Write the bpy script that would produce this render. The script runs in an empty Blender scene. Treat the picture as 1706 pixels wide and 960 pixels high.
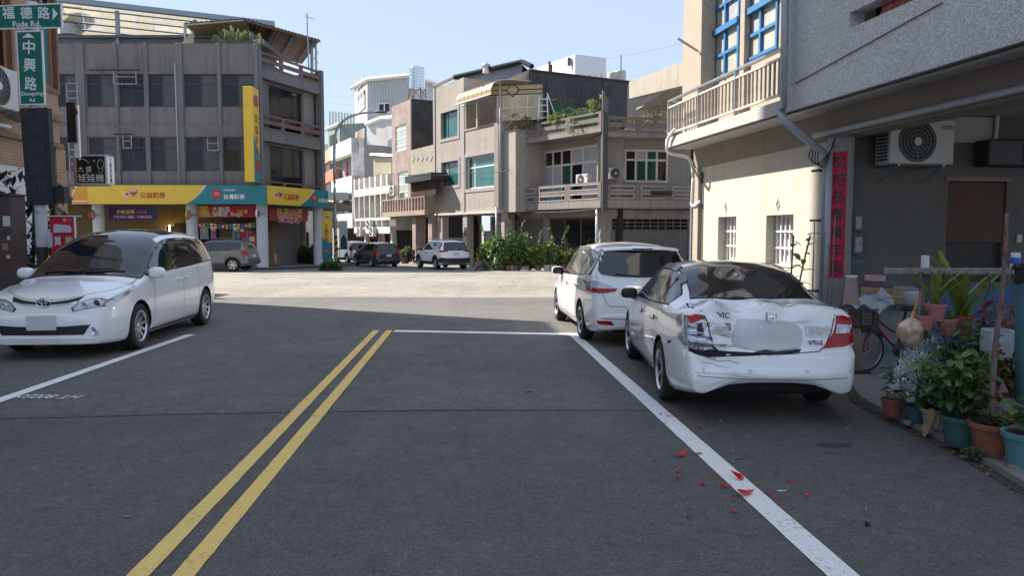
import bpy,bmesh,math,random
from mathutils import Vector,Matrix,noise
from mathutils.bvhtree import BVHTree
from mathutils.geometry import delaunay_2d_cdt
R = math.radians
SC = bpy.context.scene
COL = SC.collection
random.seed(7)
# ------------------------------------------------------------------ camera
F_PX,CX,CY,H0,CAM_H = 1280.0,853.0,480.0,388.0,1.74
PITCH = math.atan((CY - H0) / F_PX)
cam_d = bpy.data.cameras.new('camera')
cam = bpy.data.objects.new('camera',cam_d)
COL.objects.link(cam)
cam.location = (0,0,CAM_H)
cam.rotation_euler = (math.pi / 2 - PITCH,0,0)
cam_d.sensor_width = 36.0
cam_d.lens = 36.0 * F_PX / 1706.0
cam_d.clip_start = 0.1
cam_d.clip_end = 3000
SC.camera = cam
# ------------------------------------------------------------------ light
SUN_EL = R(43)
SUN_DIR = Vector((-0.887 * math.cos(SUN_EL),0.462 * math.cos(SUN_EL),math.sin(SUN_EL))).normalized()
world = bpy.data.worlds.new('World')
SC.world = world
world.use_nodes = True
wn,wl = world.node_tree.nodes,world.node_tree.links
wn.clear()
w_out = wn.new('ShaderNodeOutputWorld')
w_bg = wn.new('ShaderNodeBackground')
w_sky = wn.new('ShaderNodeTexSky')
w_sky.sky_type = 'NISHITA'
w_sky.sun_disc = False
w_sky.sun_elevation = SUN_EL
w_sky.sun_rotation = math.atan2(SUN_DIR.x,SUN_DIR.y)
w_sky.air_density = 1.0
w_sky.dust_density = 0.3
w_sky.ozone_density = 3.0
w_bg.inputs['Strength'].default_value = 0.15
# thin drifting cloud over the whole sky, densest in a few patches
w_tc = wn.new('ShaderNodeTexCoord')
w_map = wn.new('ShaderNodeMapping')
w_map.inputs['Scale'].default_value = (1.0,1.0,2.6)
w_map.inputs['Location'].default_value = (0.31,0.1,0.0)
w_noise = wn.new('ShaderNodeTexNoise')
w_noise.inputs['Scale'].default_value = 3.2
w_noise.inputs['Detail'].default_value = 7
w_noise.inputs['Roughness'].default_value = 0.56
w_ramp = wn.new('ShaderNodeValToRGB')
w_ramp.color_ramp.elements[0].position = 0.62
w_ramp.color_ramp.elements[0].color = (0,0,0,1)
w_ramp.color_ramp.elements[1].position = 0.86
w_ramp.color_ramp.elements[1].color = (0.75,0.75,0.75,1)
w_mix = wn.new('ShaderNodeMixRGB')
w_mix.inputs['Color2'].default_value = (2.9,3.0,3.1,1)
wl.new(w_tc.outputs['Generated'],w_map.inputs['Vector'])
wl.new(w_map.outputs['Vector'],w_noise.inputs['Vector'])
wl.new(w_noise.outputs['Fac'],w_ramp.inputs['Fac'])
wl.new(w_ramp.outputs['Color'],w_mix.inputs['Fac'])
# an even summer haze lies over the whole sky
w_veil = wn.new('ShaderNodeMixRGB')
w_veil.inputs['Fac'].default_value = 0.92
w_veil.inputs['Color2'].default_value = (1.04,1.23,1.62,1)
wl.new(w_sky.outputs['Color'],w_veil.inputs['Color1'])
wl.new(w_veil.outputs['Color'],w_mix.inputs['Color1'])
wl.new(w_mix.outputs['Color'],w_bg.inputs['Color'])
wl.new(w_bg.outputs['Background'],w_out.inputs['Surface'])
sun_d = bpy.data.lights.new('sun','SUN')
sun_d.energy = 2.95
sun_d.angle = R(0.53)
sun_d.color = (1.0,0.94,0.84)
sun = bpy.data.objects.new('sun',sun_d)
COL.objects.link(sun)
sun.rotation_euler = (-SUN_DIR).to_track_quat('-Z','Y').to_euler()
sun.location = SUN_DIR * 60
SC.view_settings.view_transform = 'Standard'
SC.view_settings.look = 'None'
SC.view_settings.exposure = 1.88
SC.view_settings.gamma = 1
SC.view_settings.use_curve_mapping = False
SC.cycles.max_bounces = 6
SC.cycles.diffuse_bounces = 3
SC.cycles.glossy_bounces = 4
SC.cycles.transmission_bounces = 4
# ------------------------------------------------------------------ measuring helpers
SP,CP = math.sin(PITCH),math.cos(PITCH)
def ray(px,py):
 u,v = (px - CX) / F_PX,(CY - py) / F_PX
 return Vector((u,CP + v * SP,v * CP - SP))
def gz(Y):                                   # the road falls gently beyond the crossing
 t = Y - 18.0
 return 0.0 if t <= 0 else -0.015 * (t * t / (t + 4.0))
def gnd(px,py):                             # ground point seen at a pixel of the photograph
 d = ray(px,py)
 z = 0.0
 for _ in range(12):
  t = (z - CAM_H) / d.z
  z = gz(d.y * t)
 return Vector((d.x * t,d.y * t,z))
def at(px,py,Y):                           # point at depth Y
 d = ray(px,py); t = Y / d.y
 return Vector((d.x * t,Y,CAM_H + d.z * t))
# ------------------------------------------------------------------ objects
def tag(o,label=None,cat=None,group=None,kind=None):
 if label: o['label'] = label
 if cat: o['category'] = cat
 if group: o['group'] = group
 if kind: o['kind'] = kind
 return o
def thing(name,label,cat,loc=(0,0,0),rz=0.0,group=None):
 o = bpy.data.objects.new(name,None)
 COL.objects.link(o)
 o.empty_display_size = 0.2
 o.location = loc
 o.rotation_euler = (0,0,rz)
 return tag(o,label,cat,group)
def link_mesh(name,me,mat,parent=None,loc=None,rot=None,scale=None):
 if mat is not None and not me.materials: me.materials.append(mat)
 o = bpy.data.objects.new(name,me)
 COL.objects.link(o)
 if parent is not None: o.parent = parent
 if loc is not None: o.location = loc
 if rot is not None: o.rotation_euler = rot
 if scale is not None: o.scale = scale
 return o
def copy_tree(o,parent=None):
 c = o.copy(); COL.objects.link(c); c.parent = parent
 for ch in list(o.children): copy_tree(ch,c)
 return c
class MB:
 """collects shapes and links them as ONE mesh object"""
 def __init__(s): s.v,s.f = [],[]
 def add(s,vs,fs):
  n = len(s.v); s.v += [tuple(p) for p in vs]; s.f += [tuple(i + n for i in f) for f in fs]; return s
 def quad(s,a,b,c,d): return s.add([a,b,c,d],[(0,1,2,3)])
 def box(s,x0,x1,y0,y1,z0,z1,b=0.0):
  if x1 < x0: x0,x1 = x1,x0
  if y1 < y0: y0,y1 = y1,y0
  if z1 < z0: z0,z1 = z1,z0
  if b <= 0:
   return s.add([(x0,y0,z0),(x1,y0,z0),(x1,y1,z0),(x0,y1,z0),(x0,y0,z1),(x1,y0,z1),(x1,y1,z1),(x0,y1,z1)],
    [(0,3,2,1),(4,5,6,7),(0,1,5,4),(1,2,6,5),(2,3,7,6),(3,0,4,7)])
  b = min(b,(x1 - x0) / 2.01,(y1 - y0) / 2.01,(z1 - z0) / 2.01)
  vs,idx = [],{}
  for ix,(xa,sx) in enumerate(((x0,1),(x1,-1))):
   for iy,(ya,sy) in enumerate(((y0,1),(y1,-1))):
    for iz,(za,sz) in enumerate(((z0,1),(z1,-1))):
     for ax in range(3):
      p = [xa + sx * b,ya + sy * b,za + sz * b]
      p[ax] = (xa,ya,za)[ax]
      idx[ix,iy,iz,ax] = len(vs); vs.append(p)
  g = lambda x,y,z,a: idx[x,y,z,a]
  fs = []
  for i in (0,1):
   q = [g(i,0,0,0),g(i,1,0,0),g(i,1,1,0),g(i,0,1,0)]; fs.append(q if i else q[::-1])
   q = [g(0,i,0,1),g(1,i,0,1),g(1,i,1,1),g(0,i,1,1)]; fs.append(q[::-1] if i else q)
   q = [g(0,0,i,2),g(1,0,i,2),g(1,1,i,2),g(0,1,i,2)]; fs.append(q if i else q[::-1])
  for i in (0,1):
   for j in (0,1):
    q = [g(i,j,0,0),g(i,j,1,0),g(i,j,1,1),g(i,j,0,1)]; fs.append(q if (i == j) else q[::-1])
    q = [g(i,0,j,0),g(i,1,j,0),g(i,1,j,2),g(i,0,j,2)]; fs.append(q[::-1] if (i == j) else q)
    q = [g(0,i,j,1),g(1,i,j,1),g(1,i,j,2),g(0,i,j,2)]; fs.append(q if (i == j) else q[::-1])
  for i in (0,1):
   for j in (0,1):
    for k in (0,1):
     t = [g(i,j,k,0),g(i,j,k,1),g(i,j,k,2)]
     fs.append(t if (i + j + k) % 2 else t[::-1])
  return s.add(vs,fs)
 def prism(s,poly,y0,y1):              # polygon in (x,z) extruded along y
  n = len(poly)
  vs = [(x,y0,z) for x,z in poly] + [(x,y1,z) for x,z in poly]
  fs = [tuple(range(n)),tuple(range(2 * n - 1,n - 1,-1))]
  fs += [(i,i + n,(i + 1) % n + n,(i + 1) % n) for i in range(n)]
  return s.add(vs,fs)
 def slab(s,poly,z0,z1):               # polygon in (x,y) extruded along z
  n = len(poly)
  vs = [(x,y,z0) for x,y in poly] + [(x,y,z1) for x,y in poly]
  fs = [tuple(range(n - 1,-1,-1)),tuple(range(n,2 * n))]
  fs += [(i,(i + 1) % n,(i + 1) % n + n,i + n) for i in range(n)]
  return s.add(vs,fs)
 def tube(s,pts,r,n=8,caps=True,r1=None):
  pts = [Vector(p) for p in pts]
  rings,up = [],Vector((0,0,1))
  m = len(pts)
  for i,p in enumerate(pts):
   d = (pts[min(i + 1,m - 1)] - pts[max(i - 1,0)])
   if d.length < 1e-9: d = Vector((0,0,1))
   d.normalize()
   a = d.cross(up)
   if a.length < 1e-3: a = d.cross(Vector((1,0,0)))
   a.normalize(); b = a.cross(d)
   rr = r if not isinstance(r,(list,tuple)) else r[i]
   if r1 is not None and not isinstance(r,(list,tuple)): rr = r + (r1 - r) * i / max(1,m - 1)
   rings.append([p + (a * math.cos(2 * math.pi * k / n) + b * math.sin(2 * math.pi * k / n)) * rr for k in range(n)])
  vs = [q for ring in rings for q in ring]
  fs = []
  for i in range(m - 1):
   for k in range(n):
    fs.append((i * n + k,i * n + (k + 1) % n,(i + 1) * n + (k + 1) % n,(i + 1) * n + k))
  if caps: fs += [tuple(range(n - 1,-1,-1)),tuple(range((m - 1) * n,m * n))]
  return s.add(vs,fs)
 def lathe(s,prof,n=24,axis='z',c=(0,0,0),caps=True):   # prof: (radius, height)
  vs,fs = [],[]
  for r,h in prof:
   for k in range(n):
    a = 2 * math.pi * k / n
    p = (r * math.cos(a),r * math.sin(a),h)
    if axis == 'y': p = (r * math.cos(a),h,r * math.sin(a))
    if axis == 'x': p = (h,r * math.cos(a),r * math.sin(a))
    vs.append((p[0] + c[0],p[1] + c[1],p[2] + c[2]))
  m = len(prof)
  for i in range(m - 1):
   for k in range(n):
    fs.append((i * n + k,i * n + (k + 1) % n,(i + 1) * n + (k + 1) % n,(i + 1) * n + k))
  if caps:
   fs += [tuple(range(n - 1,-1,-1)),tuple(range((m - 1) * n,m * n))]
  return s.add(vs,fs)
 def blob(s,c,r,p=2.4,nu=20,nv=12):   # super-ellipsoid
  sg = lambda v,e: math.copysign(abs(v) ** e,v)
  e = 2.0 / p
  vs,fs = [],[]
  for j in range(nv + 1):
   t = -math.pi / 2 + math.pi * j / nv
   for i in range(nu):
    a = 2 * math.pi * i / nu
    vs.append((c[0] + r[0] * sg(math.cos(t),e) * sg(math.cos(a),e),c[1] + r[1] * sg(math.cos(t),e) * sg(math.sin(a),e),c[2] + r[2] * sg(math.sin(t),e)))
  for j in range(nv):
   for i in range(nu):
    fs.append((j * nu + i,j * nu + (i + 1) % nu,(j + 1) * nu + (i + 1) % nu,(j + 1) * nu + i))
  return s.add(vs,fs)
 def wall(s,x0,x1,z0,z1,y0,y1,holes=()):   # a wall with rectangular openings and their reveals
  xs = sorted({x0,x1} | {min(max(v,x0),x1) for h in holes for v in h[:2]})
  zs = sorted({z0,z1} | {min(max(v,z0),z1) for h in holes for v in h[2:4]})
  def solid(i,j):
   if i < 0 or j < 0 or i >= len(xs) - 1 or j >= len(zs) - 1: return False
   cx,cz = (xs[i] + xs[i + 1]) / 2,(zs[j] + zs[j + 1]) / 2
   return not any(h[0] < cx < h[1] and h[2] < cz < h[3] for h in holes)
  for i in range(len(xs) - 1):
   for j in range(len(zs) - 1):
    if not solid(i,j): continue
    a,b,c,d = xs[i],xs[i + 1],zs[j],zs[j + 1]
    s.quad((a,y0,c),(b,y0,c),(b,y0,d),(a,y0,d))
    s.quad((a,y1,d),(b,y1,d),(b,y1,c),(a,y1,c))
    if not solid(i - 1,j): s.quad((a,y1,c),(a,y0,c),(a,y0,d),(a,y1,d))
    if not solid(i + 1,j): s.quad((b,y0,c),(b,y1,c),(b,y1,d),(b,y0,d))
    if not solid(i,j - 1): s.quad((a,y1,c),(b,y1,c),(b,y0,c),(a,y0,c))
    if not solid(i,j + 1): s.quad((a,y0,d),(b,y0,d),(b,y1,d),(a,y1,d))
  return s
 def xform(s,M):
  s.v = [tuple(M @ Vector(p)) for p in s.v]; return s
 def mesh(s,name,smooth=False,angle=None):
  me = bpy.data.meshes.new(name)
  me.from_pydata(s.v,[],s.f)
  me.validate(verbose=False)
  if smooth or angle is not None:
   me.polygons.foreach_set('use_smooth',[True] * len(me.polygons))
   if angle is not None: me.set_sharp_from_angle(angle=R(angle))
  me.update()
  return me
 def build(s,name,mat,parent=None,smooth=False,angle=None,**kw):
  return link_mesh(name,s.mesh(name,smooth,angle),mat,parent,**kw)
# ------------------------------------------------------------------ materials
MATS = {}
def _nodes(name):
 m = bpy.data.materials.new(name); m.use_nodes = True
 nt = m.node_tree
 return m,nt.nodes,nt.links,nt.nodes['Principled BSDF']
def flat(name,col,rough=0.6,metal=0.0,spec=0.5,coat=0.0,emit=None,estr=0.0,var=0.06,vscale=6.0,bump=0.0,bscale=60.0):
 """one-colour material with slight wear so nothing is perfectly uniform"""
 if name in MATS: return MATS[name]
 m,N,L,p = _nodes(name)
 p.inputs['Roughness'].default_value = rough
 p.inputs['Metallic'].default_value = metal
 p.inputs['Specular IOR Level'].default_value = spec
 p.inputs['Coat Weight'].default_value = coat
 p.inputs['Coat Roughness'].default_value = 0.04
 p.inputs['Base Color'].default_value = (*col,1)
 if emit:
  p.inputs['Emission Color'].default_value = (*emit,1); p.inputs['Emission Strength'].default_value = estr
 if var > 0 or bump > 0:
  tc = N.new('ShaderNodeTexCoord')
  nz = N.new('ShaderNodeTexNoise'); nz.inputs['Scale'].default_value = vscale; nz.inputs['Detail'].default_value = 5
  L.new(tc.outputs['Object'],nz.inputs['Vector'])
  if var > 0:
   mx = N.new('ShaderNodeMixRGB')
   mx.inputs['Color1'].default_value = (*[max(0,c * (1 - 2.2 * var)) for c in col],1)
   mx.inputs['Color2'].default_value = (*[min(1,c * (1 + 2.2 * var)) for c in col],1)
   L.new(nz.outputs['Fac'],mx.inputs['Fac']); L.new(mx.outputs['Color'],p.inputs['Base Color'])
   if rough > 0.15:
    mr = N.new('ShaderNodeMapRange'); mr.inputs['To Min'].default_value = rough * 0.82; mr.inputs['To Max'].default_value = min(1,rough * 1.18)
    L.new(nz.outputs['Fac'],mr.inputs['Value']); L.new(mr.outputs['Result'],p.inputs['Roughness'])
  if bump > 0:
   n2 = N.new('ShaderNodeTexNoise'); n2.inputs['Scale'].default_value = bscale; n2.inputs['Detail'].default_value = 4
   L.new(tc.outputs['Object'],n2.inputs['Vector'])
   bp = N.new('ShaderNodeBump'); bp.inputs['Strength'].default_value = bump; bp.inputs['Distance'].default_value = 0.02
   L.new(n2.outputs['Fac'],bp.inputs['Height']); L.new(bp.outputs['Normal'],p.inputs['Normal'])
 MATS[name] = m
 return m
def masonry(name,base,dark,light=None,streak=0.5,blotch=0.5,grain=140.0,grain_amt=0.25,rough=0.9,bump=0.25,thr=0.5):
 """weathered plaster or concrete: blotches, rain streaks running down, fine grain"""
 if name in MATS: return MATS[name]
 light = light or [min(1,c * 1.18) for c in base]
 m,N,L,p = _nodes(name)
 p.inputs['Roughness'].default_value = rough
 p.inputs['Specular IOR Level'].default_value = 0.25
 tc = N.new('ShaderNodeTexCoord')
 def nz(scale,det,mp=None,ro=0.6):
  n = N.new('ShaderNodeTexNoise'); n.inputs['Scale'].default_value = scale; n.inputs['Detail'].default_value = det; n.inputs['Roughness'].default_value = ro
  if mp:
   k = N.new('ShaderNodeMapping'); k.inputs['Scale'].default_value = mp
   L.new(tc.outputs['Object'],k.inputs['Vector']); L.new(k.outputs['Vector'],n.inputs['Vector'])
  else: L.new(tc.outputs['Object'],n.inputs['Vector'])
  return n
 def ramp(src,a,b,lo=0.0,hi=1.0):
  r = N.new('ShaderNodeMapRange'); r.inputs['From Min'].default_value = a; r.inputs['From Max'].default_value = b
  r.inputs['To Min'].default_value = lo; r.inputs['To Max'].default_value = hi
  L.new(src,r.inputs['Value']); return r.outputs['Result']
 def mix(fac,c1,c2,mode='MIX'):
  k = N.new('ShaderNodeMixRGB'); k.blend_type = mode
  if isinstance(fac,float): k.inputs['Fac'].default_value = fac
  else: L.new(fac,k.inputs['Fac'])
  for s_,c in (('Color1',c1),('Color2',c2)):
   if isinstance(c,(tuple,list)): k.inputs[s_].default_value = (*c,1)
   else: L.new(c,k.inputs[s_])
  return k.outputs['Color']
 big = nz(0.55,6)
 c = mix(ramp(big.outputs['Fac'],0.3,0.7),list(base),light)
 st = nz(1.0,6,(3.2,3.2,0.22),0.65)
 bl = nz(1.3,8,None,0.7)
 c = mix(ramp(st.outputs['Fac'],thr,thr + 0.28,0,streak),c,list(dark))
 c = mix(ramp(bl.outputs['Fac'],thr + 0.04,thr + 0.22,0,blotch),c,list(dark))
 gr = nz(grain,3)
 c = mix(grain_amt,c,ramp(gr.outputs['Fac'],0.3,0.7,0.35,1.6),'MULTIPLY')
 L.new(c,p.inputs['Base Color'])
 bp = N.new('ShaderNodeBump'); bp.inputs['Strength'].default_value = bump; bp.inputs['Distance'].default_value = 0.012
 n3 = nz(grain * 0.5,5)
 L.new(n3.outputs['Fac'],bp.inputs['Height']); L.new(bp.outputs['Normal'],p.inputs['Normal'])
 MATS[name] = m
 return m
def brickmat(name,c1,c2,mortar,bw,bh,axis='xz',rough=0.8,msize=0.02,bump=0.4):
 if name in MATS: return MATS[name]
 m,N,L,p = _nodes(name)
 p.inputs['Roughness'].default_value = rough
 tc = N.new('ShaderNodeTexCoord')
 sx = N.new('ShaderNodeSeparateXYZ'); cb = N.new('ShaderNodeCombineXYZ')
 L.new(tc.outputs['Object'],sx.inputs[0])
 ad = N.new('ShaderNodeMath'); ad.operation = 'ADD'
 L.new(sx.outputs['X'],ad.inputs[0]); L.new(sx.outputs['Y'],ad.inputs[1])
 L.new(ad.outputs[0],cb.inputs['X']); L.new(sx.outputs['Z'],cb.inputs['Y'])
 b = N.new('ShaderNodeTexBrick')
 b.inputs['Color1'].default_value = (*c1,1); b.inputs['Color2'].default_value = (*c2,1); b.inputs['Mortar'].default_value = (*mortar,1)
 b.inputs['Scale'].default_value = 1.0; b.inputs['Brick Width'].default_value = bw; b.inputs['Row Height'].default_value = bh
 b.inputs['Mortar Size'].default_value = msize * bh; b.inputs['Mortar Smooth'].default_value = 0.2
 L.new(cb.outputs[0],b.inputs['Vector'])
 nz = N.new('ShaderNodeTexNoise'); nz.inputs['Scale'].default_value = 1.1; nz.inputs['Detail'].default_value = 7
 L.new(tc.outputs['Object'],nz.inputs['Vector'])
 mr = N.new('ShaderNodeMapRange'); mr.inputs['From Min'].default_value = 0.3; mr.inputs['From Max'].default_value = 0.7
 mr.inputs['To Min'].default_value = 0.7; mr.inputs['To Max'].default_value = 1.15
 L.new(nz.outputs['Fac'],mr.inputs['Value'])
 mx = N.new('ShaderNodeMixRGB'); mx.blend_type = 'MULTIPLY'; mx.inputs['Fac'].default_value = 1
 L.new(b.outputs['Color'],mx.inputs['Color1']); L.new(mr.outputs['Result'],mx.inputs['Color2'])
 L.new(mx.outputs['Color'],p.inputs['Base Color'])
 bp = N.new('ShaderNodeBump'); bp.inputs['Strength'].default_value = bump; bp.inputs['Distance'].default_value = 0.006; bp.invert = True
 L.new(b.outputs['Fac'],bp.inputs['Height']); L.new(bp.outputs['Normal'],p.inputs['Normal'])
 MATS[name] = m
 return m
def leafmat(name,a,b,rough=0.45,trans=0.25):
 """leaves: colour varies from leaf to leaf, a little light comes through"""
 if name in MATS: return MATS[name]
 m,N,L,p = _nodes(name)
 p.inputs['Roughness'].default_value = rough
 tc = N.new('ShaderNodeTexCoord')
 nz = N.new('ShaderNodeTexNoise'); nz.inputs['Scale'].default_value = 7.0; nz.inputs['Detail'].default_value = 4
 L.new(tc.outputs['Object'],nz.inputs['Vector'])
 oi = N.new('ShaderNodeObjectInfo')
 ad = N.new('ShaderNodeMath'); ad.operation = 'MULTIPLY_ADD'; ad.inputs[1].default_value = 0.35
 L.new(oi.outputs['Random'],ad.inputs[0]); L.new(nz.outputs['Fac'],ad.inputs[2])
 mr = N.new('ShaderNodeMapRange'); mr.inputs['From Min'].default_value = 0.4; mr.inputs['From Max'].default_value = 0.85
 L.new(ad.outputs[0],mr.inputs['Value'])
 mx = N.new('ShaderNodeMixRGB'); mx.inputs['Color1'].default_value = (*a,1); mx.inputs['Color2'].default_value = (*b,1)
 L.new(mr.outputs['Result'],mx.inputs['Fac']); L.new(mx.outputs['Color'],p.inputs['Base Color'])
 out = N['Material Output']
 tr = N.new('ShaderNodeBsdfTranslucent'); L.new(mx.outputs['Color'],tr.inputs['Color'])
 ms = N.new('ShaderNodeMixShader'); ms.inputs['Fac'].default_value = trans
 L.new(p.outputs['BSDF'],ms.inputs[1]); L.new(tr.outputs['BSDF'],ms.inputs[2]); L.new(ms.outputs['Shader'],out.inputs['Surface'])
 MATS[name] = m
 return m
# ------------------------------------------------------------------ lettering
TEXT_CACHE = {}
def text_mesh(s,size=1.0,bold=0.0,depth=0.0):
 key = (s,size,bold,depth)
 if key in TEXT_CACHE: return TEXT_CACHE[key]
 cu = bpy.data.curves.new('lettering','FONT')
 cu.body = s; cu.size = size; cu.offset = bold * size; cu.extrude = depth
 cu.align_x = 'CENTER'; cu.align_y = 'CENTER'; cu.resolution_u = 3
 o = bpy.data.objects.new('lettering',cu); COL.objects.link(o)
 bpy.context.view_layer.update()
 me = bpy.data.meshes.new_from_object(o.evaluated_get(bpy.context.evaluated_depsgraph_get()))
 bpy.data.objects.remove(o); bpy.data.curves.remove(cu)
 me.materials.clear()
 if len(me.vertices):
  xs = [v.co.x for v in me.vertices]; ys = [v.co.y for v in me.vertices]
  cx,cy = (min(xs) + max(xs)) / 2,(min(ys) + max(ys)) / 2
  for v in me.vertices: v.co.x -= cx; v.co.y -= cy
 TEXT_CACHE[key] = me
 return me
def lettering(parent,s,x,y,z,w=None,h=None,mat=None,bold=0.012,rot=None,name='lettering',label=None):
 """flat letters standing in the local xz plane, facing -y, fitted to w x h"""
 me = text_mesh(s,1.0,0.0,0.0).copy()
 if bold > 0:                              # heavier strokes: the outline again, shifted by a stroke's worth
  bm = bmesh.new(); bm.from_mesh(me)
  for k,(dx,dy) in enumerate(((1,0),(-1,0),(0,1),(0,-1))):
   m2 = me.copy()
   for v in m2.vertices: v.co += Vector((dx * bold,dy * bold,.0006 * (k + 1)))
   bm.from_mesh(m2); bpy.data.meshes.remove(m2)
  bm.to_mesh(me); bm.free()
 xs = [v.co.x for v in me.vertices] or [0,1]; ys = [v.co.y for v in me.vertices] or [0,1]
 bw,bh = max(xs) - min(xs),max(ys) - min(ys)
 sx = (w / bw) if w else (h / bh); sy = (h / bh) if h else sx
 if w and not h: sy = sx
 for v in me.vertices: v.co.x *= sx; v.co.y *= sy
 me.materials.append(mat)
 o = link_mesh(name,me,None,parent,loc=(x,y,z),rot=rot or (math.pi / 2,0,0))
 if label: o['label'] = label
 return o
# ================================================================== ground
def asphalt(name,base,light,patchy,spec=0.3,crack=0.0,worn=None):
 m,N,L,p = _nodes(name)
 tc = N.new('ShaderNodeTexCoord')
 def nz(scale,det,ro=0.6,vec=None):
  n = N.new('ShaderNodeTexNoise'); n.inputs['Scale'].default_value = scale; n.inputs['Detail'].default_value = det; n.inputs['Roughness'].default_value = ro
  L.new(vec or tc.outputs['Object'],n.inputs['Vector']); return n.outputs['Fac']
 def rg(src,a,b,lo,hi):
  r = N.new('ShaderNodeMapRange'); r.inputs['From Min'].default_value = a; r.inputs['From Max'].default_value = b
  r.inputs['To Min'].default_value = lo; r.inputs['To Max'].default_value = hi; L.new(src,r.inputs['Value']); return r.outputs['Result']
 def mix(fac,a,b,mode='MIX'):
  k = N.new('ShaderNodeMixRGB'); k.blend_type = mode
  if isinstance(fac,(int,float)): k.inputs['Fac'].default_value = fac
  else: L.new(fac,k.inputs['Fac'])
  for s_,c in (('Color1',a),('Color2',b)):
   if isinstance(c,tuple): k.inputs[s_].default_value = (*c,1)
   else: L.new(c,k.inputs[s_])
  return k.outputs['Color']
 c = mix(rg(nz(0.22,6),0.35,0.68,0,1),base,light)
 mp = N.new('ShaderNodeMapping'); mp.inputs['Scale'].default_value = (1.3,0.1,1); L.new(tc.outputs['Object'],mp.inputs['Vector'])
 c = mix(rg(nz(1.0,5,0.6,mp.outputs['Vector']),0.48,0.75,0,patchy),c,light)          # wheel tracks
 c = mix(rg(nz(0.9,8,0.7),0.55,0.78,0,patchy * 0.8),c,tuple(v * 0.6 for v in base))
 c = mix(rg(nz(3.7,6,0.75),0.62,0.8,0,0.28),c,(light[0] * 1.5,light[1] * 1.35,light[2] * 1.15))   # dust
 g = nz(95,4,0.85)
 c = mix(0.95,c,rg(g,0.36,0.64,0.35,1.7),'MULTIPLY')
 c = mix(0.6,c,rg(nz(34,5,0.8),0.36,0.64,0.45,1.55),'MULTIPLY')
 c = mix(0.45,c,rg(nz(9,6,0.75),0.36,0.66,0.55,1.4),'MULTIPLY')
 vo = N.new('ShaderNodeTexVoronoi'); vo.inputs['Scale'].default_value = 38; L.new(tc.outputs['Object'],vo.inputs['Vector'])
 c = mix(rg(vo.outputs['Distance'],0.05,0.16,0.5,0.0),c,tuple(min(1,v * 3.2) for v in light))          # pale aggregate
 if crack:
  v2 = N.new('ShaderNodeTexVoronoi'); v2.feature = 'DISTANCE_TO_EDGE'; v2.inputs['Scale'].default_value = 0.55
  w = N.new('ShaderNodeTexNoise'); w.inputs['Scale'].default_value = 2.0; w.inputs['Detail'].default_value = 6; L.new(tc.outputs['Object'],w.inputs['Vector'])
  ad = N.new('ShaderNodeMixRGB'); ad.inputs['Fac'].default_value = 0.25; L.new(tc.outputs['Object'],ad.inputs['Color1']); L.new(w.outputs['Color'],ad.inputs['Color2'])
  L.new(ad.outputs['Color'],v2.inputs['Vector'])
  c = mix(rg(v2.outputs['Distance'],0.0,0.012,crack,0.0),c,tuple(v * 0.35 for v in base))
 L.new(c,p.inputs['Base Color'])
 L.new(rg(nz(2.1,5),0.3,0.7,0.62,0.9),p.inputs['Roughness'])
 p.inputs['Specular IOR Level'].default_value = spec
 bp = N.new('ShaderNodeBump'); bp.inputs['Strength'].default_value = 0.55; bp.inputs['Distance'].default_value = 0.006
 L.new(g,bp.inputs['Height']); L.new(bp.outputs['Normal'],p.inputs['Normal'])
 MATS[name] = m
 return m
M_NEW = asphalt('new asphalt',(0.092,0.087,0.080),(0.132,0.124,0.113),0.7)
M_MID = asphalt('worn asphalt',(0.104,0.098,0.090),(0.155,0.144,0.130),0.8)
M_OLD = asphalt('old pale asphalt',(0.20,0.182,0.152),(0.30,0.275,0.235),0.8,crack=0.8)
def sheet(name,poly,dz,mat,step=1.5,kind='structure',parent=None):
 """a ground sheet following the fall of the road"""
 xs = [p[0] for p in poly]; ys = [p[1] for p in poly]
 n = len(poly)
 pts = [Vector((p[0],p[1])) for p in poly]
 big = max(max(xs) - min(xs),max(ys) - min(ys))
 extra = []
 y = min(ys)
 while y < max(ys):
  x = min(xs)
  while x < max(xs):
   q = Vector((x,y))
   ins = False
   for i in range(n):
    a,b = pts[i],pts[(i + 1) % n]
    if (a.y > q.y) != (b.y > q.y) and q.x < (b.x - a.x) * (q.y - a.y) / (b.y - a.y) + a.x: ins = not ins
   if ins: extra.append(q)
   x += step
  y += step
 dense = []
 for i in range(n):
  a,b = pts[i],pts[(i + 1) % n]
  k = max(1,int((b - a).length / step))
  dense += [a + (b - a) * j / k for j in range(k)]
 r = delaunay_2d_cdt(dense + extra,[],[list(range(len(dense)))],1,1e-6)
 mb = MB()
 mb.v = [(p.x,p.y,gz(p.y) + dz) for p in r[0]]
 mb.f = [tuple(f) if (r[0][f[1]] - r[0][f[0]]).cross(r[0][f[2]] - r[0][f[0]]) > 0 else tuple(f)[::-1] for f in r[2]]
 o = mb.build(name,mat,parent,smooth=True)
 if kind: tag(o,kind=kind)
 return o
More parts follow.
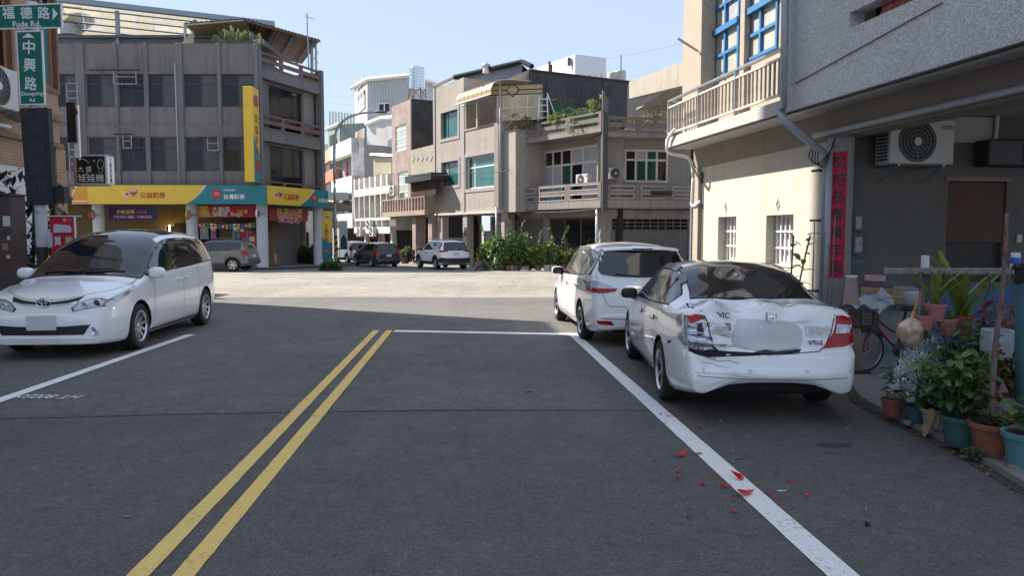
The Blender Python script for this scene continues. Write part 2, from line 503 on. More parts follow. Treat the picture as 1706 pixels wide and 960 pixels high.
# one sheet to the horizon, then the paved surfaces on it
gm = MB()
ys = [-60,-20,0,10,18,20,22,24,27,30,34,38,42,46,50,56,64,75,90,120,180,300,600,1200]
xs = [-900,-300,-120,-60,-30,-15,0,15,30,60,120,300,900]
gv = [(x,y,(gz(y) if y < 120 else gz(120) - (y - 120) * 0.002) - 0.03) for y in ys for x in xs]
gm.add(gv,[(j * len(xs) + i,j * len(xs) + i + 1,(j + 1) * len(xs) + i + 1,(j + 1) * len(xs) + i) for j in range(len(ys) - 1) for i in range(len(xs) - 1)])
tag(gm.build('ground',flat('pavement grey',(0.22,0.21,0.19),0.9,bump=0.3,bscale=30,var=0.12,vscale=0.6),smooth=True),kind='structure')
JOIN_Y = gnd(900,684).y
STOP_L,STOP_R = gnd(655,551),gnd(955,557)
sheet('road',[(-13.5,-25),(9,-25),(9,JOIN_Y),(0,JOIN_Y - 0.02),(-4,JOIN_Y - 0.15),(-13.5,JOIN_Y - 0.4)],0.0,M_NEW,2.5)
sheet('worn_road',[(-13.5,JOIN_Y - 0.4),(-4,JOIN_Y - 0.15),(0,JOIN_Y - 0.02),(9,JOIN_Y),(9,21.0),(-13.5,21.0)],-0.004,M_MID,1.5)
sheet('cross_road',[(-60,20.8),(40,20.8),(40,40.0),(4,40.0),(-2,42.0),(-60,42.0)],-0.008,M_OLD,2.0)
sheet('far_street',[(-2,41.9),(-8.5,54),(-20,74),(-30,92),(-36,92),(-24,70),(-14.5,55),(-14.5,47),(-60,47),(-60,41.9)],-0.012,M_MID,2.5)
# painted lines
def paintmat(name,col,under):
 m,N,L,p = _nodes(name)
 tc = N.new('ShaderNodeTexCoord')
 a = N.new('ShaderNodeTexNoise'); a.inputs['Scale'].default_value = 26; a.inputs['Detail'].default_value = 9; a.inputs['Roughness'].default_value = 0.75
 b = N.new('ShaderNodeTexNoise'); b.inputs['Scale'].default_value = 1.6; b.inputs['Detail'].default_value = 5
 for q in (a,b): L.new(tc.outputs['Object'],q.inputs['Vector'])
 ad = N.new('ShaderNodeMath'); ad.operation = 'MULTIPLY_ADD'; ad.inputs[1].default_value = 0.55
 L.new(b.outputs['Fac'],ad.inputs[0]); L.new(a.outputs['Fac'],ad.inputs[2])
 r = N.new('ShaderNodeMapRange'); r.inputs['From Min'].default_value = 0.86; r.inputs['From Max'].default_value = 1.02; r.inputs['To Max'].default_value = 0.85
 L.new(ad.outputs[0],r.inputs['Value'])
 mx = N.new('ShaderNodeMixRGB'); mx.inputs['Color1'].default_value = (*col,1); mx.inputs['Color2'].default_value = (*under,1)
 L.new(r.outputs['Result'],mx.inputs['Fac'])
 g = N.new('ShaderNodeTexNoise'); g.inputs['Scale'].default_value = 120; g.inputs['Detail'].default_value = 3
 L.new(tc.outputs['Object'],g.inputs['Vector'])
 m2 = N.new('ShaderNodeMixRGB'); m2.blend_type = 'MULTIPLY'; m2.inputs['Fac'].default_value = 0.45
 r2 = N.new('ShaderNodeMapRange'); r2.inputs['From Min'].default_value = 0.3; r2.inputs['From Max'].default_value = 0.7; r2.inputs['To Min'].default_value = 0.5; r2.inputs['To Max'].default_value = 1.3
 L.new(g.outputs['Fac'],r2.inputs['Value']); L.new(mx.outputs['Color'],m2.inputs['Color1']); L.new(r2.outputs['Result'],m2.inputs['Color2'])
 L.new(m2.outputs['Color'],p.inputs['Base Color'])
 p.inputs['Roughness'].default_value = 0.75
 bp = N.new('ShaderNodeBump'); bp.inputs['Strength'].default_value = 0.35; bp.inputs['Distance'].default_value = 0.004
 L.new(g.outputs['Fac'],bp.inputs['Height']); L.new(bp.outputs['Normal'],p.inputs['Normal'])
 MATS[name] = m
 return m
P_WHITE = paintmat('white road paint',(0.86,0.85,0.80),(0.2,0.2,0.2))
P_YEL = paintmat('yellow road paint',(0.88,0.60,0.17),(0.2,0.17,0.1))
def line(name,p0,p1,w,mat,dz=0.006,wob=0.004,cut0=None,cut1=None):
 """a painted line with slightly ragged edges"""
 p0,p1 = Vector((p0[0],p0[1])),Vector((p1[0],p1[1]))
 d = (p1 - p0); n = max(6,int(d.length / 0.12)); d.normalize(); q = Vector((d.y,-d.x))
 mb = MB(); vs = []
 for i in range(n + 1):
  c = p0 + (p1 - p0) * i / n
  for s in (-1,1):
   e = c + q * s * (w / 2 + wob * noise.noise((c.x * 9,c.y * 9,s * 7.0)) + wob * 0.6 * noise.noise((c.x * 31,c.y * 31,s * 3.0)))
   vs.append((e.x,e.y,gz(e.y) + dz))
 mb.add(vs,[(2 * i,2 * i + 1,2 * i + 3,2 * i + 2) for i in range(n)])
 o = mb.build(name,mat)
 return tag(o,kind='structure')
def along(a,b,t): return a + (b - a) * t
ya0,ya1 = gnd(231,960),gnd(627,551)
yb0,yb1 = gnd(307,960),gnd(649,551)
line('yellow_line',along(ya0,ya1,-0.12),ya1,0.115,P_YEL)
line('yellow_line',along(yb0,yb1,-0.12),yb1,0.115,P_YEL)
wr0,wr1 = gnd(1403,960),gnd(953,556)
line('white_edge_line',along(wr0,wr1,-0.15),wr1,0.165,P_WHITE)
line('white_stop_line',gnd(657,552),along(STOP_L,gnd(953,557.5),0.997),0.26,P_WHITE,dz=0.0045)
line('white_edge_line',gnd(-140,716),gnd(318,558),0.15,P_WHITE)
# stencilled survey mark beside the left line
sm = text_mesh('HT 8005N',1.0,0.0)
so = link_mesh('stencil_mark',sm.copy(),P_WHITE,None)
g0 = gnd(78,662)
so.location = (g0.x,g0.y,0.007); so.rotation_euler = (0,0,R(176)); so.scale = (0.17,0.26,1)
tag(so,kind='structure')
# stains on the asphalt (thin spots of spilt fluid, dust and a tar seam)
M_STAIN = flat('oil stain',(0.055,0.054,0.053),0.6,var=0.2,vscale=20)
M_DUST = flat('dry mud',(0.20,0.15,0.10),0.95,var=0.25,vscale=30)
def stain(px,py,rx,ry,mat,seed,dz=0.005):
 g = gnd(px,py); mb = MB(); n = 26
 vs = [(g.x + rx * math.cos(a) * (1 + 0.55 * noise.noise((math.cos(a) * 2.1,math.sin(a) * 2.1,seed))),g.y + ry * math.sin(a) * (1 + 0.55 * noise.noise((math.cos(a) * 2.1,math.sin(a) * 2.1,seed + 9))),gz(g.y) + dz) for a in [2 * math.pi * k / n for k in range(n)]]
 mb.add(vs,[tuple(range(n))])
 tag(mb.build('road_stain',mat),kind='structure')
stain(1391,742,0.14,0.07,M_STAIN,1.0)
stain(880,652,0.045,0.05,M_DUST,3.0)
stain(212,862,0.03,0.02,M_DUST,4.0)
stain(1230,764,0.03,0.02,M_DUST,5.0)
tarp = [gnd(px,py) for px,py in ((-200,702),(60,697),(330,690),(560,686),(760,683.5),(1120,684))]
tb = MB()
for i in range(len(tarp) - 1):
 a,b = tarp[i],tarp[i + 1]
 tb.quad((a.x,a.y - 0.02,0.004),(b.x,b.y - 0.02,0.004),(b.x,b.y + 0.015,0.004),(a.x,a.y + 0.015,0.004))
tag(tb.build('asphalt_joint',flat('tar',(0.08,0.077,0.073),0.85)),kind='structure')
# ================================================================== vehicles
M_PAINT = flat('white pearl paint',(0.86,0.86,0.86),0.25,coat=1.0,var=0.012,vscale=1.5)
M_TYRE = flat('tyre rubber',(0.018,0.018,0.019),0.8,var=0.15)
M_RIM = flat('alloy',(0.62,0.63,0.65),0.3,metal=0.9,var=0.04)
M_RIMD = flat('dark brake metal',(0.05,0.05,0.055),0.6,metal=0.4)  # dark grey metal, also used for badges and lamp ribs
M_BLK = flat('black plastic',(0.016,0.016,0.018),0.45,var=0.08)
M_MATTE = flat('matte black trim',(0.028,0.028,0.03),0.75,var=0.1)
M_GLASS = flat('tinted car glass',(0.006,0.008,0.010),0.03,spec=0.9,coat=0.2,var=0)
M_GLASS2 = flat('smoky car glass',(0.030,0.028,0.026),0.06,spec=0.5,coat=0.0,var=0.35,vscale=1.6)
M_CHROME = flat('chrome',(0.80,0.81,0.83),0.08,metal=1.0,var=0)
M_RED = flat('red lamp lens',(0.40,0.006,0.010),0.16,spec=0.3,coat=0.25,var=0.1,vscale=14)
M_LENS = flat('clear lamp lens',(0.42,0.44,0.47),0.10,metal=0.45,coat=1.0,var=0.42,vscale=20)
M_AMB = flat('amber lamp',(0.62,0.36,0.22),0.25,coat=0.6)
M_PLATE = flat('number plate',(0.62,0.63,0.65),0.5)
M_SEAM = flat('panel gap',(0.05,0.05,0.055),0.8)
def pchip(keys):
 xs = [k[0] for k in keys]; ys = [k[1] for k in keys]; n = len(xs)
 h = [xs[i + 1] - xs[i] for i in range(n - 1)]; d = [(ys[i + 1] - ys[i]) / h[i] for i in range(n - 1)]
 m = [0.0] * n
 if n > 1: m[0],m[-1] = d[0],d[-1]
 for i in range(1,n - 1):
  if d[i - 1] * d[i] > 0:
   w1,w2 = 2 * h[i] + h[i - 1],h[i] + 2 * h[i - 1]
   m[i] = (w1 + w2) / (w1 / d[i - 1] + w2 / d[i])
 def f(x):
  if x <= xs[0]: return ys[0]
  if x >= xs[-1]: return ys[-1]
  i = 0
  while x > xs[i + 1]: i += 1
  t = (x - xs[i]) / h[i]
  return (ys[i] * (1 + 2 * t) * (1 - t) ** 2 + h[i] * m[i] * t * (1 - t) ** 2 + ys[i + 1] * t * t * (3 - 2 * t) + h[i] * m[i + 1] * t * t * (t - 1))
 return f
def rounded(pts,rad,nc=5,ns=3):
 pts = [Vector(p) for p in pts]; n = len(pts); out = []
 ends = []
 for i in range(1,n - 1):
  a,b,c = pts[i - 1],pts[i],pts[i + 1]
  la,lc = (a - b).length,(c - b).length
  r = rad[i - 1]
  ra,rc = min(r,la * 0.49),min(r,lc * 0.49)
  ends.append((b + (a - b) * (ra / max(la,1e-6)),b,b + (c - b) * (rc / max(lc,1e-6))))
 prev = pts[0]
 for e0,b,e1 in ends:
  out += [prev + (e0 - prev) * k / ns for k in range(ns)]
  for k in range(nc):
   t = k / nc
   out.append(e0 * (1 - t) ** 2 + b * 2 * t * (1 - t) + e1 * t * t)
  prev = e1
 out += [prev + (pts[-1] - prev) * k / ns for k in range(ns + 1)]
 return out
class Car:
 def __init__(s,name,label,spec,paint,loc,rz,group=None,scale=1.0):
  s.sp = spec; s.L = spec['L']; s.paint = paint
  s.xc = (spec['xf'] + spec['xr']) / 2
  s.root = thing(name,label,spec.get('cat','car'),loc,rz,group)
  s.root.scale = (scale,scale,scale)
  s.f = {k: pchip(spec[k]) for k in ('zt','zb','wp','zbelt','kb','dr','wr')}
  s.make_body()
 def make_body(s):
  f,L,sp = s.f,s.L,s.sp
  # stations follow the arc length of the silhouette so that steep noses and tails stay fine
  xs,x,acc = [0.0],0.0,0.0
  st_m,st_r,xr0 = sp.get('st',(0.05,0.03,0.75))
  while x < L - 1e-6:
   nx = min(L,x + 0.0015)
   acc += math.sqrt((nx - x) ** 2 + (f['zt'](nx) - f['zt'](x)) ** 2 + (f['wp'](nx) - f['wp'](x)) ** 2)
   x = nx
   if acc >= (st_r if (x > L - xr0 or x < 0.45) else st_m): xs.append(x); acc = 0.0
  if L - xs[-1] > 0.004: xs.append(L)
  else: xs[-1] = L
  rows = []
  for x in xs:
   W,zb,zt,zl = f['wp'](x),f['zb'](x),f['zt'](x),f['zbelt'](x)
   zr = zt - f['dr'](x); wr = min(f['wr'](x),W * 0.97); wb = W * f['kb'](x)
   zl = min(zl,zr - 0.012); zl = max(zl,zb + 0.1)
   zm = zb + (zl - zb) * 0.56
   hgt = zl - zb
   half = rounded([(0,zb),(W * 0.9,zb),(W * 0.985,zb + 0.16 * hgt),(W,zm),(wb,zl),(wr,zr),(wr * 0.66,zr + (zt - zr) * 0.72),(0,zt)],
       [0.06,0.1,0.22,sp.get('rbelt',0.05),sp.get('rrail',0.10),0.3])
   rows.append([(x,p[0],p[1]) for p in half])
  nh = len(rows[0])
  ring = lambda row: [Vector(p) for p in row] + [Vector((p[0],-p[1],p[2])) for p in row[-2:0:-1]]
  rings = [ring(r) for r in rows]
  def cap(rg,sign,bulge):
   c = sum(rg,Vector()) / len(rg); out = []
   zs = [p.z for p in rg]; c.z = (min(zs) + max(zs)) / 2; c.y = 0
   for k in range(1,9):
    a = math.pi / 2 * k / 8
    out.append([Vector((p.x + sign * bulge * math.sin(a),c.y + (p.y - c.y) * math.cos(a),c.z + (p.z - c.z) * math.cos(a))) for p in rg])
   return out
  b0,b1 = sp.get('bulge',(0.07,0.05))
  rings = cap(rings[0],-1,b0)[::-1] + rings + cap(rings[-1],1,b1)
  vs = [p for r in rings for p in r]; n = len(rings[0]); m = len(rings)
  warp = sp.get('warp')
  if warp: vs = [warp(p) for p in vs]
  vs = [(p.x - s.xc,p.y,p.z) for p in vs]
  fs = [(i * n + k,(i + 1) * n + k,(i + 1) * n + (k + 1) % n,i * n + (k + 1) % n) for i in range(m - 1) for k in range(n)]
  bm = bmesh.new()
  bv = [bm.verts.new(v) for v in vs]
  for q in fs:
   try: bm.faces.new([bv[i] for i in q])
   except ValueError: pass
  bmesh.ops.remove_doubles(bm,verts=bm.verts,dist=1e-4)
  bmesh.ops.recalc_face_normals(bm,faces=bm.faces)
  me = bpy.data.meshes.new('body'); bm.to_mesh(me)
  s.bvh = BVHTree.FromBMesh(bm); bm.free()
  me.materials.append(s.paint); me.materials.append(M_BLK)
  me.polygons.foreach_set('use_smooth',[True] * len(me.polygons))
  s.body = link_mesh('body',me,None,s.root)
  # wheel wells
  cut = MB()
  for x in (sp['xf'],sp['xr']):
   for sd in (-1,1):
    w = f['wp'](x)
    cut.lathe([(sp['ra'],sd * (w - 0.25)),(sp['ra'],sd * (w + 0.3))] if sd > 0 else [(sp['ra'],sd * (w + 0.3)),(sp['ra'],sd * (w - 0.25))],36,'y',(x - s.xc,0,sp['rt']))
  cm = cut.mesh('cut'); cm.materials.append(s.paint); cm.materials.append(M_BLK)
  bmm = bmesh.new(); bmm.from_mesh(cm); bmesh.ops.recalc_face_normals(bmm,faces=bmm.faces)
  for q in bmm.faces: q.material_index = 1
  bmm.to_mesh(cm); bmm.free()
  co = bpy.data.objects.new('cut',cm); COL.objects.link(co)
  co.parent = s.root
  md = s.body.modifiers.new('wells','BOOLEAN'); md.object = co; md.operation = 'DIFFERENCE'; md.solver = 'EXACT'
  bpy.context.view_layer.update()
  nm_ = bpy.data.meshes.new_from_object(s.body.evaluated_get(bpy.context.evaluated_depsgraph_get()))
  s.body.modifiers.clear()
  s.body.data = nm_
  nm_.set_sharp_from_angle(angle=R(38))
  bpy.data.objects.remove(co); bpy.data.meshes.remove(cm); bpy.data.meshes.remove(me)
  nm_.name = 'body'
 # ---- surface pieces lying on the body
 def hit(s,a,b,axis,side):
  L,xc = s.L,s.xc
  if axis == 'side': o,d = Vector((a - xc,side * 3,b)),Vector((0,-side,0))
  elif axis == 'rear': o,d = Vector((L + 2 - xc,a,b)),Vector((-1,0,0))
  elif axis == 'front': o,d = Vector((-2 - xc,a,b)),Vector((1,0,0))
  else: o,d = Vector((a - xc,b,4)),Vector((0,0,-1))
  p,nrm,i,t = s.bvh.ray_cast(o,d)
  if p is None or (axis == 'side' and p.y * side < 0.52): p,nrm,i,t = s.bvh.find_nearest(Vector((a - xc,side * 0.74,b)) if axis == 'side' else o + d * 2.5)
  if nrm.dot(d) > 0: nrm = -nrm
  return p,nrm
 def patch(s,name,poly,axis,mat,side=1,off=0.004,step=0.05,thick=0.012,soft=0,parent=None):
  if axis in ('rear','front') and side < 0: poly = [(-a,b) for a,b in poly]
  pts = [Vector(p) for p in poly]
  for _ in range(soft):
   q = []
   for i in range(len(pts)):
    a,b = pts[i],pts[(i + 1) % len(pts)]
    q += [a * 0.78 + b * 0.22,a * 0.22 + b * 0.78]
   pts = q
  dense = []
  n = len(pts)
  for i in range(n):
   a,b = pts[i],pts[(i + 1) % n]
   k = max(1,int((b - a).length / step + 0.5)); dense += [a + (b - a) * j / k for j in range(k)]
  xs = [p.x for p in dense]; ys = [p.y for p in dense]
  extra = []
  nx,ny = int((max(xs) - min(xs)) / step),int((max(ys) - min(ys)) / step)
  for i in range(1,nx + 1):
   for j in range(1,ny + 1):
    q = Vector((min(xs) + i * step * 0.999,min(ys) + j * step * 0.999)); ins = False
    for k in range(len(dense)):
     a,b = dense[k],dense[(k + 1) % len(dense)]
     if (a.y > q.y) != (b.y > q.y) and q.x < (b.x - a.x) * (q.y - a.y) / (b.y - a.y) + a.x: ins = not ins
    if ins and min((q - d).length for d in dense) > step * 0.35: extra.append(q)
  r = delaunay_2d_cdt(dense + extra,[],[list(range(len(dense)))],1,1e-7)
  V2,E,Fc = r[0],r[1],r[2]
  outv,inv = [],[]
  for p in V2:
   h,nr = s.hit(p.x,p.y,axis,side)
   outv.append(h + nr * off); inv.append(h - nr * thick)
  mb = MB(); n = len(outv)
  mb.v = [tuple(p) for p in outv + inv]
  cnt = {}
  for t in Fc:
   for i in range(len(t)):
    e = (t[i],t[(i + 1) % len(t)]); cnt[tuple(sorted(e))] = cnt.get(tuple(sorted(e)),0) + 1
  mb.f = [tuple(t) for t in Fc]
  for t in Fc:
   for i in range(len(t)):
    a,b = t[i],t[(i + 1) % len(t)]
    if cnt[tuple(sorted((a,b)))] == 1: mb.f.append((b,a,a + n,b + n))
  me = mb.mesh(name,True)
  bm = bmesh.new(); bm.from_mesh(me); bmesh.ops.recalc_face_normals(bm,faces=bm.faces)
  # make the outer face look outwards
  fs = [q for q in bm.faces if all(v.index < n for v in q.verts)]
  if fs:
   q = fs[len(fs) // 2]; c = q.calc_center_median(); loc,nr,i,t = s.bvh.find_nearest(c)
   ax = {'side': Vector((0,side,0)),'rear': Vector((1,0,0)),'front': Vector((-1,0,0)),'top': Vector((0,0,1))}[axis]
   if q.normal.dot(ax) < 0: bmesh.ops.reverse_faces(bm,faces=bm.faces)
  bm.to_mesh(me); bm.free()
  me.set_sharp_from_angle(angle=R(50))
  return link_mesh(name,me,mat,parent or s.root)
 def seam(s,name,pts,axis,side=1,w=0.009,off=0.0015,mat=None,step=0.04,parent=None,closed=False):
  pts = [Vector(p) for p in pts]
  if axis in ('rear','front') and side < 0: pts = [Vector((-p.x,p.y)) for p in pts]
  d = []
  m = len(pts) if closed else len(pts) - 1
  for i in range(m):
   a,b = pts[i],pts[(i + 1) % len(pts)]
   k = max(1,int((b - a).length / step)); d += [a + (b - a) * j / k for j in range(k)]
  if not closed: d.append(pts[-1])
  H = [s.hit(p.x,p.y,axis,side) for p in d]
  mb = MB(); n = len(H)
  for i,(p,nr) in enumerate(H):
   q = H[(i + 1) % n if closed else min(i + 1,n - 1)][0] - H[(i - 1) % n if closed else max(i - 1,0)][0]
   t = q.cross(nr)
   if t.length < 1e-9: t = Vector((0,0,1))
   t.normalize()
   mb.v += [tuple(p + nr * off + t * w / 2),tuple(p + nr * off - t * w / 2)]
  mb.f = [(2 * i,2 * i + 1,(2 * i + 3) % (2 * n),(2 * i + 2) % (2 * n)) for i in range(n if closed else n - 1)]
  return mb.build(name,mat or M_SEAM,parent or s.root)
 def dlo(s,x0,x1,top=0.055,bot=0.025,n=24):
  f = s.f; t,b = [],[]
  for k in range(n + 1):
   x = x0 + (x1 - x0) * k / n
   zt_,zb_ = f['zt'](x) - f['dr'](x) - top,f['zbelt'](x) + bot
   if zt_ > zb_ + 0.004: t.append((x,zt_)); b.append((x,zb_))
  return t + b[::-1]
 def side_glass(s,x0,x1,splits,gap=0.05,mat=None,slant=0.1,top=0.055,bot=0.025,tail=0.0,sides=(-1,1)):
  """black surround plus one pane per door and quarter light"""
  f = s.f
  for sd in sides:
   po = s.dlo(x0,x1,top - 0.012,bot - 0.012)
   s.patch('window_surround',[(x + (tail if abs(x - x1) < 1e-6 and z > f['zbelt'](x) + 0.1 else 0),z) for x,z in po],'side',M_MATTE,sd,off=0.002)
   edges = [x0] + list(splits) + [x1]
   for i in range(len(edges) - 1):
    a = edges[i] + (gap / 2 if i else 0.01); b = edges[i + 1] - (gap / 2 if i + 2 < len(edges) else 0.015)
    po = s.dlo(a,b,top,bot)
    s.patch('side_window',po,'side',mat or M_GLASS,sd,off=0.005)
 def wheels(s,nspoke=10,dark=None,rim=None,steer=0.0,width=0.205,twin=False):
  sp = s.sp; r = sp['rt']; rr = sp.get('rr',r * 0.665)
  w = width / 2
  ty = MB().lathe([(rr * 0.98,-w * 0.9),(rr + 0.02,-w),(r - 0.03,-w),(r - 0.008,-w * 0.82),(r,-w * 0.5),(r,w * 0.5),(r - 0.008,w * 0.82),(r - 0.03,w),(rr + 0.02,w),(rr * 0.98,w * 0.9)],44,'y',caps=False)
  tm = ty.mesh('tyre',True,30); tm.materials.append(M_TYRE)
  rm = MB()
  rm.lathe([(rr * 1.0,-w * 0.98),(rr * 1.0,-w * 0.86),(rr * 0.93,-w * 0.80),(rr * 0.90,w * 0.3),(0.001,w * 0.35)],44,'y',caps=False)
  spk = MB()
  for k in range(nspoke):
   a = 2 * math.pi * k / nspoke
   offs = (-0.13,0.13) if twin else (0,)
   for da in offs:
    hw0,hw1 = rr * (0.10 if not twin else 0.07),rr * (0.085 if not twin else 0.06)
    if nspoke <= 6 and not twin: hw0,hw1 = rr * 0.14,rr * 0.17
    ca,sa = math.cos(a),math.sin(a)
    cb,sb = math.cos(a + da),math.sin(a + da)
    def P(rad,tt,yy,c_,s_): return (rad * c_ - tt * s_,yy,rad * s_ + tt * c_)
    i0,o0 = rr * 0.16,rr * 0.94
    y0,y1,yb = -w * 0.62,-w * 0.84,-w * 0.3
    spk.add([P(i0,-hw0,y0,ca,sa),P(i0,hw0,y0,ca,sa),P(o0,hw1,y1,cb,sb),P(o0,-hw1,y1,cb,sb),
       P(i0,-hw0 * 1.2,yb,ca,sa),P(i0,hw0 * 1.2,yb,ca,sa),P(o0,hw1 * 1.3,yb,cb,sb),P(o0,-hw1 * 1.3,yb,cb,sb)],
      [(0,3,2,1),(0,1,5,4),(1,2,6,5),(2,3,7,6),(3,0,4,7)])
  spk.lathe([(rr * 0.2,-w * 0.3),(rr * 0.2,-w * 0.62),(rr * 0.12,-w * 0.72),(0.001,-w * 0.72)],20,'y',caps=False)
  lip = MB().lathe([(rr * 1.0,-w * 0.86),(rr * 1.03,-w * 0.99),(rr * 0.97,-w * 1.0),(rr * 0.92,-w * 0.80)],44,'y',caps=False)
  spk.add(lip.v,lip.f)
  rm_me = rm.mesh('barrel',True,30); rm_me.materials.append(dark or M_RIMD)
  sp_me = spk.mesh('rim',False); sp_me.materials.append(rim or M_RIM)
  for x in (sp['xf'],sp['xr']):
   for sd in (-1,1):
    o = link_mesh('wheel',tm,None,s.root,loc=(x - s.xc,sd * (s.f['wp'](x) - w - 0.012),r))
    o.rotation_euler = (0,random.uniform(0,1.2),(math.pi if sd > 0 else 0) + (steer if x == sp['xf'] else 0))
    link_mesh('rim',sp_me,None,o); link_mesh('brake_disc',rm_me,None,o)
 def mirror(s,x,z,sd,mat=None,r=(0.085,0.115,0.075)):
  p,n = s.hit(x,z,'side',sd)
  mb = MB().blob((p.x,p.y + sd * (r[1] * 0.95),z + 0.03),r,2.6,24,14)
  o = mb.build('door_mirror',mat or s.paint,s.root,smooth=True)
  MB().blob((p.x + r[0] * 0.42,p.y + sd * (r[1] * 0.95),z + 0.03),(r[0] * 0.65,r[1] * 0.9,r[2] * 0.88),3.2).build('mirror_back',M_BLK,o,smooth=True)
  MB().tube([(p.x + 0.02,p.y - sd * 0.03,z - 0.03),(p.x + 0.01,p.y + sd * 0.08,z - 0.02)],0.03,8).build('mirror_arm',M_BLK,o,smooth=True)
  return o
 def handle(s,x,z,sd,mat=None,ln=0.18):
  p,n = s.hit(x,z,'side',sd)
  mb = MB().blob((p.x,p.y + sd * 0.028,z),(ln / 2,0.014,0.016),3.0,16,8)
  o = mb.build('door_handle',mat or s.paint,s.root,smooth=True)
  s.patch('handle_cup',[(x - 0.065,z - 0.03),(x + 0.045,z - 0.035),(x + 0.045,z + 0.03),(x - 0.065,z + 0.03)],'side',s.paint if mat is None else M_SEAM,sd,off=0.001,soft=2,parent=o)
 def screen(s,name,xa,xb,axis,mat,k0=0.97,k1=0.93,off=0.009,ins=0.02,border=0.03):
  """windscreen or rear window between stations xa (lower) and xb (upper)"""
  f = s.f
  if axis in ('front','top'):
   axis = 'top'
   n = 10; sgn = 1 if xb > xa else -1
   wa,wb_ = f['wr'](xa) * k0,f['wr'](xb) * k1
   pts_r,pts_l = [],[]
   for k in range(n + 1):
    x = xa + .09 * sgn + (xb - xa - .09 * sgn) * k / n
    w = f['wr'](x) * (k0 + (k1 - k0) * k / n); pts_r.append((x,w)); pts_l.append((x,-w))
   arc = lambda x0,w,bow: [(x0 - bow * (1 - (y / w) ** 2),y) for y in [w * (1 - 2 * (i + 1) / 8.0) for i in range(7)]]
   poly = pts_r + arc(xb,wb_,-.03 * sgn) + pts_l[::-1] + [(x,-y) for x,y in arc(xa + .09 * sgn,wa,.09 * sgn)]
   if border:
    cx_ = (xa + xb) / 2
    big = [(cx_ + (a_ - cx_) * (1 + border / .4),b_ * (1 + border / .6)) for a_,b_ in poly]
    s.patch(name + '_surround',big,'top',M_MATTE,1,off=off - 0.004,step=0.035)
   return s.patch(name,poly,'top',mat,1,off=off,step=0.035)
  za,zb = f['zt'](xa),f['zt'](xb)
  pts_l,pts_r = [],[]
  n = 8
  for k in range(n + 1):
   x = xa + (xb - xa) * k / n; z = f['zt'](x) - f['dr'](x) * 0.55
   w = f['wr'](x) * (k0 + (k1 - k0) * k / n)
   pts_r.append((w,z)); pts_l.append((-w,z))
  zmax,zmin = f['zt'](xb) - ins * 0.3,f['zt'](xa) - ins * 0.2
  top = [(pts_r[-1][0] * 0.5,zmax - 0.01),(0,zmax),(-pts_r[-1][0] * 0.5,zmax - 0.01)]
  bottom = [(-pts_r[0][0] * 0.5,zmin - 0.0),(0,zmin),(pts_r[0][0] * 0.5,zmin)]
  poly = pts_r + top + pts_l[::-1] + bottom
  if border:
   c = Vector((0,(zmax + zmin) / 2))
   big = [(a * (1 + border / 0.6),c.y + (b - c.y) * (1 + border / 0.25)) for a,b in poly]
   s.patch(name + '_surround',big,axis,M_MATTE,1,off=off - 0.003,step=0.035)
  return s.patch(name,poly,axis,mat,1,off=off,step=0.035)
 def plate(s,axis,z,w=0.36,h=0.16,y=0.0,mat=None):
  p,n = s.hit(y,z,axis,1)
  sx = 1 if axis == 'rear' else -1
  o = MB().box(-0.008,0.008,-w / 2,w / 2,-h / 2,h / 2,0.006).build('number_plate',mat or M_PLATE,s.root,loc=(p.x + sx * 0.014,y,z))
  return o
# ------------------------------------------------------------------ body shapes (x runs from the nose to the tail, metres)
MPV = dict(L=4.80,xf=0.93,xr=3.88,rt=0.335,ra=0.385,cat='car',bulge=(0.06,0.05),ends=(0.55,0.7),
 zt=[(0,.62),(.03,.74),(.12,.835),(.35,.925),(.7,1.0),(1.0,1.055),(1.10,1.09),(1.5,1.35),(1.9,1.575),(2.2,1.675),(2.6,1.74),(3.3,1.755),(4.0,1.73),(4.4,1.68),(4.56,1.60),(4.66,1.35),(4.74,1.0),(4.80,.62)],
 zb=[(0,.20),(.5,.17),(4.2,.17),(4.8,.30)],
 wp=[(0,.60),(.06,.70),(.16,.78),(.35,.85),(.7,.895),(1.2,.90),(3.9,.90),(4.3,.875),(4.6,.83),(4.8,.72)],
 zbelt=[(0,.58),(.12,.775),(.4,.875),(.8,.96),(1.1,1.01),(2.0,1.06),(3.2,1.10),(4.2,1.14),(4.6,1.14),(4.72,.9),(4.8,.55)],
 kb=[(0,.95),(.8,.955),(1.3,.95),(4.4,.95),(4.8,.95)],
 dr=[(0,.03),(.4,.06),(1.0,.08),(1.3,.10),(2.0,.11),(4.0,.10),(4.5,.08),(4.8,.04)],
 wr=[(0,.45),(.3,.62),(.9,.76),(1.2,.76),(1.7,.70),(2.2,.665),(3.0,.655),(4.0,.64),(4.5,.62),(4.66,.66),(4.8,.6)])
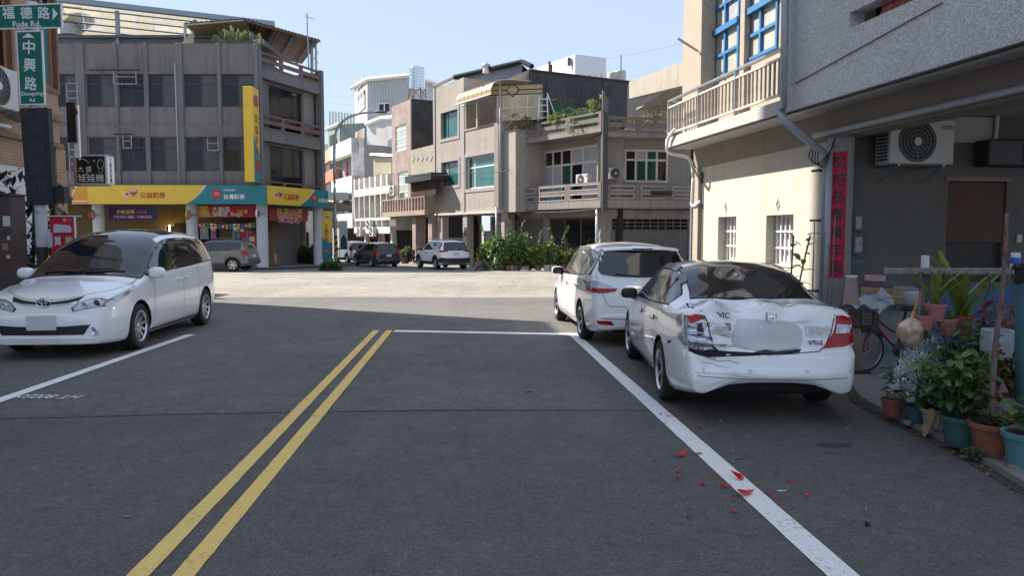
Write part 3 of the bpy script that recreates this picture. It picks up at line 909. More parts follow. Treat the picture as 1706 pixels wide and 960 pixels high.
WAGON = dict(L=4.59,xf=0.90,xr=3.65,rt=0.315,ra=0.362,cat='car',bulge=(0.06,0.045),ends=(0.5,0.75),nr=44,
 zt=[(0,.60),(.05,.72),(.3,.85),(.9,.99),(1.15,1.05),(1.6,1.30),(2.0,1.50),(2.4,1.575),(3.0,1.59),(3.6,1.575),(4.0,1.545),(4.20,1.525),(4.27,1.47),(4.36,1.24),(4.44,1.04),(4.50,.92),(4.545,.74),(4.59,.52)],
 zb=[(0,.2),(.5,.17),(4.0,.17),(4.35,.2),(4.59,.26)],
 wp=[(0,.60),(.08,.70),(.25,.79),(.6,.85),(1.2,.872),(3.6,.872),(4.0,.86),(4.3,.835),(4.45,.81),(4.53,.785),(4.59,.75)],
 zbelt=[(0,.54),(.3,.74),(.9,.90),(1.2,.95),(2.2,.98),(3.4,1.02),(4.2,1.07),(4.36,1.04),(4.46,.86),(4.54,.66),(4.59,.45)],
 kb=[(0,.95),(4.2,.95),(4.59,.97)],
 dr=[(0,.03),(.9,.06),(1.3,.08),(2.0,.085),(3.8,.08),(4.2,.07),(4.4,.05),(4.59,.03)],
 wr=[(0,.45),(.5,.66),(1.1,.72),(1.6,.68),(2.1,.635),(3.0,.62),(4.0,.60),(4.25,.605),(4.36,.68),(4.46,.72),(4.59,.70)])
def civic_warp(p):
 """rear-end collision on the left: crumpled boot lid, pushed-in quarter and bumper"""
 q = p.copy()
 L = 4.55
 sm = lambda v,a,b: (lambda t: t * t * (3 - 2 * t))(max(0.0,min(1.0,(v - a) / (b - a))))
 if q.x > 4.1:
  k = sm(q.x,4.1,4.42)
  q.x += 0.05 * k * (1 - sm(q.z,0.615,0.655)) * (0.55 + 0.45 * sm(q.z,0.25,0.42))     # bumper stands proud
  q.x -= 0.022 * k * (1 - sm(abs(q.y),0.33,0.37)) * sm(q.z,0.66,0.70) * (1 - sm(q.z,0.90,0.94))   # plate recess
 if q.x > 4.1 and abs(q.y) < .68: q.z += .115 * (1 - sm(abs(q.y),.28,.66)) * (1 - sm(q.z,.22,.50)) * sm(q.x,4.1,4.4)
 if q.x > 3.95:
  k = min(1.0,(q.x - 3.95) / 0.35)
  ramp = lambda v,a,b: max(0.0,min(1.0,(v - a) / (b - a)))
  top = ramp(q.z,0.86,1.04)
  # the lid is pushed in between the left lamp and the emblem, its lip buckled into waves
  d = math.exp(-((q.y + 0.30) / 0.22) ** 2) * 0.18 + math.exp(-((q.y - 0.16) / 0.12) ** 2) * 0.075
  q.x -= d * top * k
  q.z -= 0.10 * math.exp(-((q.y + 0.20) / 0.17) ** 2) * top * k
  q.z += 0.05 * math.exp(-((q.y + 0.48) / 0.07) ** 2) * top * k
  q.z += 0.028 * math.exp(-((q.y - 0.02) / 0.06) ** 2) * top * k
  q.z -= 0.04 * math.exp(-((q.y - 0.20) / 0.07) ** 2) * top * k
  cr = noise.noise((q.y * 7.5,q.z * 9.0,2.3)) + 0.55 * noise.noise((q.y * 17,q.z * 19,5.3))
  left = math.exp(-((q.y + 0.36) / 0.30) ** 2) * max(0.0,min(1.0,(0.80 + q.y) / 0.14))
  q.x -= 0.030 * abs(cr) * left * k
  # fold lines
  fold = abs(((q.y * 0.8 + q.z) * 5.2) % 1.0 - 0.5) * 2
  q.x -= 0.022 * (1 - fold) ** 3 * left * k * ramp(q.z,0.3,0.6)
  # left bumper corner pushed in
  if q.z < 0.70:
   q.x -= 0.05 * math.exp(-((q.y + 0.52) / 0.15) ** 2) * k * ramp(q.z,0.3,0.55)
 return q
SEDAN = dict(L=4.55,xf=0.90,xr=3.57,rt=0.318,ra=0.362,cat='car',bulge=(0.06,0.035),ends=(0.5,0.62),st=(0.045,0.013,0.62),warp=civic_warp,rbelt=0.07,
 zt=[(0,.60),(.06,.70),(.35,.82),(.9,.95),(1.12,1.0),(1.6,1.22),(2.0,1.37),(2.4,1.43),(2.8,1.435),(3.2,1.39),(3.55,1.28),(3.88,1.13),(4.0,1.095),(4.12,1.085),(4.36,1.085),(4.42,1.06),(4.455,1.0),(4.48,.86),(4.505,.70),(4.53,.60),(4.55,.52)],
 zb=[(0,.22),(.5,.17),(3.9,.17),(4.25,.22),(4.55,.27)],
 wp=[(0,.60),(.08,.70),(.25,.79),(.6,.85),(1.2,.875),(3.4,.875),(3.9,.86),(4.2,.835),(4.38,.80),(4.48,.765),(4.55,.72)],
 zbelt=[(0,.54),(.3,.72),(.9,.86),(1.2,.90),(2.2,.93),(3.2,.97),(3.9,1.0),(4.3,1.0),(4.42,.96),(4.47,.85),(4.51,.62),(4.55,.45)],
 kb=[(0,.95),(3.2,.95),(3.9,.94),(4.3,.95),(4.55,.97)],
 dr=[(0,.03),(.9,.05),(1.3,.07),(2.0,.075),(3.2,.075),(3.7,.06),(4.0,.045),(4.4,.04),(4.55,.03)],
 wr=[(0,.45),(.5,.66),(1.1,.71),(1.6,.66),(2.1,.605),(2.8,.585),(3.3,.585),(3.7,.61),(4.0,.66),(4.36,.68),(4.46,.70),(4.55,.66)])
SUV = dict(L=4.33,xf=0.86,xr=3.49,rt=0.345,ra=0.40,cat='car',bulge=(0.05,0.045),ends=(0.45,0.65),nr=36,
 zt=[(0,.72),(.05,.84),(.25,.96),(.9,1.06),(1.15,1.10),(1.55,1.36),(1.85,1.56),(2.2,1.655),(2.8,1.68),(3.5,1.66),(3.85,1.62),(4.0,1.52),(4.12,1.26),(4.2,1.06),(4.27,.86),(4.33,.60)],
 zb=[(0,.30),(.5,.24),(3.8,.24),(4.33,.38)],
 wp=[(0,.66),(.08,.76),(.25,.83),(.6,.89),(1.2,.905),(3.6,.905),(3.9,.89),(4.15,.855),(4.27,.82),(4.33,.78)],
 zbelt=[(0,.62),(.25,.86),(.9,.98),(1.2,1.02),(2.4,1.05),(3.4,1.09),(3.9,1.12),(4.12,1.02),(4.25,.76),(4.33,.54)],
 kb=[(0,.95),(4.33,.95)],
 dr=[(0,.03),(.9,.06),(1.3,.08),(2.0,.085),(3.6,.08),(4.0,.06),(4.33,.03)],
 wr=[(0,.5),(.5,.68),(1.1,.74),(1.6,.70),(2.1,.66),(3.0,.645),(3.8,.63),(4.0,.65),(4.15,.72),(4.33,.72)])
RAV = dict(SUV,L=4.60,xf=0.92,xr=3.61,rt=0.355,ra=0.41,
 zt=[(0,.78),(.05,.90),(.25,1.0),(.9,1.09),(1.15,1.13),(1.6,1.40),(1.95,1.60),(2.3,1.675),(2.9,1.69),(3.7,1.665),(4.15,1.61),(4.25,1.52),(4.38,1.26),(4.46,1.08),(4.53,.86),(4.60,.60)],
 zb=[(0,.32),(.5,.25),(4.0,.25),(4.60,.40)],
 wp=[(0,.66),(.08,.78),(.25,.85),(.6,.91),(1.2,.925),(3.8,.925),(4.1,.905),(4.38,.865),(4.52,.83),(4.60,.78)],
 zbelt=[(0,.62),(.25,.9),(.9,1.02),(1.2,1.05),(2.4,1.08),(3.6,1.13),(4.1,1.17),(4.35,1.05),(4.5,.76),(4.60,.54)],
 kb=[(0,.95),(4.6,.95)],
 dr=[(0,.03),(.9,.06),(1.3,.08),(2.0,.085),(3.8,.08),(4.25,.06),(4.6,.03)],
 wr=[(0,.5),(.5,.7),(1.1,.75),(1.6,.71),(2.1,.67),(3.0,.655),(4.0,.63),(4.25,.65),(4.4,.73),(4.6,.72)])
def seat_on(front_px,rear_px,spec,side):
 """world position and heading from where the near-side front and rear wheels touch the road"""
 a,b = gnd(*front_px),gnd(*rear_px)
 d = (b - a); d.z = 0; d.normalize()                # towards the tail
 right = Vector((-d.y,d.x,0))                     # local +y
 mid = (a + b) / 2
 w = spec['wp'][5][1] - 0.1
 c = mid - right * side * w
 return (c.x,c.y,gz(c.y)),math.atan2(d.y,d.x),(b - a).length / (spec['xr'] - spec['xf'])
# ------------------------------------------------------------------ white people carrier facing us on the left
loc,rz,k = seat_on((221.6,582),(335.5,540.6),MPV,-1)
print('mpv',loc,rz,k)
van = Car('people_carrier','white people carrier with dark glass roof facing us on the left',MPV,M_PAINT,loc,rz,scale=1.03)
van.side_glass(1.30,4.50,(1.52,2.36,3.42),mat=M_GLASS,top=0.05,bot=0.03)
van.screen('windscreen',1.07,2.16,'front',M_GLASS,1.06,1.03,border=0.012)
van.patch('glass_roof',[(2.20,-.60),(2.9,-.60),(3.3,-.56),(3.3,.56),(2.9,.60),(2.20,.60)],'top',M_GLASS,off=0.004,step=0.1)
van.screen('rear_window',4.68,4.56,'rear',M_GLASS,0.9,0.9,border=0)
van.wheels(10,width=0.215,steer=0.0)
for sd in (-1,1):
 van.mirror(1.42,1.06,sd,r=(0.08,0.12,0.085))
 van.handle(2.58,0.93,sd,M_CHROME if False else None); van.handle(2.90,0.945,sd)
 van.seam('panel_gap',[(1.52,1.02),(1.50,.8),(1.42,.45),(1.40,.28)],'side',sd)
 van.seam('panel_gap',[(2.72,1.04),(2.74,.6),(2.70,.27)],'side',sd)
 van.seam('panel_gap',[(3.50,1.08),(3.60,.90),(3.52,.72),(3.46,.28)],'side',sd)
 van.seam('sill_gap',[(1.40,.28),(2.70,.27),(3.46,.28)],'side',sd)
 van.patch('sill_trim',[(1.33,.175),(3.50,.175),(3.47,.25),(1.36,.25)],'side',M_MATTE,sd,off=0.006)
 hj = [van.hit(sd * .74,z,'front',1)[0].x + van.xc for z in (.795,.885)]
 fr_ = [(.395,.645),(.50,.67),(.62,.69),(.74,.715),(.76,.77),(.66,.80),(.54,.79),(.44,.755),(.37,.69)]
 sd_ = [(.13,.70),(.30,.745),(.55,.81),(.84,.915),(.82,.932),(.55,.875),(.30,.82),(.14,.765)]
 grow = lambda P,k: [((a - sum(q[0] for q in P) / len(P)) * k + sum(q[0] for q in P) / len(P),(b_ - sum(q[1] for q in P) / len(P)) * k + sum(q[1] for q in P) / len(P)) for a,b_ in P]
 hs = van.patch('headlight_housing',grow(fr_,1.12),'front',M_BLK,sd,off=0.003,step=0.03)
 van.patch('housing_wing',grow(sd_,1.07),'side',M_BLK,sd,off=0.003,step=0.03,parent=hs)
 hl = van.patch('headlight',fr_,'front',M_LENS,sd,off=0.007,step=0.03)
 van.patch('headlight_wing',sd_,'side',M_LENS,sd,off=0.007,step=0.03,parent=hl)
 p,n = van.hit(sd * 0.66,0.745,'front',1)
 MB().lathe([(.052,0),(.056,-.012),(.040,-.014),(.036,-.006),(.001,-.002)],20,'x',(p.x - 0.008,p.y,p.z),caps=False).build('projector',M_CHROME,hl,smooth=True)
 MB().blob((p.x - .018,p.y,p.z),(.012,.032,.032),2).build('projector_lens',M_GLASS,hl,smooth=True)
 p,n = van.hit(sd * 0.52,0.725,'front',1)
 MB().lathe([(.036,0),(.040,-.010),(.028,-.012),(.001,-.003)],18,'x',(p.x - 0.006,p.y,p.z),caps=False).build('projector',M_CHROME,hl,smooth=True)
 p,n = van.hit(sd * 0.63,0.375,'front',1)
 fg = MB().lathe([(.058,0),(.062,-.012),(.050,-.016),(.046,-.006),(.001,-.004)],22,'x',(p.x - 0.004,p.y,p.z),caps=False).build('fog_light',M_CHROME,van.root,smooth=True)
 van.patch('grille_bar',[(.09,.735),(.09,.765),(.30,.795),(.46,.835),(.42,.775),(.28,.745)],'front',M_BLK,sd,off=0.004,step=0.04)
 van.patch('grille_chrome',[(.10,.712),(.10,.730),(.28,.742),(.42,.772),(.38,.745),(.27,.722)],'front',M_CHROME,sd,off=0.010,step=0.04)
 van.seam('bonnet_gap',[(.12,.79),(.30,.815),(.50,.86),(.70,.90),(.78,.95),(.77,1.02)],'front',sd)
 van.patch('parking_sensor',[(.46 + .02 * math.cos(a),.50 + .02 * math.sin(a)) for a in [k * math.pi / 5 for k in range(10)]],'front',M_PAINT,sd,off=0.003,step=0.02)
 van.patch('lamp_cap',[(.55 + .035 * math.cos(a),.52 + .03 * math.sin(a)) for a in [k * math.pi / 6 for k in range(12)]],'front',M_PAINT,sd,off=0.004,step=0.03)
 tl = van.patch('tail_light',[(4.50,.98),(4.62,.95),(4.70,1.02),(4.66,1.14),(4.55,1.18)],'side',M_RED,sd,off=0.008,step=0.04)
van.patch('lower_grille',[(-.52,.335),(-.60,.47),(-.3,.45),(.3,.45),(.60,.47),(.52,.335)],'front',M_BLK,off=0.004,step=0.05)
for z in (.37,.405):
 van.seam('grille_slat',[(-.5,z),(.5,z)],'front',w=0.008,off=0.008,mat=M_MATTE)
van.patch('lip_spoiler',[(-.66,.225),(-.66,.285),(-.4,.30),(.4,.30),(.66,.285),(.66,.225)],'front',M_PAINT,off=0.03,step=0.06)
van.plate('front',.50,0.38,0.20)
# round emblem: an oval ring holding a T of two smaller ovals
p,n = van.hit(0,.755,'front',1)
em = MB().blob((p.x - .006,0,p.z),(.012,.098,.068),2.2,24,10).build('emblem',M_BLK,van.root,smooth=True)
def oval(a,b,r,cy=0,cz=0): return [(p.x - .020,cy + a * math.cos(t),p.z + cz + b * math.sin(t)) for t in [2 * math.pi * k / 28 for k in range(29)]]
MB().tube(oval(.090,.060,.009),.009,6,False).build('emblem_ring',M_CHROME,em,smooth=True)
MB().tube(oval(.060,.026,.007,0,.022),.007,6,False).build('emblem_ring',M_CHROME,em,smooth=True)
MB().tube(oval(.027,.050,.007,0,.0),.007,6,False).build('emblem_ring',M_CHROME,em,smooth=True)
for sd,x0 in ((1,.55),(-1,-.05)):
 h = [van.hit(y,z,'front',1) for y,z in ((x0,1.09),(x0 - .28,1.115),(x0 - .52,1.105))]
 MB().tube([q[0] + q[1] * .018 for q in h],.011,6).build('wiper',M_BLK,van.root,smooth=True)
van.seam('bonnet_edge',[(-.12,.79),(0,.80),(.12,.79)],'front')
# ------------------------------------------------------------------ white estate car parked beyond the damaged one
loc,rz,k = seat_on((932.5,533),(974.7,565),WAGON,-1)
print('wagon',loc,rz,k)
wag = Car('estate_car','white estate car parked ahead of the damaged saloon, tail towards us',WAGON,M_PAINT,loc,rz)
wag.side_glass(1.35,4.22,(1.62,2.36,3.36),mat=M_GLASS2,top=0.05)
wag.screen('windscreen',1.16,2.02,'front',M_GLASS,border=0.02)
wag.patch('rear_window',[(.66,1.10),(.70,1.16),(.655,1.36),(.60,1.455),(.3,1.472),(0,1.476),(-.3,1.472),(-.60,1.455),(-.655,1.36),(-.70,1.16),(-.66,1.10),(-.45,1.065),(0,1.05),(.45,1.065)],'rear',M_GLASS,off=0.012,step=0.04)
sp_ = MB()
spv = []
for i in range(21):
 y = -.60 + 1.2 * i / 20
 b = 4.30 - .10 * (y / .6) ** 2
 for dx,z in ((-.22,1.528),(.0,1.515),(.045,1.495),(.04,1.475),(-.08,1.468)):
  spv.append((b + dx - wag.xc,y,z - .03 * (abs(y) / .6) ** 3))
sp_.add(spv,[(5 * i + j,5 * i + (j + 1) % 5,5 * i + 5 + (j + 1) % 5,5 * i + 5 + j) for i in range(20) for j in range(5)] + [(0,1,2,3,4),(104,103,102,101,100)])
so_ = sp_.build('roof_spoiler',M_PAINT,wag.root,angle=40)
MB().box(4.345 - wag.xc,4.352 - wag.xc,-.16,.16,1.482,1.50).build('brake_light',M_RIMD,so_)
wag.wheels(5,width=0.20,twin=True)
for sd in (-1,1):
 wag.mirror(1.50,1.0,sd)
 wag.handle(2.22,.86,sd); wag.handle(3.18,.88,sd)
 wag.seam('panel_gap',[(1.62,.96),(1.55,.7),(1.50,.28)],'side',sd)
 wag.seam('panel_gap',[(2.40,.98),(2.42,.6),(2.38,.28)],'side',sd)
 wag.seam('panel_gap',[(3.34,1.0),(3.36,.85),(3.24,.66),(3.16,.28)],'side',sd)
 wag.seam('sill_gap',[(1.34,.30),(3.2,.30)],'side',sd)
 wag.seam('bumper_gap',[(3.99,.40),(3.98,.66),(4.15,.70),(4.40,.70)],'side',sd)
 wag.patch('window_visor',[(1.8,1.40),(2.1,1.475),(2.6,1.50),(3.2,1.50),(3.34,1.48),(3.34,1.44),(2.6,1.445),(2.1,1.42),(1.82,1.36)],'side',flat('smoked visor',(.10,.085,.085),.15),sd,off=0.018)
 tl = wag.patch('tail_light',[(.46,.845),(.62,.82),(.80,.83),(.86,.84),(.86,.975),(.78,.985),(.60,.95),(.43,.885)],'rear',M_RED,sd,off=0.008,step=0.03)
 wag.patch('lamp_lens',[(.44,.887),(.60,.885),(.86,.895),(.86,.978),(.78,.985),(.60,.95),(.47,.905)],'rear',M_LENS,sd,off=0.012,step=0.03,parent=tl)
 tw = wag.patch('tail_light_wing',[(4.20,.84),(4.42,.825),(4.55,.82),(4.55,.985),(4.40,1.00),(4.22,.985)],'side',M_RED,sd,off=0.008,step=0.03,parent=tl)
 wag.patch('lamp_wing_lens',[(4.205,.905),(4.42,.895),(4.55,.89),(4.55,.985),(4.40,1.00),(4.22,.985)],'side',M_LENS,sd,off=0.012,step=0.03,parent=tl)
 wag.patch('reflector',[(.50,.335),(.74,.35),(.76,.41),(.54,.40)],'rear',M_RED,sd,off=0.006,step=0.04)
 wag.seam('tailgate_gap',[(.74,1.10),(.71,.98),(.66,.80),(.60,.66),(.55,.62),(0,.605)],'rear',sd)
wag.patch('plate_chrome',[(-.30,.885),(.30,.885),(.30,.925),(-.30,.925)],'rear',M_CHROME,off=0.012,step=0.05)
wag.plate('rear',.78,0.34,0.15)
wag.seam('bumper_line',[(-.78,.44),(-.5,.43),(0,.425),(.5,.43),(.78,.44)],'rear',w=0.012)
wag.patch('rear_valance',[(-.5,.20),(.5,.20),(.52,.265),(-.52,.265)],'rear',M_MATTE,off=0.012,step=0.06)
h = [wag.hit(y,z,'rear',1) for y,z in ((.02,1.06),(-.22,1.075),(-.44,1.10))]
MB().tube([q[0] + q[1] * .02 for q in h],.012,6).build('rear_wiper',M_BLK,wag.root,smooth=True)
p,n = wag.hit(.52,1.035,'rear',1)
MB().blob((p.x + .03,.52,1.04),(.035,.045,.04),2.2).build('rear_view_lens',M_CHROME,wag.root,smooth=True)
# ------------------------------------------------------------------ white saloon with the smashed tail
loc,rz,k = seat_on((1055,596.6),(1110,664.7),SEDAN,-1)
print('sedan',loc,rz,k)
sed = Car('saloon_car','white saloon with crumpled boot and broken left tail light beside the kerb',SEDAN,M_PAINT,loc,rz)
sed.side_glass(1.35,3.72,(2.36,3.28),mat=M_GLASS2,top=0.045,bot=0.02)
sed.screen('windscreen',1.13,2.02,'front',M_GLASS,border=0.02)
sed.screen('rear_window',3.97,3.08,'top',M_GLASS2,0.94,0.96,border=0.012)
sed.wheels(5,width=0.205,twin=True)
M_VIS = flat('smoked visor',(.10,.085,.085),.15)
for sd in (-1,1):
 sed.mirror(1.48,.93,sd)
 sed.handle(2.20,.80,sd,M_CHROME,.17); sed.handle(3.14,.82,sd,M_CHROME,.17)
 sed.seam('panel_gap',[(1.58,.90),(1.50,.7),(1.46,.28)],'side',sd)
 sed.seam('panel_gap',[(2.38,.93),(2.40,.6),(2.36,.27)],'side',sd)
 sed.seam('panel_gap',[(3.32,.96),(3.30,.82),(3.18,.62),(3.12,.28)],'side',sd)
 sed.seam('sill_gap',[(1.34,.285),(3.14,.285)],'side',sd)
 sed.seam('sill_crease',[(1.5,.62),(2.4,.66),(3.3,.70),(3.9,.73)],'side',sd,w=0.006,mat=flat('paint crease',(.55,.56,.57),.3,coat=1))
 sed.patch('window_visor',[(1.75,1.235),(2.0,1.325),(2.4,1.37),(2.9,1.37),(3.25,1.33),(3.52,1.225),(3.50,1.19),(3.22,1.285),(2.9,1.32),(2.4,1.32),(2.02,1.28),(1.77,1.19)],'side',M_VIS,sd,off=0.022)
# right tail light, whole
tl = sed.patch('tail_light',[(.47,.68),(.68,.70),(.745,.73),(.745,.945),(.70,.97),(.66,.98),(.605,.975),(.60,.90),(.575,.82)],'rear',M_RED,1,off=0.010,step=0.03)
sed.patch('reversing_lens',[(.595,.815),(.72,.825),(.735,.895),(.61,.90)],'rear',M_LENS,1,off=0.016,step=0.03,parent=tl)
sed.patch('tail_light_wing',[(4.24,.87),(4.36,.74),(4.49,.71),(4.49,.945),(4.40,.97),(4.26,.94)],'side',M_RED,1,off=0.010,step=0.03,parent=tl)
for sd in (1,-1):
 il = sed.patch('boot_lamp',[(.34,.795),(.53,.795),(.565,.885),(.33,.885)] if sd > 0 else [(.36,.775),(.565,.82),(.585,.92),(.345,.895)],'rear',M_LENS,sd,off=0.012,step=0.03)
 il['label'] = 'clear striped boot lamp' if sd > 0 else 'cracked boot lamp hanging loose'
 for z in (.815,.838,.861):
  sed.seam('lamp_stripe',[(.36,z),(.53,z + .002)],'rear',sd,w=.009,off=.015,mat=M_AMB,parent=il)
# left tail light: cover gone, chrome reflector and clear cells exposed, one red shard left
bl = sed.patch('broken_tail_light',[(.50,.66),(.60,.64),(.74,.68),(.745,.82),(.74,.95),(.68,.98),(.585,.965),(.555,.83)],'rear',M_LENS,-1,off=0.012,step=0.02)
bl['label'] = 'smashed left tail light with exposed reflector'
sed.patch('broken_lamp_wing',[(4.22,.90),(4.30,.77),(4.45,.70),(4.50,.70),(4.50,.955),(4.38,.975),(4.24,.955)],'side',M_LENS,-1,off=0.012,step=0.02,parent=bl)
sed.patch('red_shard',[(.60,.945),(.72,.90),(.74,.965),(.66,.98)],'rear',M_RED,-1,off=0.020,step=0.03,parent=bl)
sed.patch('lamp_housing',[(.60,.80),(.66,.79),(.665,.90),(.62,.91)],'rear',M_BLK,-1,off=0.016,step=0.02,parent=bl)
sed.seam('lamp_edge',[(.74,.68),(.60,.64),(.50,.66),(.555,.83),(.585,.965),(.68,.98)],'rear',-1,w=.010,off=.017,mat=M_BLK,parent=bl)
for k in range(5):
 z = .73 + k * .035
 sed.seam('reflector_rib',[(.60,z - .02),(.74,z + .004)],'rear',-1,w=.010,off=.024,mat=M_RIM if k % 2 else M_RIMD,parent=bl)
# torn bumper edge and gaps
M_GAPB = flat('torn gap',(.008,.008,.009),.8)
sed.patch('torn_gap',[(3.95,.665),(4.12,.70),(4.10,.675),(4.02,.655)],'side',M_GAPB,-1,off=0.006,step=0.03)
sed.patch('torn_gap',[(.10,.622),(.38,.61),(.56,.595),(.68,.625),(.74,.652),(.74,.69),(.66,.675),(.54,.65),(.38,.645),(.12,.638)],'rear',M_GAPB,-1,off=0.008,step=0.02)
sed.seam('boot_gap',[(.60,.99),(.585,.94),(.555,.82),(.50,.70),(.44,.655),(.2,.635),(0,.63)],'rear',1,w=.012)
sed.seam('boot_gap',[(.615,1.02),(.60,.95),(.575,.82),(.53,.70),(.46,.64),(.2,.635),(0,.63)],'rear',-1,w=.026,mat=M_GAPB)
sed.seam('boot_gap',[(3.98,.66),(4.2,.68),(4.38,.665),(4.40,.61),(4.42,.60)],'top',1,w=.008)
sed.seam('boot_gap',[(3.98,-.66),(4.2,-.69),(4.36,-.675),(4.42,-.64)],'top',1,w=.018,mat=M_GAPB)
sed.patch('plate_lip',[(-.18,.632),(-.05,.665),(.02,.65),(.28,.672),(.26,.645),(.05,.628)],'rear',M_BLK,1,off=0.012,step=0.03)
sed.patch('plate_surround',[(-.34,.665),(.26,.665),(.30,.74),(.30,.86),(.20,.93),(-.24,.935),(-.34,.86)],'rear',flat('plate panel',(.60,.61,.62),.5,var=.03),1,off=0.012,step=0.05,soft=2)
# scuffs and cracks across the left of the bumper
M_SCUFF = flat('scraped primer',(.44,.41,.39),.7,var=.3,vscale=30)
for pts,w in (([(-.60,.60),(-.48,.565),(-.38,.57),(-.30,.55)],.010),([(-.64,.56),(-.55,.545),(-.42,.51),(-.36,.515)],.006),([(-.70,.47),(-.5,.455),(-.3,.47)],.005),([(-.40,.46),(-.30,.44),(-.12,.45)],.004),([(-.58,.59),(-.50,.58),(-.5,.60)],.012)):
 sed.seam('scratch',pts,'rear',1,w=w,off=.007,mat=M_SCUFF)
sed.seam('bumper_line',[(-.80,.455),(-.6,.43),(-.3,.415),(0,.41),(.4,.415),(.7,.43),(.80,.445)],'rear',w=0.010,mat=flat('lip line',(.32,.33,.34),.6))
MB().box(4.0 - sed.xc,4.44 - sed.xc,-.60,.60,.24,.40,.03).build('diffuser',M_GAPB,sed.root)
for y in (-.62,-.21,.30,.70):
 sed.patch('parking_sensor',[(y + .016 * math.cos(a),.49 + .016 * math.sin(a)) for a in [k * math.pi / 5 for k in range(10)]],'rear',flat('sensor',(.62,.63,.64),.4),1,off=0.006,step=0.02)
# chrome letter badge in the middle, model scripts either side
def car_text(c,s,y,z,w,mat,rot=0.0):
 p,n = c.hit(y,z,'rear',1)
 me = text_mesh(s,1.0,0.02,0.02).copy()
 xs = [v.co.x for v in me.vertices]; bw = max(xs) - min(xs)
 for v in me.vertices: v.co *= w / bw
 me.materials.append(mat)
 o = link_mesh('badge',me,None,c.root,loc=(p.x + .016,y,z)); o.rotation_euler = (R(78),rot,R(90))
 return o
p,n = sed.hit(.02,.965,'rear',1)
bm_ = MB()
for y in (-.028,.028): bm_.box(-.006,.006,y - .008,y + .008,-.038,.038,.004)
bm_.box(-.006,.006,-.028,.028,-.008,.008,.004)
bm_.tube([(0,-.048,.044),(0,-.044,-.036),(0,-.02,-.046),(0,.02,-.046),(0,.044,-.036),(0,.048,.044),(0,-.048,.044)],.005,6,False)
bm_.build('emblem',M_CHROME,sed.root,loc=(p.x + .016,.02,.965))
car_text(sed,'VTi-S',.41,.735,.13,M_RIMD)
car_text(sed,'CIVIC',-.43,.975,.17,M_RIMD,R(4))
# ------------------------------------------------------------------ cars farther off
def simple_suv(name,label,spec,paint,loc,rz,clad=True,glass=None,spokes=6,scale=1.0,group=None,x1=None,splits=None):
 c = Car(name,label,spec,paint,loc,rz,group,scale)
 L = spec['L']
 c.side_glass(1.35,x1 or L - .42,splits or (2.30,3.22),mat=glass or M_GLASS,top=0.05)
 c.screen('windscreen',1.17,1.98,'front',M_GLASS,border=0.02)
 c.wheels(spokes,width=0.22)
 for sd in (-1,1):
  c.mirror(1.48,spec['zbelt'][4][1] + .0,sd,M_BLK if clad else None)
  c.handle(2.18,.93,sd,M_CHROME); c.handle(3.12,.95,sd,M_CHROME)
  for xs_ in ((1.50,1.44),(2.32,2.34),(3.22,3.06)):
   c.seam('panel_gap',[(xs_[0],1.0),(xs_[1],.65),(xs_[1],.40)],'side',sd)
  if clad:
   for xw in (spec['xf'],spec['xr']):
    ra = spec['ra']
    ring_o = [(xw + (ra + .075) * math.cos(t),spec['rt'] + (ra + .075) * math.sin(t)) for t in [math.pi * k / 14 for k in range(15)]]
    ring_i = [(xw + (ra + .006) * math.cos(t),spec['rt'] + (ra + .006) * math.sin(t)) for t in [math.pi * (14 - k) / 14 for k in range(15)]]
    c.patch('arch_cladding',ring_o + ring_i,'side',clad,sd,off=0.014,step=0.06)
   c.patch('sill_cladding',[(spec['xf'] + spec['ra'] + .07,.27),(spec['xr'] - spec['ra'] - .07,.27),(spec['xr'] - spec['ra'] - .08,.45),(spec['xf'] + spec['ra'] + .08,.45)],'side',clad,sd,off=0.012,step=0.08)
 return c
M_GREY = flat('grey green metallic',(.14,.185,.20),.32,metal=.35,coat=.9,var=.03)
M_CLADG = flat('grey cladding',(.075,.082,.085),.6)
M_CLADB = flat('black cladding',(.022,.023,.025),.6)
M_DARK = flat('dark grey metallic',(.030,.033,.038),.3,metal=.4,coat=1.0,var=.03)
M_SILV = flat('pale silver paint',(.60,.61,.62),.3,metal=.25,coat=1.0,var=.02)
tq = gnd(392,452)
g_rear = gnd(388,452.5)
c = simple_suv('off_roader','grey green off-roader parked under the lottery shop sign',SUV,M_GREY,(g_rear.x - 1.22,g_rear.y + .85,gz(g_rear.y)),math.radians(-4),M_CLADG,spokes=6)
c.patch('tail_light',[(.60,.86),(.80,.84),(.86,.92),(.84,1.10),(.74,1.14),(.66,1.02)],'rear',M_RED,1,off=0.01,step=0.04)
c.patch('tail_light_side',[(4.0,.93),(4.33,.86),(4.33,1.14),(4.12,1.20),(4.04,1.10)],'side',M_RED,1,off=0.01,step=0.04)
c.patch('tail_light',[(.60,.86),(.80,.84),(.86,.92),(.84,1.10),(.74,1.14),(.66,1.02)],'rear',M_RED,-1,off=0.01,step=0.04)
c.screen('rear_window',4.14,3.94,'rear',M_GLASS,.92,.9)
c.patch('rear_cladding',[(-.78,.40),(.78,.40),(.80,.70),(.6,.66),(-.6,.66),(-.80,.70)],'rear',M_CLADG,off=.015,step=.08)
c.patch('rear_cladding',[(3.9,.40),(4.33,.42),(4.33,.72),(3.95,.70)],'side',M_CLADG,1,off=.012,step=.08)
c.plate('rear',.80,.34,.15)
for sd in (-1,1):
 MB().tube([(1.95 - c.xc,sd * .58,1.665),(2.2 - c.xc,sd * .59,1.74),(3.5 - c.xc,sd * .57,1.74),(3.75 - c.xc,sd * .56,1.66)],.018,6).build('roof_rail',M_CLADG,c.root,smooth=True)
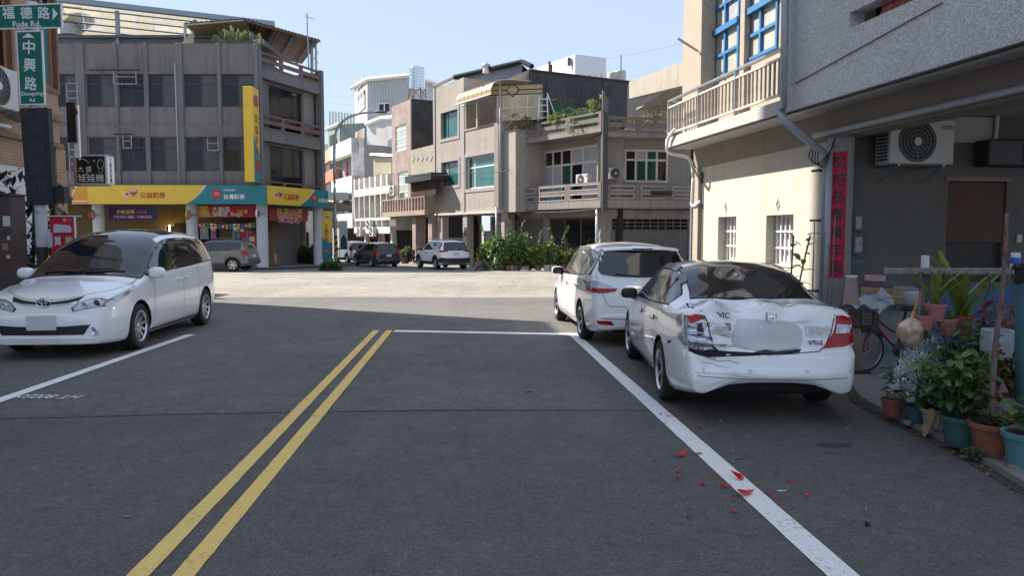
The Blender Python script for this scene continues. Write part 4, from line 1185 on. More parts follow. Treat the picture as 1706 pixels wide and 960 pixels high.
def tail_set(c,zl,zh,yin,pl_z,paint_low=None):
 L = c.L
 for sd in (-1,1):
  t = c.patch('tail_light',[(yin,zl + .05),(.86,zl),(.88,zh),(.76,zh),(yin + .1,zl + .12)],'rear',M_RED,sd,off=.012,step=.05)
  c.patch('tail_light_side',[(L - .42,zl + .06),(L,zl),(L,zh),(L - .28,zh)],'side',M_RED,sd,off=.012,step=.05,parent=t)
 c.plate('rear',pl_z,.36,.16)
ga = gnd(721,448.5)
c = simple_suv('white_off_roader','white off-roader with black cladding outside the beige corner house',RAV,M_PAINT,(ga.x + .35,ga.y + 1.5,gz(ga.y + 1.5)),R(-90 + 27),M_CLADB,scale=1.02)
c.screen('rear_window',4.45,4.24,'rear',M_GLASS,.94,.9)
tail_set(c,.98,1.10,.45,.90)
c.patch('rear_cladding',[(-.84,.42),(.84,.42),(.86,.70),(.60,.66),(-.60,.66),(-.86,.70)],'rear',M_CLADB,off=.018,step=.08)
for sd in (-1,1):
 c.patch('rear_cladding',[(4.1,.42),(4.6,.42),(4.6,.70),(4.1,.66)],'side',M_CLADB,sd,off=.014,step=.08)
 MB().tube([(2.0 - c.xc,sd * .60,1.66),(2.2 - c.xc,sd * .61,1.73),(3.9 - c.xc,sd * .58,1.72),(4.1 - c.xc,sd * .57,1.64)],.017,6).build('roof_rail',M_RIM,c.root,smooth=True)
gb = gnd(618,444.5)
c = simple_suv('dark_estate','dark grey estate car parked behind the white off-roader',dict(WAGON,warp=None),M_DARK,(gb.x + .0,gb.y + 1.6,gz(gb.y + 1.6)),R(-90 + 32),None,x1=4.18,splits=(1.62,2.36,3.36))
c.screen('rear_window',4.42,4.27,'rear',M_GLASS,.9,.9)
tail_set(c,.80,1.12,.62,.74)
gc = gnd(578,441.0)
c = simple_suv('silver_off_roader','pale silver off-roader nearest the street lamp in the side street',RAV,M_SILV,(gc.x - .5,gc.y + 4.4,gz(gc.y + 4.4)),R(-90 + 30),M_CLADB)
c.screen('rear_window',4.45,4.24,'rear',M_GLASS,.94,.9)
tail_set(c,.98,1.50,.72,.90)
# ================================================================== buildings
class Fac:
 """a facade: local x runs along it to the right, y into the building, z up from its base"""
 def __init__(s,A,B,z0):
  s.A,s.B,s.z0 = Vector((A[0],A[1],0)),Vector((B[0],B[1],0)),z0
  d = s.B - s.A; s.w = d.length; s.u = d / s.w; s.n = Vector((-s.u.y,s.u.x,0)); s.rz = math.atan2(d.y,d.x)
  s.loc = (A[0],A[1],z0)
 def p(s,px,py,dy=0.0):
  d = ray(px,py); o = Vector((0,0,CAM_H))
  q = s.A + s.n * dy
  t = (q - o).dot(s.n) / d.dot(s.n)
  h = o + d * t
  return (h - q).dot(s.u),h.z - s.z0
 def x(s,px,dy=0.0): return s.p(px,388,dy)[0]
 def z(s,px,py,dy=0.0): return s.p(px,py,dy)[1]
 def rect(s,x0,y0,x1,y1,dy=0.0):          # pixel box -> (x0,x1,z0,z1), averaged over the edges
  a,b,c,d = s.p(x0,y0,dy),s.p(x1,y0,dy),s.p(x0,y1,dy),s.p(x1,y1,dy)
  return (a[0] + c[0]) / 2,(b[0] + d[0]) / 2,(c[1] + d[1]) / 2,(a[1] + b[1]) / 2
 def world(s,x,y,z): return s.A + s.u * x + s.n * y + Vector((0,0,s.z0 + z))
def fpx(pxA,YA,pxB,YB,z0):
 return Fac(((pxA - CX) / F_PX * YA * (CP + 0 * SP) ** 0,YA),((pxB - CX) / F_PX * YB,YB),z0)
M_WGLASS = flat('window glass',(.010,.012,.015),.05,spec=.4,var=.3,vscale=.7)
M_WGLASSB = flat('dusty window glass',(.024,.026,.030),.12,spec=.3,var=.3,vscale=.9)
M_TEAL = flat('green window glass',(.030,.13,.125),.08,spec=.7,var=.25,vscale=.8)
M_TEALD = flat('dark green film',(.008,.075,.062),.15,var=.15)
M_CURT = flat('white curtain behind glass',(.34,.35,.38),.5,spec=.6,var=.18,vscale=5)
M_BLIND = flat('venetian blind behind glass',(.055,.066,.070),.4,var=.2)
M_ALU = flat('aluminium frame',(.42,.44,.46),.4,metal=.5)
M_ALUD = flat('dark frame',(.045,.045,.05),.5)
M_CREAM = flat('cream window frame',(.58,.54,.48),.5)
M_WHITEF = flat('white window frame',(.70,.71,.70),.5)
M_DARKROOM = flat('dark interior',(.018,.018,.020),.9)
M_STEEL = flat('galvanised steel',(.36,.38,.40),.42,metal=.7,var=.12)
M_RUST = flat('rusty steel',(.17,.085,.05),.8,var=.3,vscale=14)
M_WIRE = flat('black cable',(.012,.012,.013),.6)
M_PVC = flat('grey plastic pipe',(.36,.39,.42),.45,var=.1)
def window(parent,x0,x1,z0,z1,y,cols=(0.5,),rows=(),fw=.05,fmat=None,gmat=None,dep=.06,back=True,name='window'):
 """a framed window: the frame is the part, each pane a piece of it"""
 fmat = fmat or M_ALU
 xs = [x0] + [x0 + (x1 - x0) * c for c in cols] + [x1]
 zs = [z0] + [z0 + (z1 - z0) * c for c in rows] + [z1]
 mb = MB(); h = fw / 2
 mb.box(x0,x0 + fw,y,y + dep,z0,z1); mb.box(x1 - fw,x1,y,y + dep,z0,z1)
 mb.box(x0 + fw,x1 - fw,y + .001,y + dep,z0,z0 + fw); mb.box(x0 + fw,x1 - fw,y + .001,y + dep,z1 - fw,z1)
 for x in xs[1:-1]: mb.box(x - h,x + h,y + .004,y + dep - .002,z0 + fw,z1 - fw)
 for z in zs[1:-1]: mb.box(x0 + fw,x1 - fw,y + .007,y + dep - .004,z - h,z + h)
 o = mb.build(name,fmat,parent)
 k = 0
 for j in range(len(zs) - 1):
  for i in range(len(xs) - 1):
   g = gmat[k % len(gmat)] if isinstance(gmat,(list,tuple)) else (gmat or M_WGLASS)
   k += 1
   MB().box(xs[i] + h * .6,xs[i + 1] - h * .6,y + dep * .45 + .003 * ((i + j) % 2),y + dep * .6 + .003 * ((i + j) % 2),zs[j] + h * .6,zs[j + 1] - h * .6).build('pane',g,o)
 return o
def grille(mb,x0,x1,z0,z1,y,nx,nz,r=.012):
 for i in range(nx + 1):
  x = x0 + (x1 - x0) * i / nx; mb.box(x - r,x + r,y - r,y + r,z0,z1)
 for j in range(nz + 1):
  z = z0 + (z1 - z0) * j / nz; mb.box(x0 - r,x1 + r,y - r * .8,y + r * .8,z - r,z + r)
def corrugated(mb,x0,x1,z0,z1,y,pitch=.2,amp=.03,vert=True):
 n = max(2,int((x1 - x0) / pitch * 2)) if vert else max(2,int((z1 - z0) / pitch * 2))
 pts = []
 for i in range(n + 1):
  t = i / n; o = amp if i % 2 else 0
  if vert: pts.append(((x0 + (x1 - x0) * t,y - o,z0),(x0 + (x1 - x0) * t,y - o,z1)))
  else: pts.append(((x0,y - o,z0 + (z1 - z0) * t),(x1,y - o,z0 + (z1 - z0) * t)))
 for i in range(n): mb.quad(pts[i][0],pts[i + 1][0],pts[i + 1][1],pts[i][1])
def slotted(parent,x0,x1,z0,z1,y,t,n,mat,ring=None,inset=.16,rows=2,rounded_=None):
 """concrete balcony front with long slots in n bays"""
 holes = []; w = (x1 - x0) / n; h = (z1 - z0)
 for i in range(n):
  for j in range(rows):
   zc = z0 + h * (j + .5) / rows if rows > 1 else z0 + h * .5
   hh = h / rows * .23
   holes.append((x0 + w * i + inset,x0 + w * (i + 1) - inset,zc - hh,zc + hh))
 o = MB().wall(x0,x1,z0,z1,y,y + t,holes).build('balcony_front',mat,parent)
 if ring:
  for k,(a,b,c,d) in enumerate(holes):
   rr = (d - c) / 2 + .02; zc = (c + d) / 2
   rd = (rounded_ is None) or ((k // rows) in rounded_)
   pts = []
   if rd:
    for q in range(9):
     an = -math.pi / 2 + math.pi * q / 8; pts.append((b - rr * .6 + rr * math.cos(an),zc + rr * math.sin(an)))
    for q in range(9):
     an = math.pi / 2 + math.pi * q / 8; pts.append((a + rr * .6 + rr * math.cos(an),zc + rr * math.sin(an)))
   else:
    pts = [(b + .02,zc - rr),(b + .02,zc + rr),(a - .02,zc + rr),(a - .02,zc - rr)]
   pts.append(pts[0])
   m = MB()
   for q in range(len(pts) - 1):
    (xa,za),(xb,zb) = pts[q],pts[q + 1]
    dx,dz = xb - xa,zb - za; ln = math.hypot(dx,dz) or 1; nx,nz = -dz / ln * .028,dx / ln * .028
    m.add([(xa - nx,y - .015,za - nz),(xb - nx,y - .015,zb - nz),(xb + nx,y - .015,zb + nz),(xa + nx,y - .015,za + nz),
      (xa - nx,y + .002,za - nz),(xb - nx,y + .002,zb - nz),(xb + nx,y + .002,zb + nz),(xa + nx,y + .002,za + nz)],
      [(0,1,2,3),(0,4,5,1),(2,6,7,3)])
   m.build('slot_rim',ring,o)
 return o
def shutter(parent,x0,x1,z0,z1,y,mat,pitch=.09,name='roller_shutter'):
 mb = MB(); z = z0
 while z < z1 - .01:
  t = min(z + pitch,z1)
  mb.box(x0,x1,y,y + .02,z + .012,t); mb.box(x0,x1,y + .014,y + .03,z,z + .012); z = t
 return mb.build(name,mat,parent)
def aircon(label,fac,x,y,z,w=.82,h=.56,d=.32,mat=None,group=None,world_loc=None,rz=None,brand=None):
 """split air-conditioner outdoor unit: case, fan ring, guard, blades, hub, side vents, brackets"""
 wl_ = world_loc or fac.world(x,y,z)
 t = thing('air_conditioner',label,'air conditioner',wl_,fac.rz if rz is None else rz,group)
 body = MB().box(0,w,0,d,0,h,.012).build('case',mat or flat('ac cream case',(.52,.52,.49),.5),t)
 cx,cz,r = w * .42,h * .5,min(h * .43,w * .34)
 MB().lathe([(r * 1.08,-.006),(r * 1.08,-.012),(r,-.014),(r,.0)],28,'y',(cx,0,cz),caps=False).build('fan_ring',M_ALUD,body)
 MB().lathe([(r,-.0035),(.001,-.0035)],28,'y',(cx,0,cz),caps=False).build('fan_well',M_MATTE,body)
 g = MB()
 for k in range(1,6): g.lathe([(r * k / 5.2,-.013),(r * k / 5.2 + .004,-.013)],28,'y',(cx,0,cz),caps=False)
 for k in range(18):
  a = 2 * math.pi * k / 18
  g.tube([(cx + r * .22 * math.cos(a),-.012,cz + r * .22 * math.sin(a)),(cx + r * math.cos(a + .25),-.012,cz + r * math.sin(a + .25))],.003,4)
 g.build('fan_guard',M_STEEL,body)
 MB().lathe([(r * .22,-.008),(r * .22,-.02),(.001,-.022)],18,'y',(cx,0,cz),caps=False).build('fan_hub',flat('ac hub',(.6,.6,.57),.5),body)
 v = MB()
 for j in range(11):
  zz = h * (.08 + .84 * j / 11); v.box(-.004,.004,d * .15,d * .9,zz,zz + h * .045)
 v.build('side_vents',M_ALUD,body)
 if brand:
  MB().box(w * .80,w * .97,-.006,-.001,h * .78,h * .86).build('brand_label',flat('ac red label',(.45,.03,.05),.4),body)
  lettering(body,brand,w * .885,-.009,h * .82,w * .15,None,flat('white print',(.7,.7,.7),.5))
 for xx in (w * .15,w * .85):
  MB().box(xx - .015,xx + .015,.0,d + .12,-.03,0).tube([(xx,.02,-.02),(xx,d + .1,-.22)],.012,5).build('bracket',M_STEEL,t)
 return t
def cable(name,label,pts,r=.012,sag=0.0,mat=None,n=14,parent=None):
 out = []
 pts = [Vector(p) for p in pts]
 for i in range(len(pts) - 1):
  for k in range(n):
   t = k / n; q = pts[i].lerp(pts[i + 1],t); q.z -= sag * 4 * t * (1 - t); out.append(q)
 out.append(pts[-1])
 o = MB().tube(out,r,5).build(name,mat or M_WIRE,parent,smooth=True)
 if label: tag(o,label,'cable')
 return o
def curve_pts(pts,n=8):
 P = [Vector(p) for p in pts]; out = []
 for i in range(len(P) - 1):
  a,b,c,d = P[max(i - 1,0)],P[i],P[i + 1],P[min(i + 2,len(P) - 1)]
  for k in range(n):
   t = k / n
   out.append(0.5 * ((2 * b) + (c - a) * t + (2 * a - 5 * b + 4 * c - d) * t * t + (3 * b - a - 3 * c + d) * t ** 3))
 out.append(P[-1]); return out
# ---- leaves
def leaf(mb,p,d,up,ln,w,fold=.25,droop=.2):
 """one leaf: two folded halves that bend along their length"""
 d = d.normalized(); s_ = d.cross(up)
 if s_.length < 1e-3: s_ = d.cross(Vector((1,0,0)))
 s_.normalize(); n = s_.cross(d)
 a = p; m = p + d * ln * .5 - Vector((0,0,droop * ln * .25)); e = p + d * ln - Vector((0,0,droop * ln))
 q1,q2 = m + s_ * w / 2 + n * fold * w,m - s_ * w / 2 + n * fold * w
 mb.add([a,q1,e,q2,m],[(0,1,4),(1,2,4),(2,3,4),(3,0,4)])
def rvec(rnd):
 while True:
  v = Vector((rnd.uniform(-1,1),rnd.uniform(-1,1),rnd.uniform(-1,1)))
  if 0.05 < v.length < 1: return v.normalized()
def foliage(mb,rnd,c,r,n,ln,w,shell=.55,up=.3,droop=.25):
 """n leaves spread in clumps through an ellipsoid"""
 c = Vector(c); k = 0
 clumps = [(rvec(rnd),rnd.uniform(shell,1.0),rnd.uniform(.15,.32)) for _ in range(max(4,n // 26))]
 while k < n:
  v,q,s_ = rnd.choice(clumps)
  o = v * q + rvec(rnd) * s_ * rnd.random() ** .5
  p = c + Vector((o.x * r[0],o.y * r[1],o.z * r[2]))
  d = (v * .7 + rvec(rnd) + Vector((0,0,up)))
  l = ln * rnd.uniform(.6,1.25)
  leaf(mb,p,d,rvec(rnd) + Vector((0,0,.8)),l,w * l / ln,.18,droop); k += 1
M_STEM = flat('green brown stem',(.10,.085,.05),.8,var=.2)
M_SOIL = flat('potting soil',(.045,.032,.022),.95,var=.3,vscale=40)
L_GREEN = leafmat('mid green leaves',(.075,.145,.036),(.155,.245,.078))
L_DEEP = leafmat('deep green leaves',(.034,.082,.030),(.080,.155,.055))
L_LIME = leafmat('yellow green leaves',(.12,.19,.03),(.24,.29,.06))
L_SILV = leafmat('silver leaves',(.50,.56,.57),(.72,.78,.78),.7,.1)
L_RED = leafmat('red leaves',(.20,.03,.028),(.32,.08,.05))
L_DRY = leafmat('dry leaves',(.20,.13,.06),(.32,.22,.10))
L_GREY = leafmat('grey violet leaves',(.20,.20,.23),(.40,.39,.42),.7,.1)
T_COTTA = flat('terracotta pot',(.24,.088,.056),.8,var=.3,vscale=11)
T_GREENP = flat('teal plastic pot',(.035,.105,.105),.55,var=.3,vscale=11)
T_PINK = flat('faded pink pot',(.42,.17,.16),.6,var=.14)
T_GREYP = flat('grey pot',(.30,.28,.26),.7,var=.2)
def pot(parent,r,h,mat,rim=True,c=(0,0,0)):
 prof = [(r * .72,0),(r * .76,.004),(r * .95,h * .84),(r * 1.06,h * .845),(r * 1.08,h * .99),(r * 1.0,h),(r * .93,h * .97),(r * .9,h * .86)]
 o = MB().lathe(prof,26,'z',c).build('pot',mat,parent,angle=35)
 MB().lathe([(r * .92,h * .9),(.001,h * .92)],20,'z',c,caps=False).build('soil',M_SOIL,o)
 return o
# ------------------------------------------------------------------ lottery shop block on the far left
ZS = gz(45.6)
YS = 45.6
S1 = Fac(((60 - CX) / F_PX * YS,YS),((437 - CX) / F_PX * YS,YS),ZS)
S2 = Fac((S1.B.x + .02,YS),((543 - CX) / F_PX * 51.8,51.8),ZS)
M_WASH = masonry('washed grey concrete',(.168,.160,.162),(.060,.058,.060),streak=.75,blotch=.6,grain=60,grain_amt=.35)
M_PIL = masonry('pilaster concrete',(.155,.162,.172),(.09,.09,.095),streak=.55,blotch=.4)
M_BRNR = masonry('brown balcony concrete',(.17,.115,.10),(.06,.05,.05),streak=.5)
shop = thing('corner_shop_block','grey three-storey concrete block with the yellow and teal lottery sign','building',S1.loc,S1.rz)
X1 = S1.w
bays = [(100,136),(154,199),(207,248),(256,300),(314,369),(376,429)]
def zpx(py,fac=S1,px=300): return fac.z(px,py)
z_par,z_w3t,z_w3b,z_s3b,z_bm3,z_w2t,z_w2b,z_sign = [zpx(v) for v in (72,123,178,208,226,229,285,308)]
holes = []
for a,b in bays:
 x0,x1 = S1.x(a),S1.x(b)
 holes += [(x0,x1,z_w3b,z_w3t),(x0,x1,z_w2b,z_w2t)]
MB().wall(0,X1,z_sign - 1.1,z_par,0,.3,holes).build('front_wall',M_WASH,shop)
pm = MB()
for a,b in ((137,152),(200,206),(249,256),(301,313),(369.5,375.5),(430,437)):
 pm = MB().box(S1.x(a),S1.x(b),-.11,-.001,z_sign - .3,z_par + .02,.02)
 pm.build('pilaster',M_PIL,shop)
for za,zb,dy in ((z_bm3,z_s3b,-.08),(z_w2t + .02,z_w2t + .12,-.05),(z_w3t,z_w3t + .12,-.06)):
 prev = 0
 for a,b in ((137,152),(200,206),(249,256),(301,313),(369.5,375.5),(430,437)):
  MB().box(prev + .003,S1.x(a) - .003,dy,-.002,za,zb).build('band',M_WASH,shop); prev = S1.x(b)
for k,(a,b) in enumerate(bays):
 x0,x1 = S1.x(a),S1.x(b)
 for lv,(zb,zt) in enumerate(((z_w3b,z_w3t),(z_w2b,z_w2t))):
  gl = {0: [M_WGLASSB,M_BLIND,M_WGLASS,M_BLIND],1: [M_WGLASS,M_BLIND,M_WGLASSB,M_BLIND]}[(k + lv) % 2]
  if k == 2: gl = [M_WGLASS] * 4
  window(shop,x0 + .01,x1 - .01,zb + .01,zt - .01,.05,(.5,),(.70,),.05,M_ALUD,gl)
# body behind, roof slab
MB().box(.0,X1,.301,9,z_sign - 1.0,z_par - .6).build('upper_storeys',M_WASH,shop)
# sheet metal awnings and old window racks
for a,b,y_,lv in ((166,247,118,0),(203,233,224,1),(337,375,228,1)):
 x0,x1 = S1.x(a),S1.x(b); z = zpx(y_)
 m = MB(); n = 18
 for i in range(n):
  xa,xb = x0 + (x1 - x0) * i / n,x0 + (x1 - x0) * (i + 1) / n; dz = .03 if i % 2 else 0
  m.box(xa,xb,-.75,-.25,z - .06 + dz,z - .045 + dz)
 m.build('window_awning',M_RUST if lv == 0 or a == 203 else M_STEEL,shop)
 r = MB()
 xr0,xr1 = x0 + (x1 - x0) * .5,x0 + (x1 - x0) * .95
 for xx in (xr0,xr1):
  r.box(xx - .02,xx + .02,-.55,-.51,z - .85,z - .06); r.box(xx - .02,xx + .02,-.55,-.2,z - .87,z - .83)
 r.box(xr0,xr1,-.55,-.51,z - .86,z - .82); r.box(xr0,xr1,-.55,-.51,z - .45,z - .42)
 r.build('window_rack',M_STEEL,shop)
dp = MB().tube([(S1.x(303),-.28,zpx(105)),(S1.x(304),-.28,z_sign)],.035,8).build('downpipe',M_PVC,shop,smooth=True)
# iron ladder and aircon cage on the left
lad = MB()
lx0,lx1 = S1.x(128),S1.x(147)
for k in range(12):
 z = zpx(142) - k * .42; lad.box(lx0,lx1,-.5,-.46,z,z + .035); lad.box(lx0,lx0 + .035,-.5,-.2,z,z + .035)
lad.box(lx0,lx0 + .04,-.5,-.46,zpx(300),zpx(142)); lad.box(lx1 - .04,lx1,-.5,-.46,zpx(300),zpx(142))
lad.build('iron_ladder',M_STEEL,shop)
# chamfered corner with balconies
def s2z(py,t=0.0):  # height on the corner face from its left edge
 return S2.z(438,py)
zt_par0,zt_par1 = S2.z(438,86),S2.z(438,117)
W2 = S2.w
ch = thing('corner_balconies','stacked corner balconies with slotted brown railings above the lottery sign','balcony',S2.loc,S2.rz)
bk = .55
lv = [(s2z(86),s2z(111),s2z(129)),(s2z(189),s2z(214),s2z(233)),(s2z(300),s2z(322),s2z(340))]
for i,(zt,zr,zs) in enumerate(lv):
 slotted(ch,.25,W2 - .32,zr,zt,0,.12,3,M_BRNR,None,.14)
 MB().box(.25,W2 - .32,.02,bk + (0 if i else 5),zs,zr - .003).build('floor_slab',M_WASH,ch)
for xa,xb in ((0,.25),(W2 - .32,W2)):
 MB().box(xa,xb,-.08,.4,zpx(340),zt_par0 + .08,.02).build('corner_pilaster',M_PIL,ch)
MB().wall(0,W2,lv[2][1],lv[0][1],bk,bk + .25,[(.35,W2 - 1.6,lv[1][1] + .02,lv[0][2] - .15),(.35,W2 - 1.6,lv[2][1] + .02,lv[1][2] - .15)]).build('recess_wall',M_WASH,ch)
MB().box(W2 - 1.5,W2 - .33,bk - .004,bk - .04,lv[2][1],lv[0][2]).build('recess_panel',masonry('tan panel',(.24,.20,.185),(.13,.11,.10),streak=.3),ch)
for i in (0,1):
 window(ch,.36,W2 - 1.61,lv[i + 1][1] + .03,lv[i][2] - .16,bk + .1,(.2,.55),(.68,),.05,M_ALUD,[M_WGLASS,M_WGLASSB,M_WGLASS,M_WGLASS,M_WGLASSB,M_WGLASS])
MB().box(W2 - .06,W2 - .001,.4,11,lv[2][1],zt_par0 - .05).build('side_wall',M_WASH,ch)
MB().box(.3,W2 - .4,bk + .26,8.5,lv[2][1],lv[0][2]).build('upper_storeys',M_WASH,ch)
cyl = MB().box(W2 - 2.15,W2 - 1.7,.9,1.25,lv[2][1] + .2,lv[2][1] + 1.5,.03).build('water_heater',flat('cream heater',(.50,.47,.36),.5),ch)
# ground floor: columns, beam, inner walls, floor
M_COLW = masonry('white column paint',(.52,.54,.56),(.20,.20,.20),streak=.35,blotch=.3)
zc_t = S1.z(440,340)
for k,(px,yy,lab) in enumerate(((167,45.9,'leftmost round white column under the lottery sign'),(322,45.9,'round white column between the two shop banners'),(438,46.0,'round white column behind the grey green off-roader'),(531,51.4,'round white column at the far end of the lottery sign'))):
 o = MB().lathe([(.36,0),(.33,.08),(.33,4.6)],24,'z').build('column',M_COLW,None,angle=40,loc=((px - CX) / F_PX * yy,yy,gz(yy) - .02))
 tag(o,lab,'column')
for k,(px,yy,lab) in enumerate(((474,58,'left dark column at the back of the arcade'),(502,60,'right dark column at the back of the arcade'))):
 o = MB().lathe([(.42,0),(.40,4.4)],20,'z').build('column',masonry('dark column',(.16,.15,.14),(.07,.07,.07)),None,angle=40,loc=((px - CX) / F_PX * yy,yy,gz(yy) - .02))
 tag(o,lab,'column')
c2 = S2.world(S2.w - .1,0,0) - S1.A
MB().slab([(-6,0),(X1,0),(c2.x,c2.y),(c2.x,15),(-6,15)],zc_t - .02,zc_t + .45).build('soffit',M_WASH,shop)
sw = MB(); sw.wall(-6,S1.x(425),-.1,zc_t,4.2,4.4,[(S1.x(222),S1.x(265),-.1,2.6),(S1.x(345),S1.x(395),-.1,2.5)])
sw.build('shop_back_wall',flat('shop wall ochre',(.22,.16,.075),.8,var=.2),shop)
MB().box(S1.x(425),S1.x(425) + .2,4.2,9,-.1,zc_t).build('shop_end_wall',M_WASH,shop)
window(shop,S1.x(222),S1.x(265),.0,2.6,4.25,(.5,),(.6,),.07,M_ALU,[M_WGLASS,M_WGLASSB,M_DARKROOM,M_WGLASS],name='shop_front')
window(shop,S1.x(345),S1.x(395),.0,2.5,4.25,(.33,.66),(),.07,M_WHITEF,[M_WGLASSB,M_CURT,M_WGLASS],name='shop_front')
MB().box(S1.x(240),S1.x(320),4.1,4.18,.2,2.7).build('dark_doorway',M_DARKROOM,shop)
gr_ = MB(); grille(gr_,S1.x(330),S1.x(415),2.3,3.1,4.0,22,1,.02); gr_.build('fanlight_grille',M_ALUD,shop)
lamp = MB().box(S1.x(222),S1.x(232),3.6,3.66,1.95,2.02); lamp.box(S1.x(236.5),S1.x(238.5),3.6,3.66,1.75,2.6)
lamp.build('lit_tube',flat('warm tube light',(.9,.7,.3),.5,emit=(1,.62,.2),estr=6),shop)
tag(sheet('arcade_floor',[(-32,44.2),(S1.B.x + 1.2,44.2),(S2.B.x + 1.6,50.6),(S2.B.x + 1.0,62),(-32,62)],.06,flat('arcade paving',(.16,.155,.15),.8,var=.15,vscale=2),2.5),kind='structure')
# the lottery sign: boxes with yellow, silver and teal faces
Y_YEL = flat('sign yellow',(.68,.47,.045),.4,var=.05,vscale=2); Y_TEAL = flat('sign teal',(.008,.19,.235),.4,var=.05,vscale=2)
Y_ORA = flat('sign orange',(.62,.28,.03),.4); Y_SIL = flat('sign silver',(.55,.57,.58),.4)
T_WHT = flat('white lettering',(.75,.76,.77),.5,var=.02); T_REDL = flat('red lettering',(.42,.035,.03),.5,var=.02)
H_RED = flat('heart red',(.40,.03,.05),.4); H_PNK = flat('heart pink',(.72,.36,.38),.4); H_ORG = flat('heart orange',(.74,.42,.20),.4); H_CRM = flat('heart cream',(.74,.62,.45),.4)
def flatpoly(parent,name,pts,y,mat):
 return MB().prism(pts,y,y + .012).build(name,mat,parent)
def heart(parent,cx,cz,s,y,mat,name='heart'):
 pts = []
 for k in range(40):
  t = 2 * math.pi * k / 40
  pts.append((cx + s * .0312 * 16 * math.sin(t) ** 3,cz + s * .0312 * (13 * math.cos(t) - 5 * math.cos(2 * t) - 2 * math.cos(3 * t) - math.cos(4 * t))))
 return flatpoly(parent,name,pts[::-1],y,mat)
def disc(parent,cx,cz,r,y,mat,name='disc',n=28):
 return flatpoly(parent,name,[(cx + r * math.cos(2 * math.pi * k / n),cz + r * math.sin(2 * math.pi * k / n)) for k in range(n)],y,mat)
def lotto_logo(parent,cx,cz,h,y,txt_w):
 heart(parent,cx - h * .20,cz - h * .06,h * .62,y - .004,H_CRM)
 heart(parent,cx - h * .20,cz - h * .06,h * .54,y - .018,H_ORG)
 heart(parent,cx - h * .20,cz + h * .03,h * .30,y - .032,H_CRM)
 heart(parent,cx - h * .20,cz + h * .03,h * .22,y - .046,H_RED)
 heart(parent,cx + h * .20,cz + h * .12,h * .54,y - .034,H_CRM)
 heart(parent,cx + h * .20,cz + h * .12,h * .48,y - .048,H_RED)
 flatpoly(parent,'heart_shine',[(cx + h * .02,cz + h * .16),(cx + h * .38,cz + h * .16),(cx + h * .36,cz + h * .28),(cx + h * .28,cz + h * .34),(cx + h * .20,cz + h * .27),(cx + h * .12,cz + h * .34),(cx + h * .04,cz + h * .28)],y - .062,H_PNK)
def bowl_logo(parent,cx,cz,r,y):
 disc(parent,cx,cz,r,y - .004,T_REDL)
 for k in range(3):
  flatpoly(parent,'wave',[(cx - r * .7,cz - r * .35 + k * r * .28),(cx - r * .2,cz - r * .15 + k * r * .28),(cx + r * .3,cz - r * .32 + k * r * .28),(cx + r * .65,cz - r * .2 + k * r * .28),(cx + r * .3,cz - r * .22 + k * r * .28),(cx - r * .2,cz - r * .05 + k * r * .28)],y - .018,T_WHT if k == 1 else H_PNK)
def curve_edge(xt,zt,xb,zb,bow,n=12):   # boundary from the top, bowing to the right, down to the lower left
 out = []
 for k in range(n + 1):
  t = k / n; x = xt + (xb - xt) * t; z = zt + (zb - zt) * t
  out.append((x + bow * math.sin(math.pi * t),z - bow * .6 * math.sin(math.pi * t)))
 return out
def lotto_sign(name,label,fac,xa,xb,za,zb,xcurve_t,xcurve_b,xl,lh,dy=-.75,orange=None):
 t = thing(name,label,'shop sign',fac.loc,fac.rz)
 MB().box(xa,xb,dy,-.23,za,zb).build('box',Y_TEAL,t)
 y = dy - .004
 ce = curve_edge(xcurve_t,zb,xcurve_b,za,.10)
 flatpoly(t,'yellow_face',[(xa,za)] + [(x,z) for x,z in ce[::-1]] + [(xa,zb)],y - .012,Y_YEL)
 w = .12
 flatpoly(t,'silver_sweep',[(x,z) for x,z in ce[::-1]] + [(x + w * (1 - k / 12),z) for k,(x,z) in enumerate(ce)],y - .014,Y_SIL)
 if orange is not None:
  flatpoly(t,'orange_face',[(xa,za),(orange,za),(orange,zb),(xa,zb)],y - .026,Y_ORA)
  flatpoly(t,'orange_line',[(xa,za + .14),(orange - .02,za + .14),(orange - .02,za + .18),(xa,za + .18)],y - .03,T_WHT)
  flatpoly(t,'orange_line',[(xa + .02,za + .55),(xa + .32,zb - .02),(xa + .37,zb - .02),(xa + .07,za + .55)],y - .03,T_WHT)
 return t,y
sa,sb,sz0,sz1 = S1.x(122,-.75),S1.x(443,-.75),S1.z(300,340,-.75),S1.z(300,308.5,-.75)
sign1,sy = lotto_sign('lottery_sign','long yellow and teal lottery shop sign facing the crossing',S1,sa,sb,sz0,sz1,S1.x(343,-.75),S1.x(312,-.75),0,0,orange=S1.x(148,-.75))
zc = (sz0 + sz1) / 2
lotto_logo(sign1,S1.x(220,-.75),zc,.95,sy - .014,1)
lettering(sign1,'公益彩券',S1.x(257,-.75),sy - .03,zc - .03,S1.x(278,-.75) - S1.x(236,-.75),None,T_REDL,.02)
bowl_logo(sign1,S1.x(363,-.75),zc + .02,.28,sy - .004)
lettering(sign1,'台灣彩券',S1.x(392,-.75),sy - .012,zc - .12,S1.x(410,-.75) - S1.x(375,-.75),None,T_WHT,.02)
lettering(sign1,'中國信託銀行',S1.x(385,-.75),sy - .012,zc + .26,S1.x(396,-.75) - S1.x(375,-.75),None,T_WHT,.01)
qa,qb = S2.x(443,-.55),S2.x(548,-.55)
qz0,qz1 = S2.z(443,340,-.55),S2.z(443,308.5,-.55)
sign2,sy2 = lotto_sign('lottery_corner_sign','shorter yellow and teal lottery sign on the canted corner',S2,qa + .02,qb,qz0,qz1,S2.x(524,-.55),S2.x(500,-.55),0,0,dy=-.55)
zc2 = (qz0 + qz1) / 2
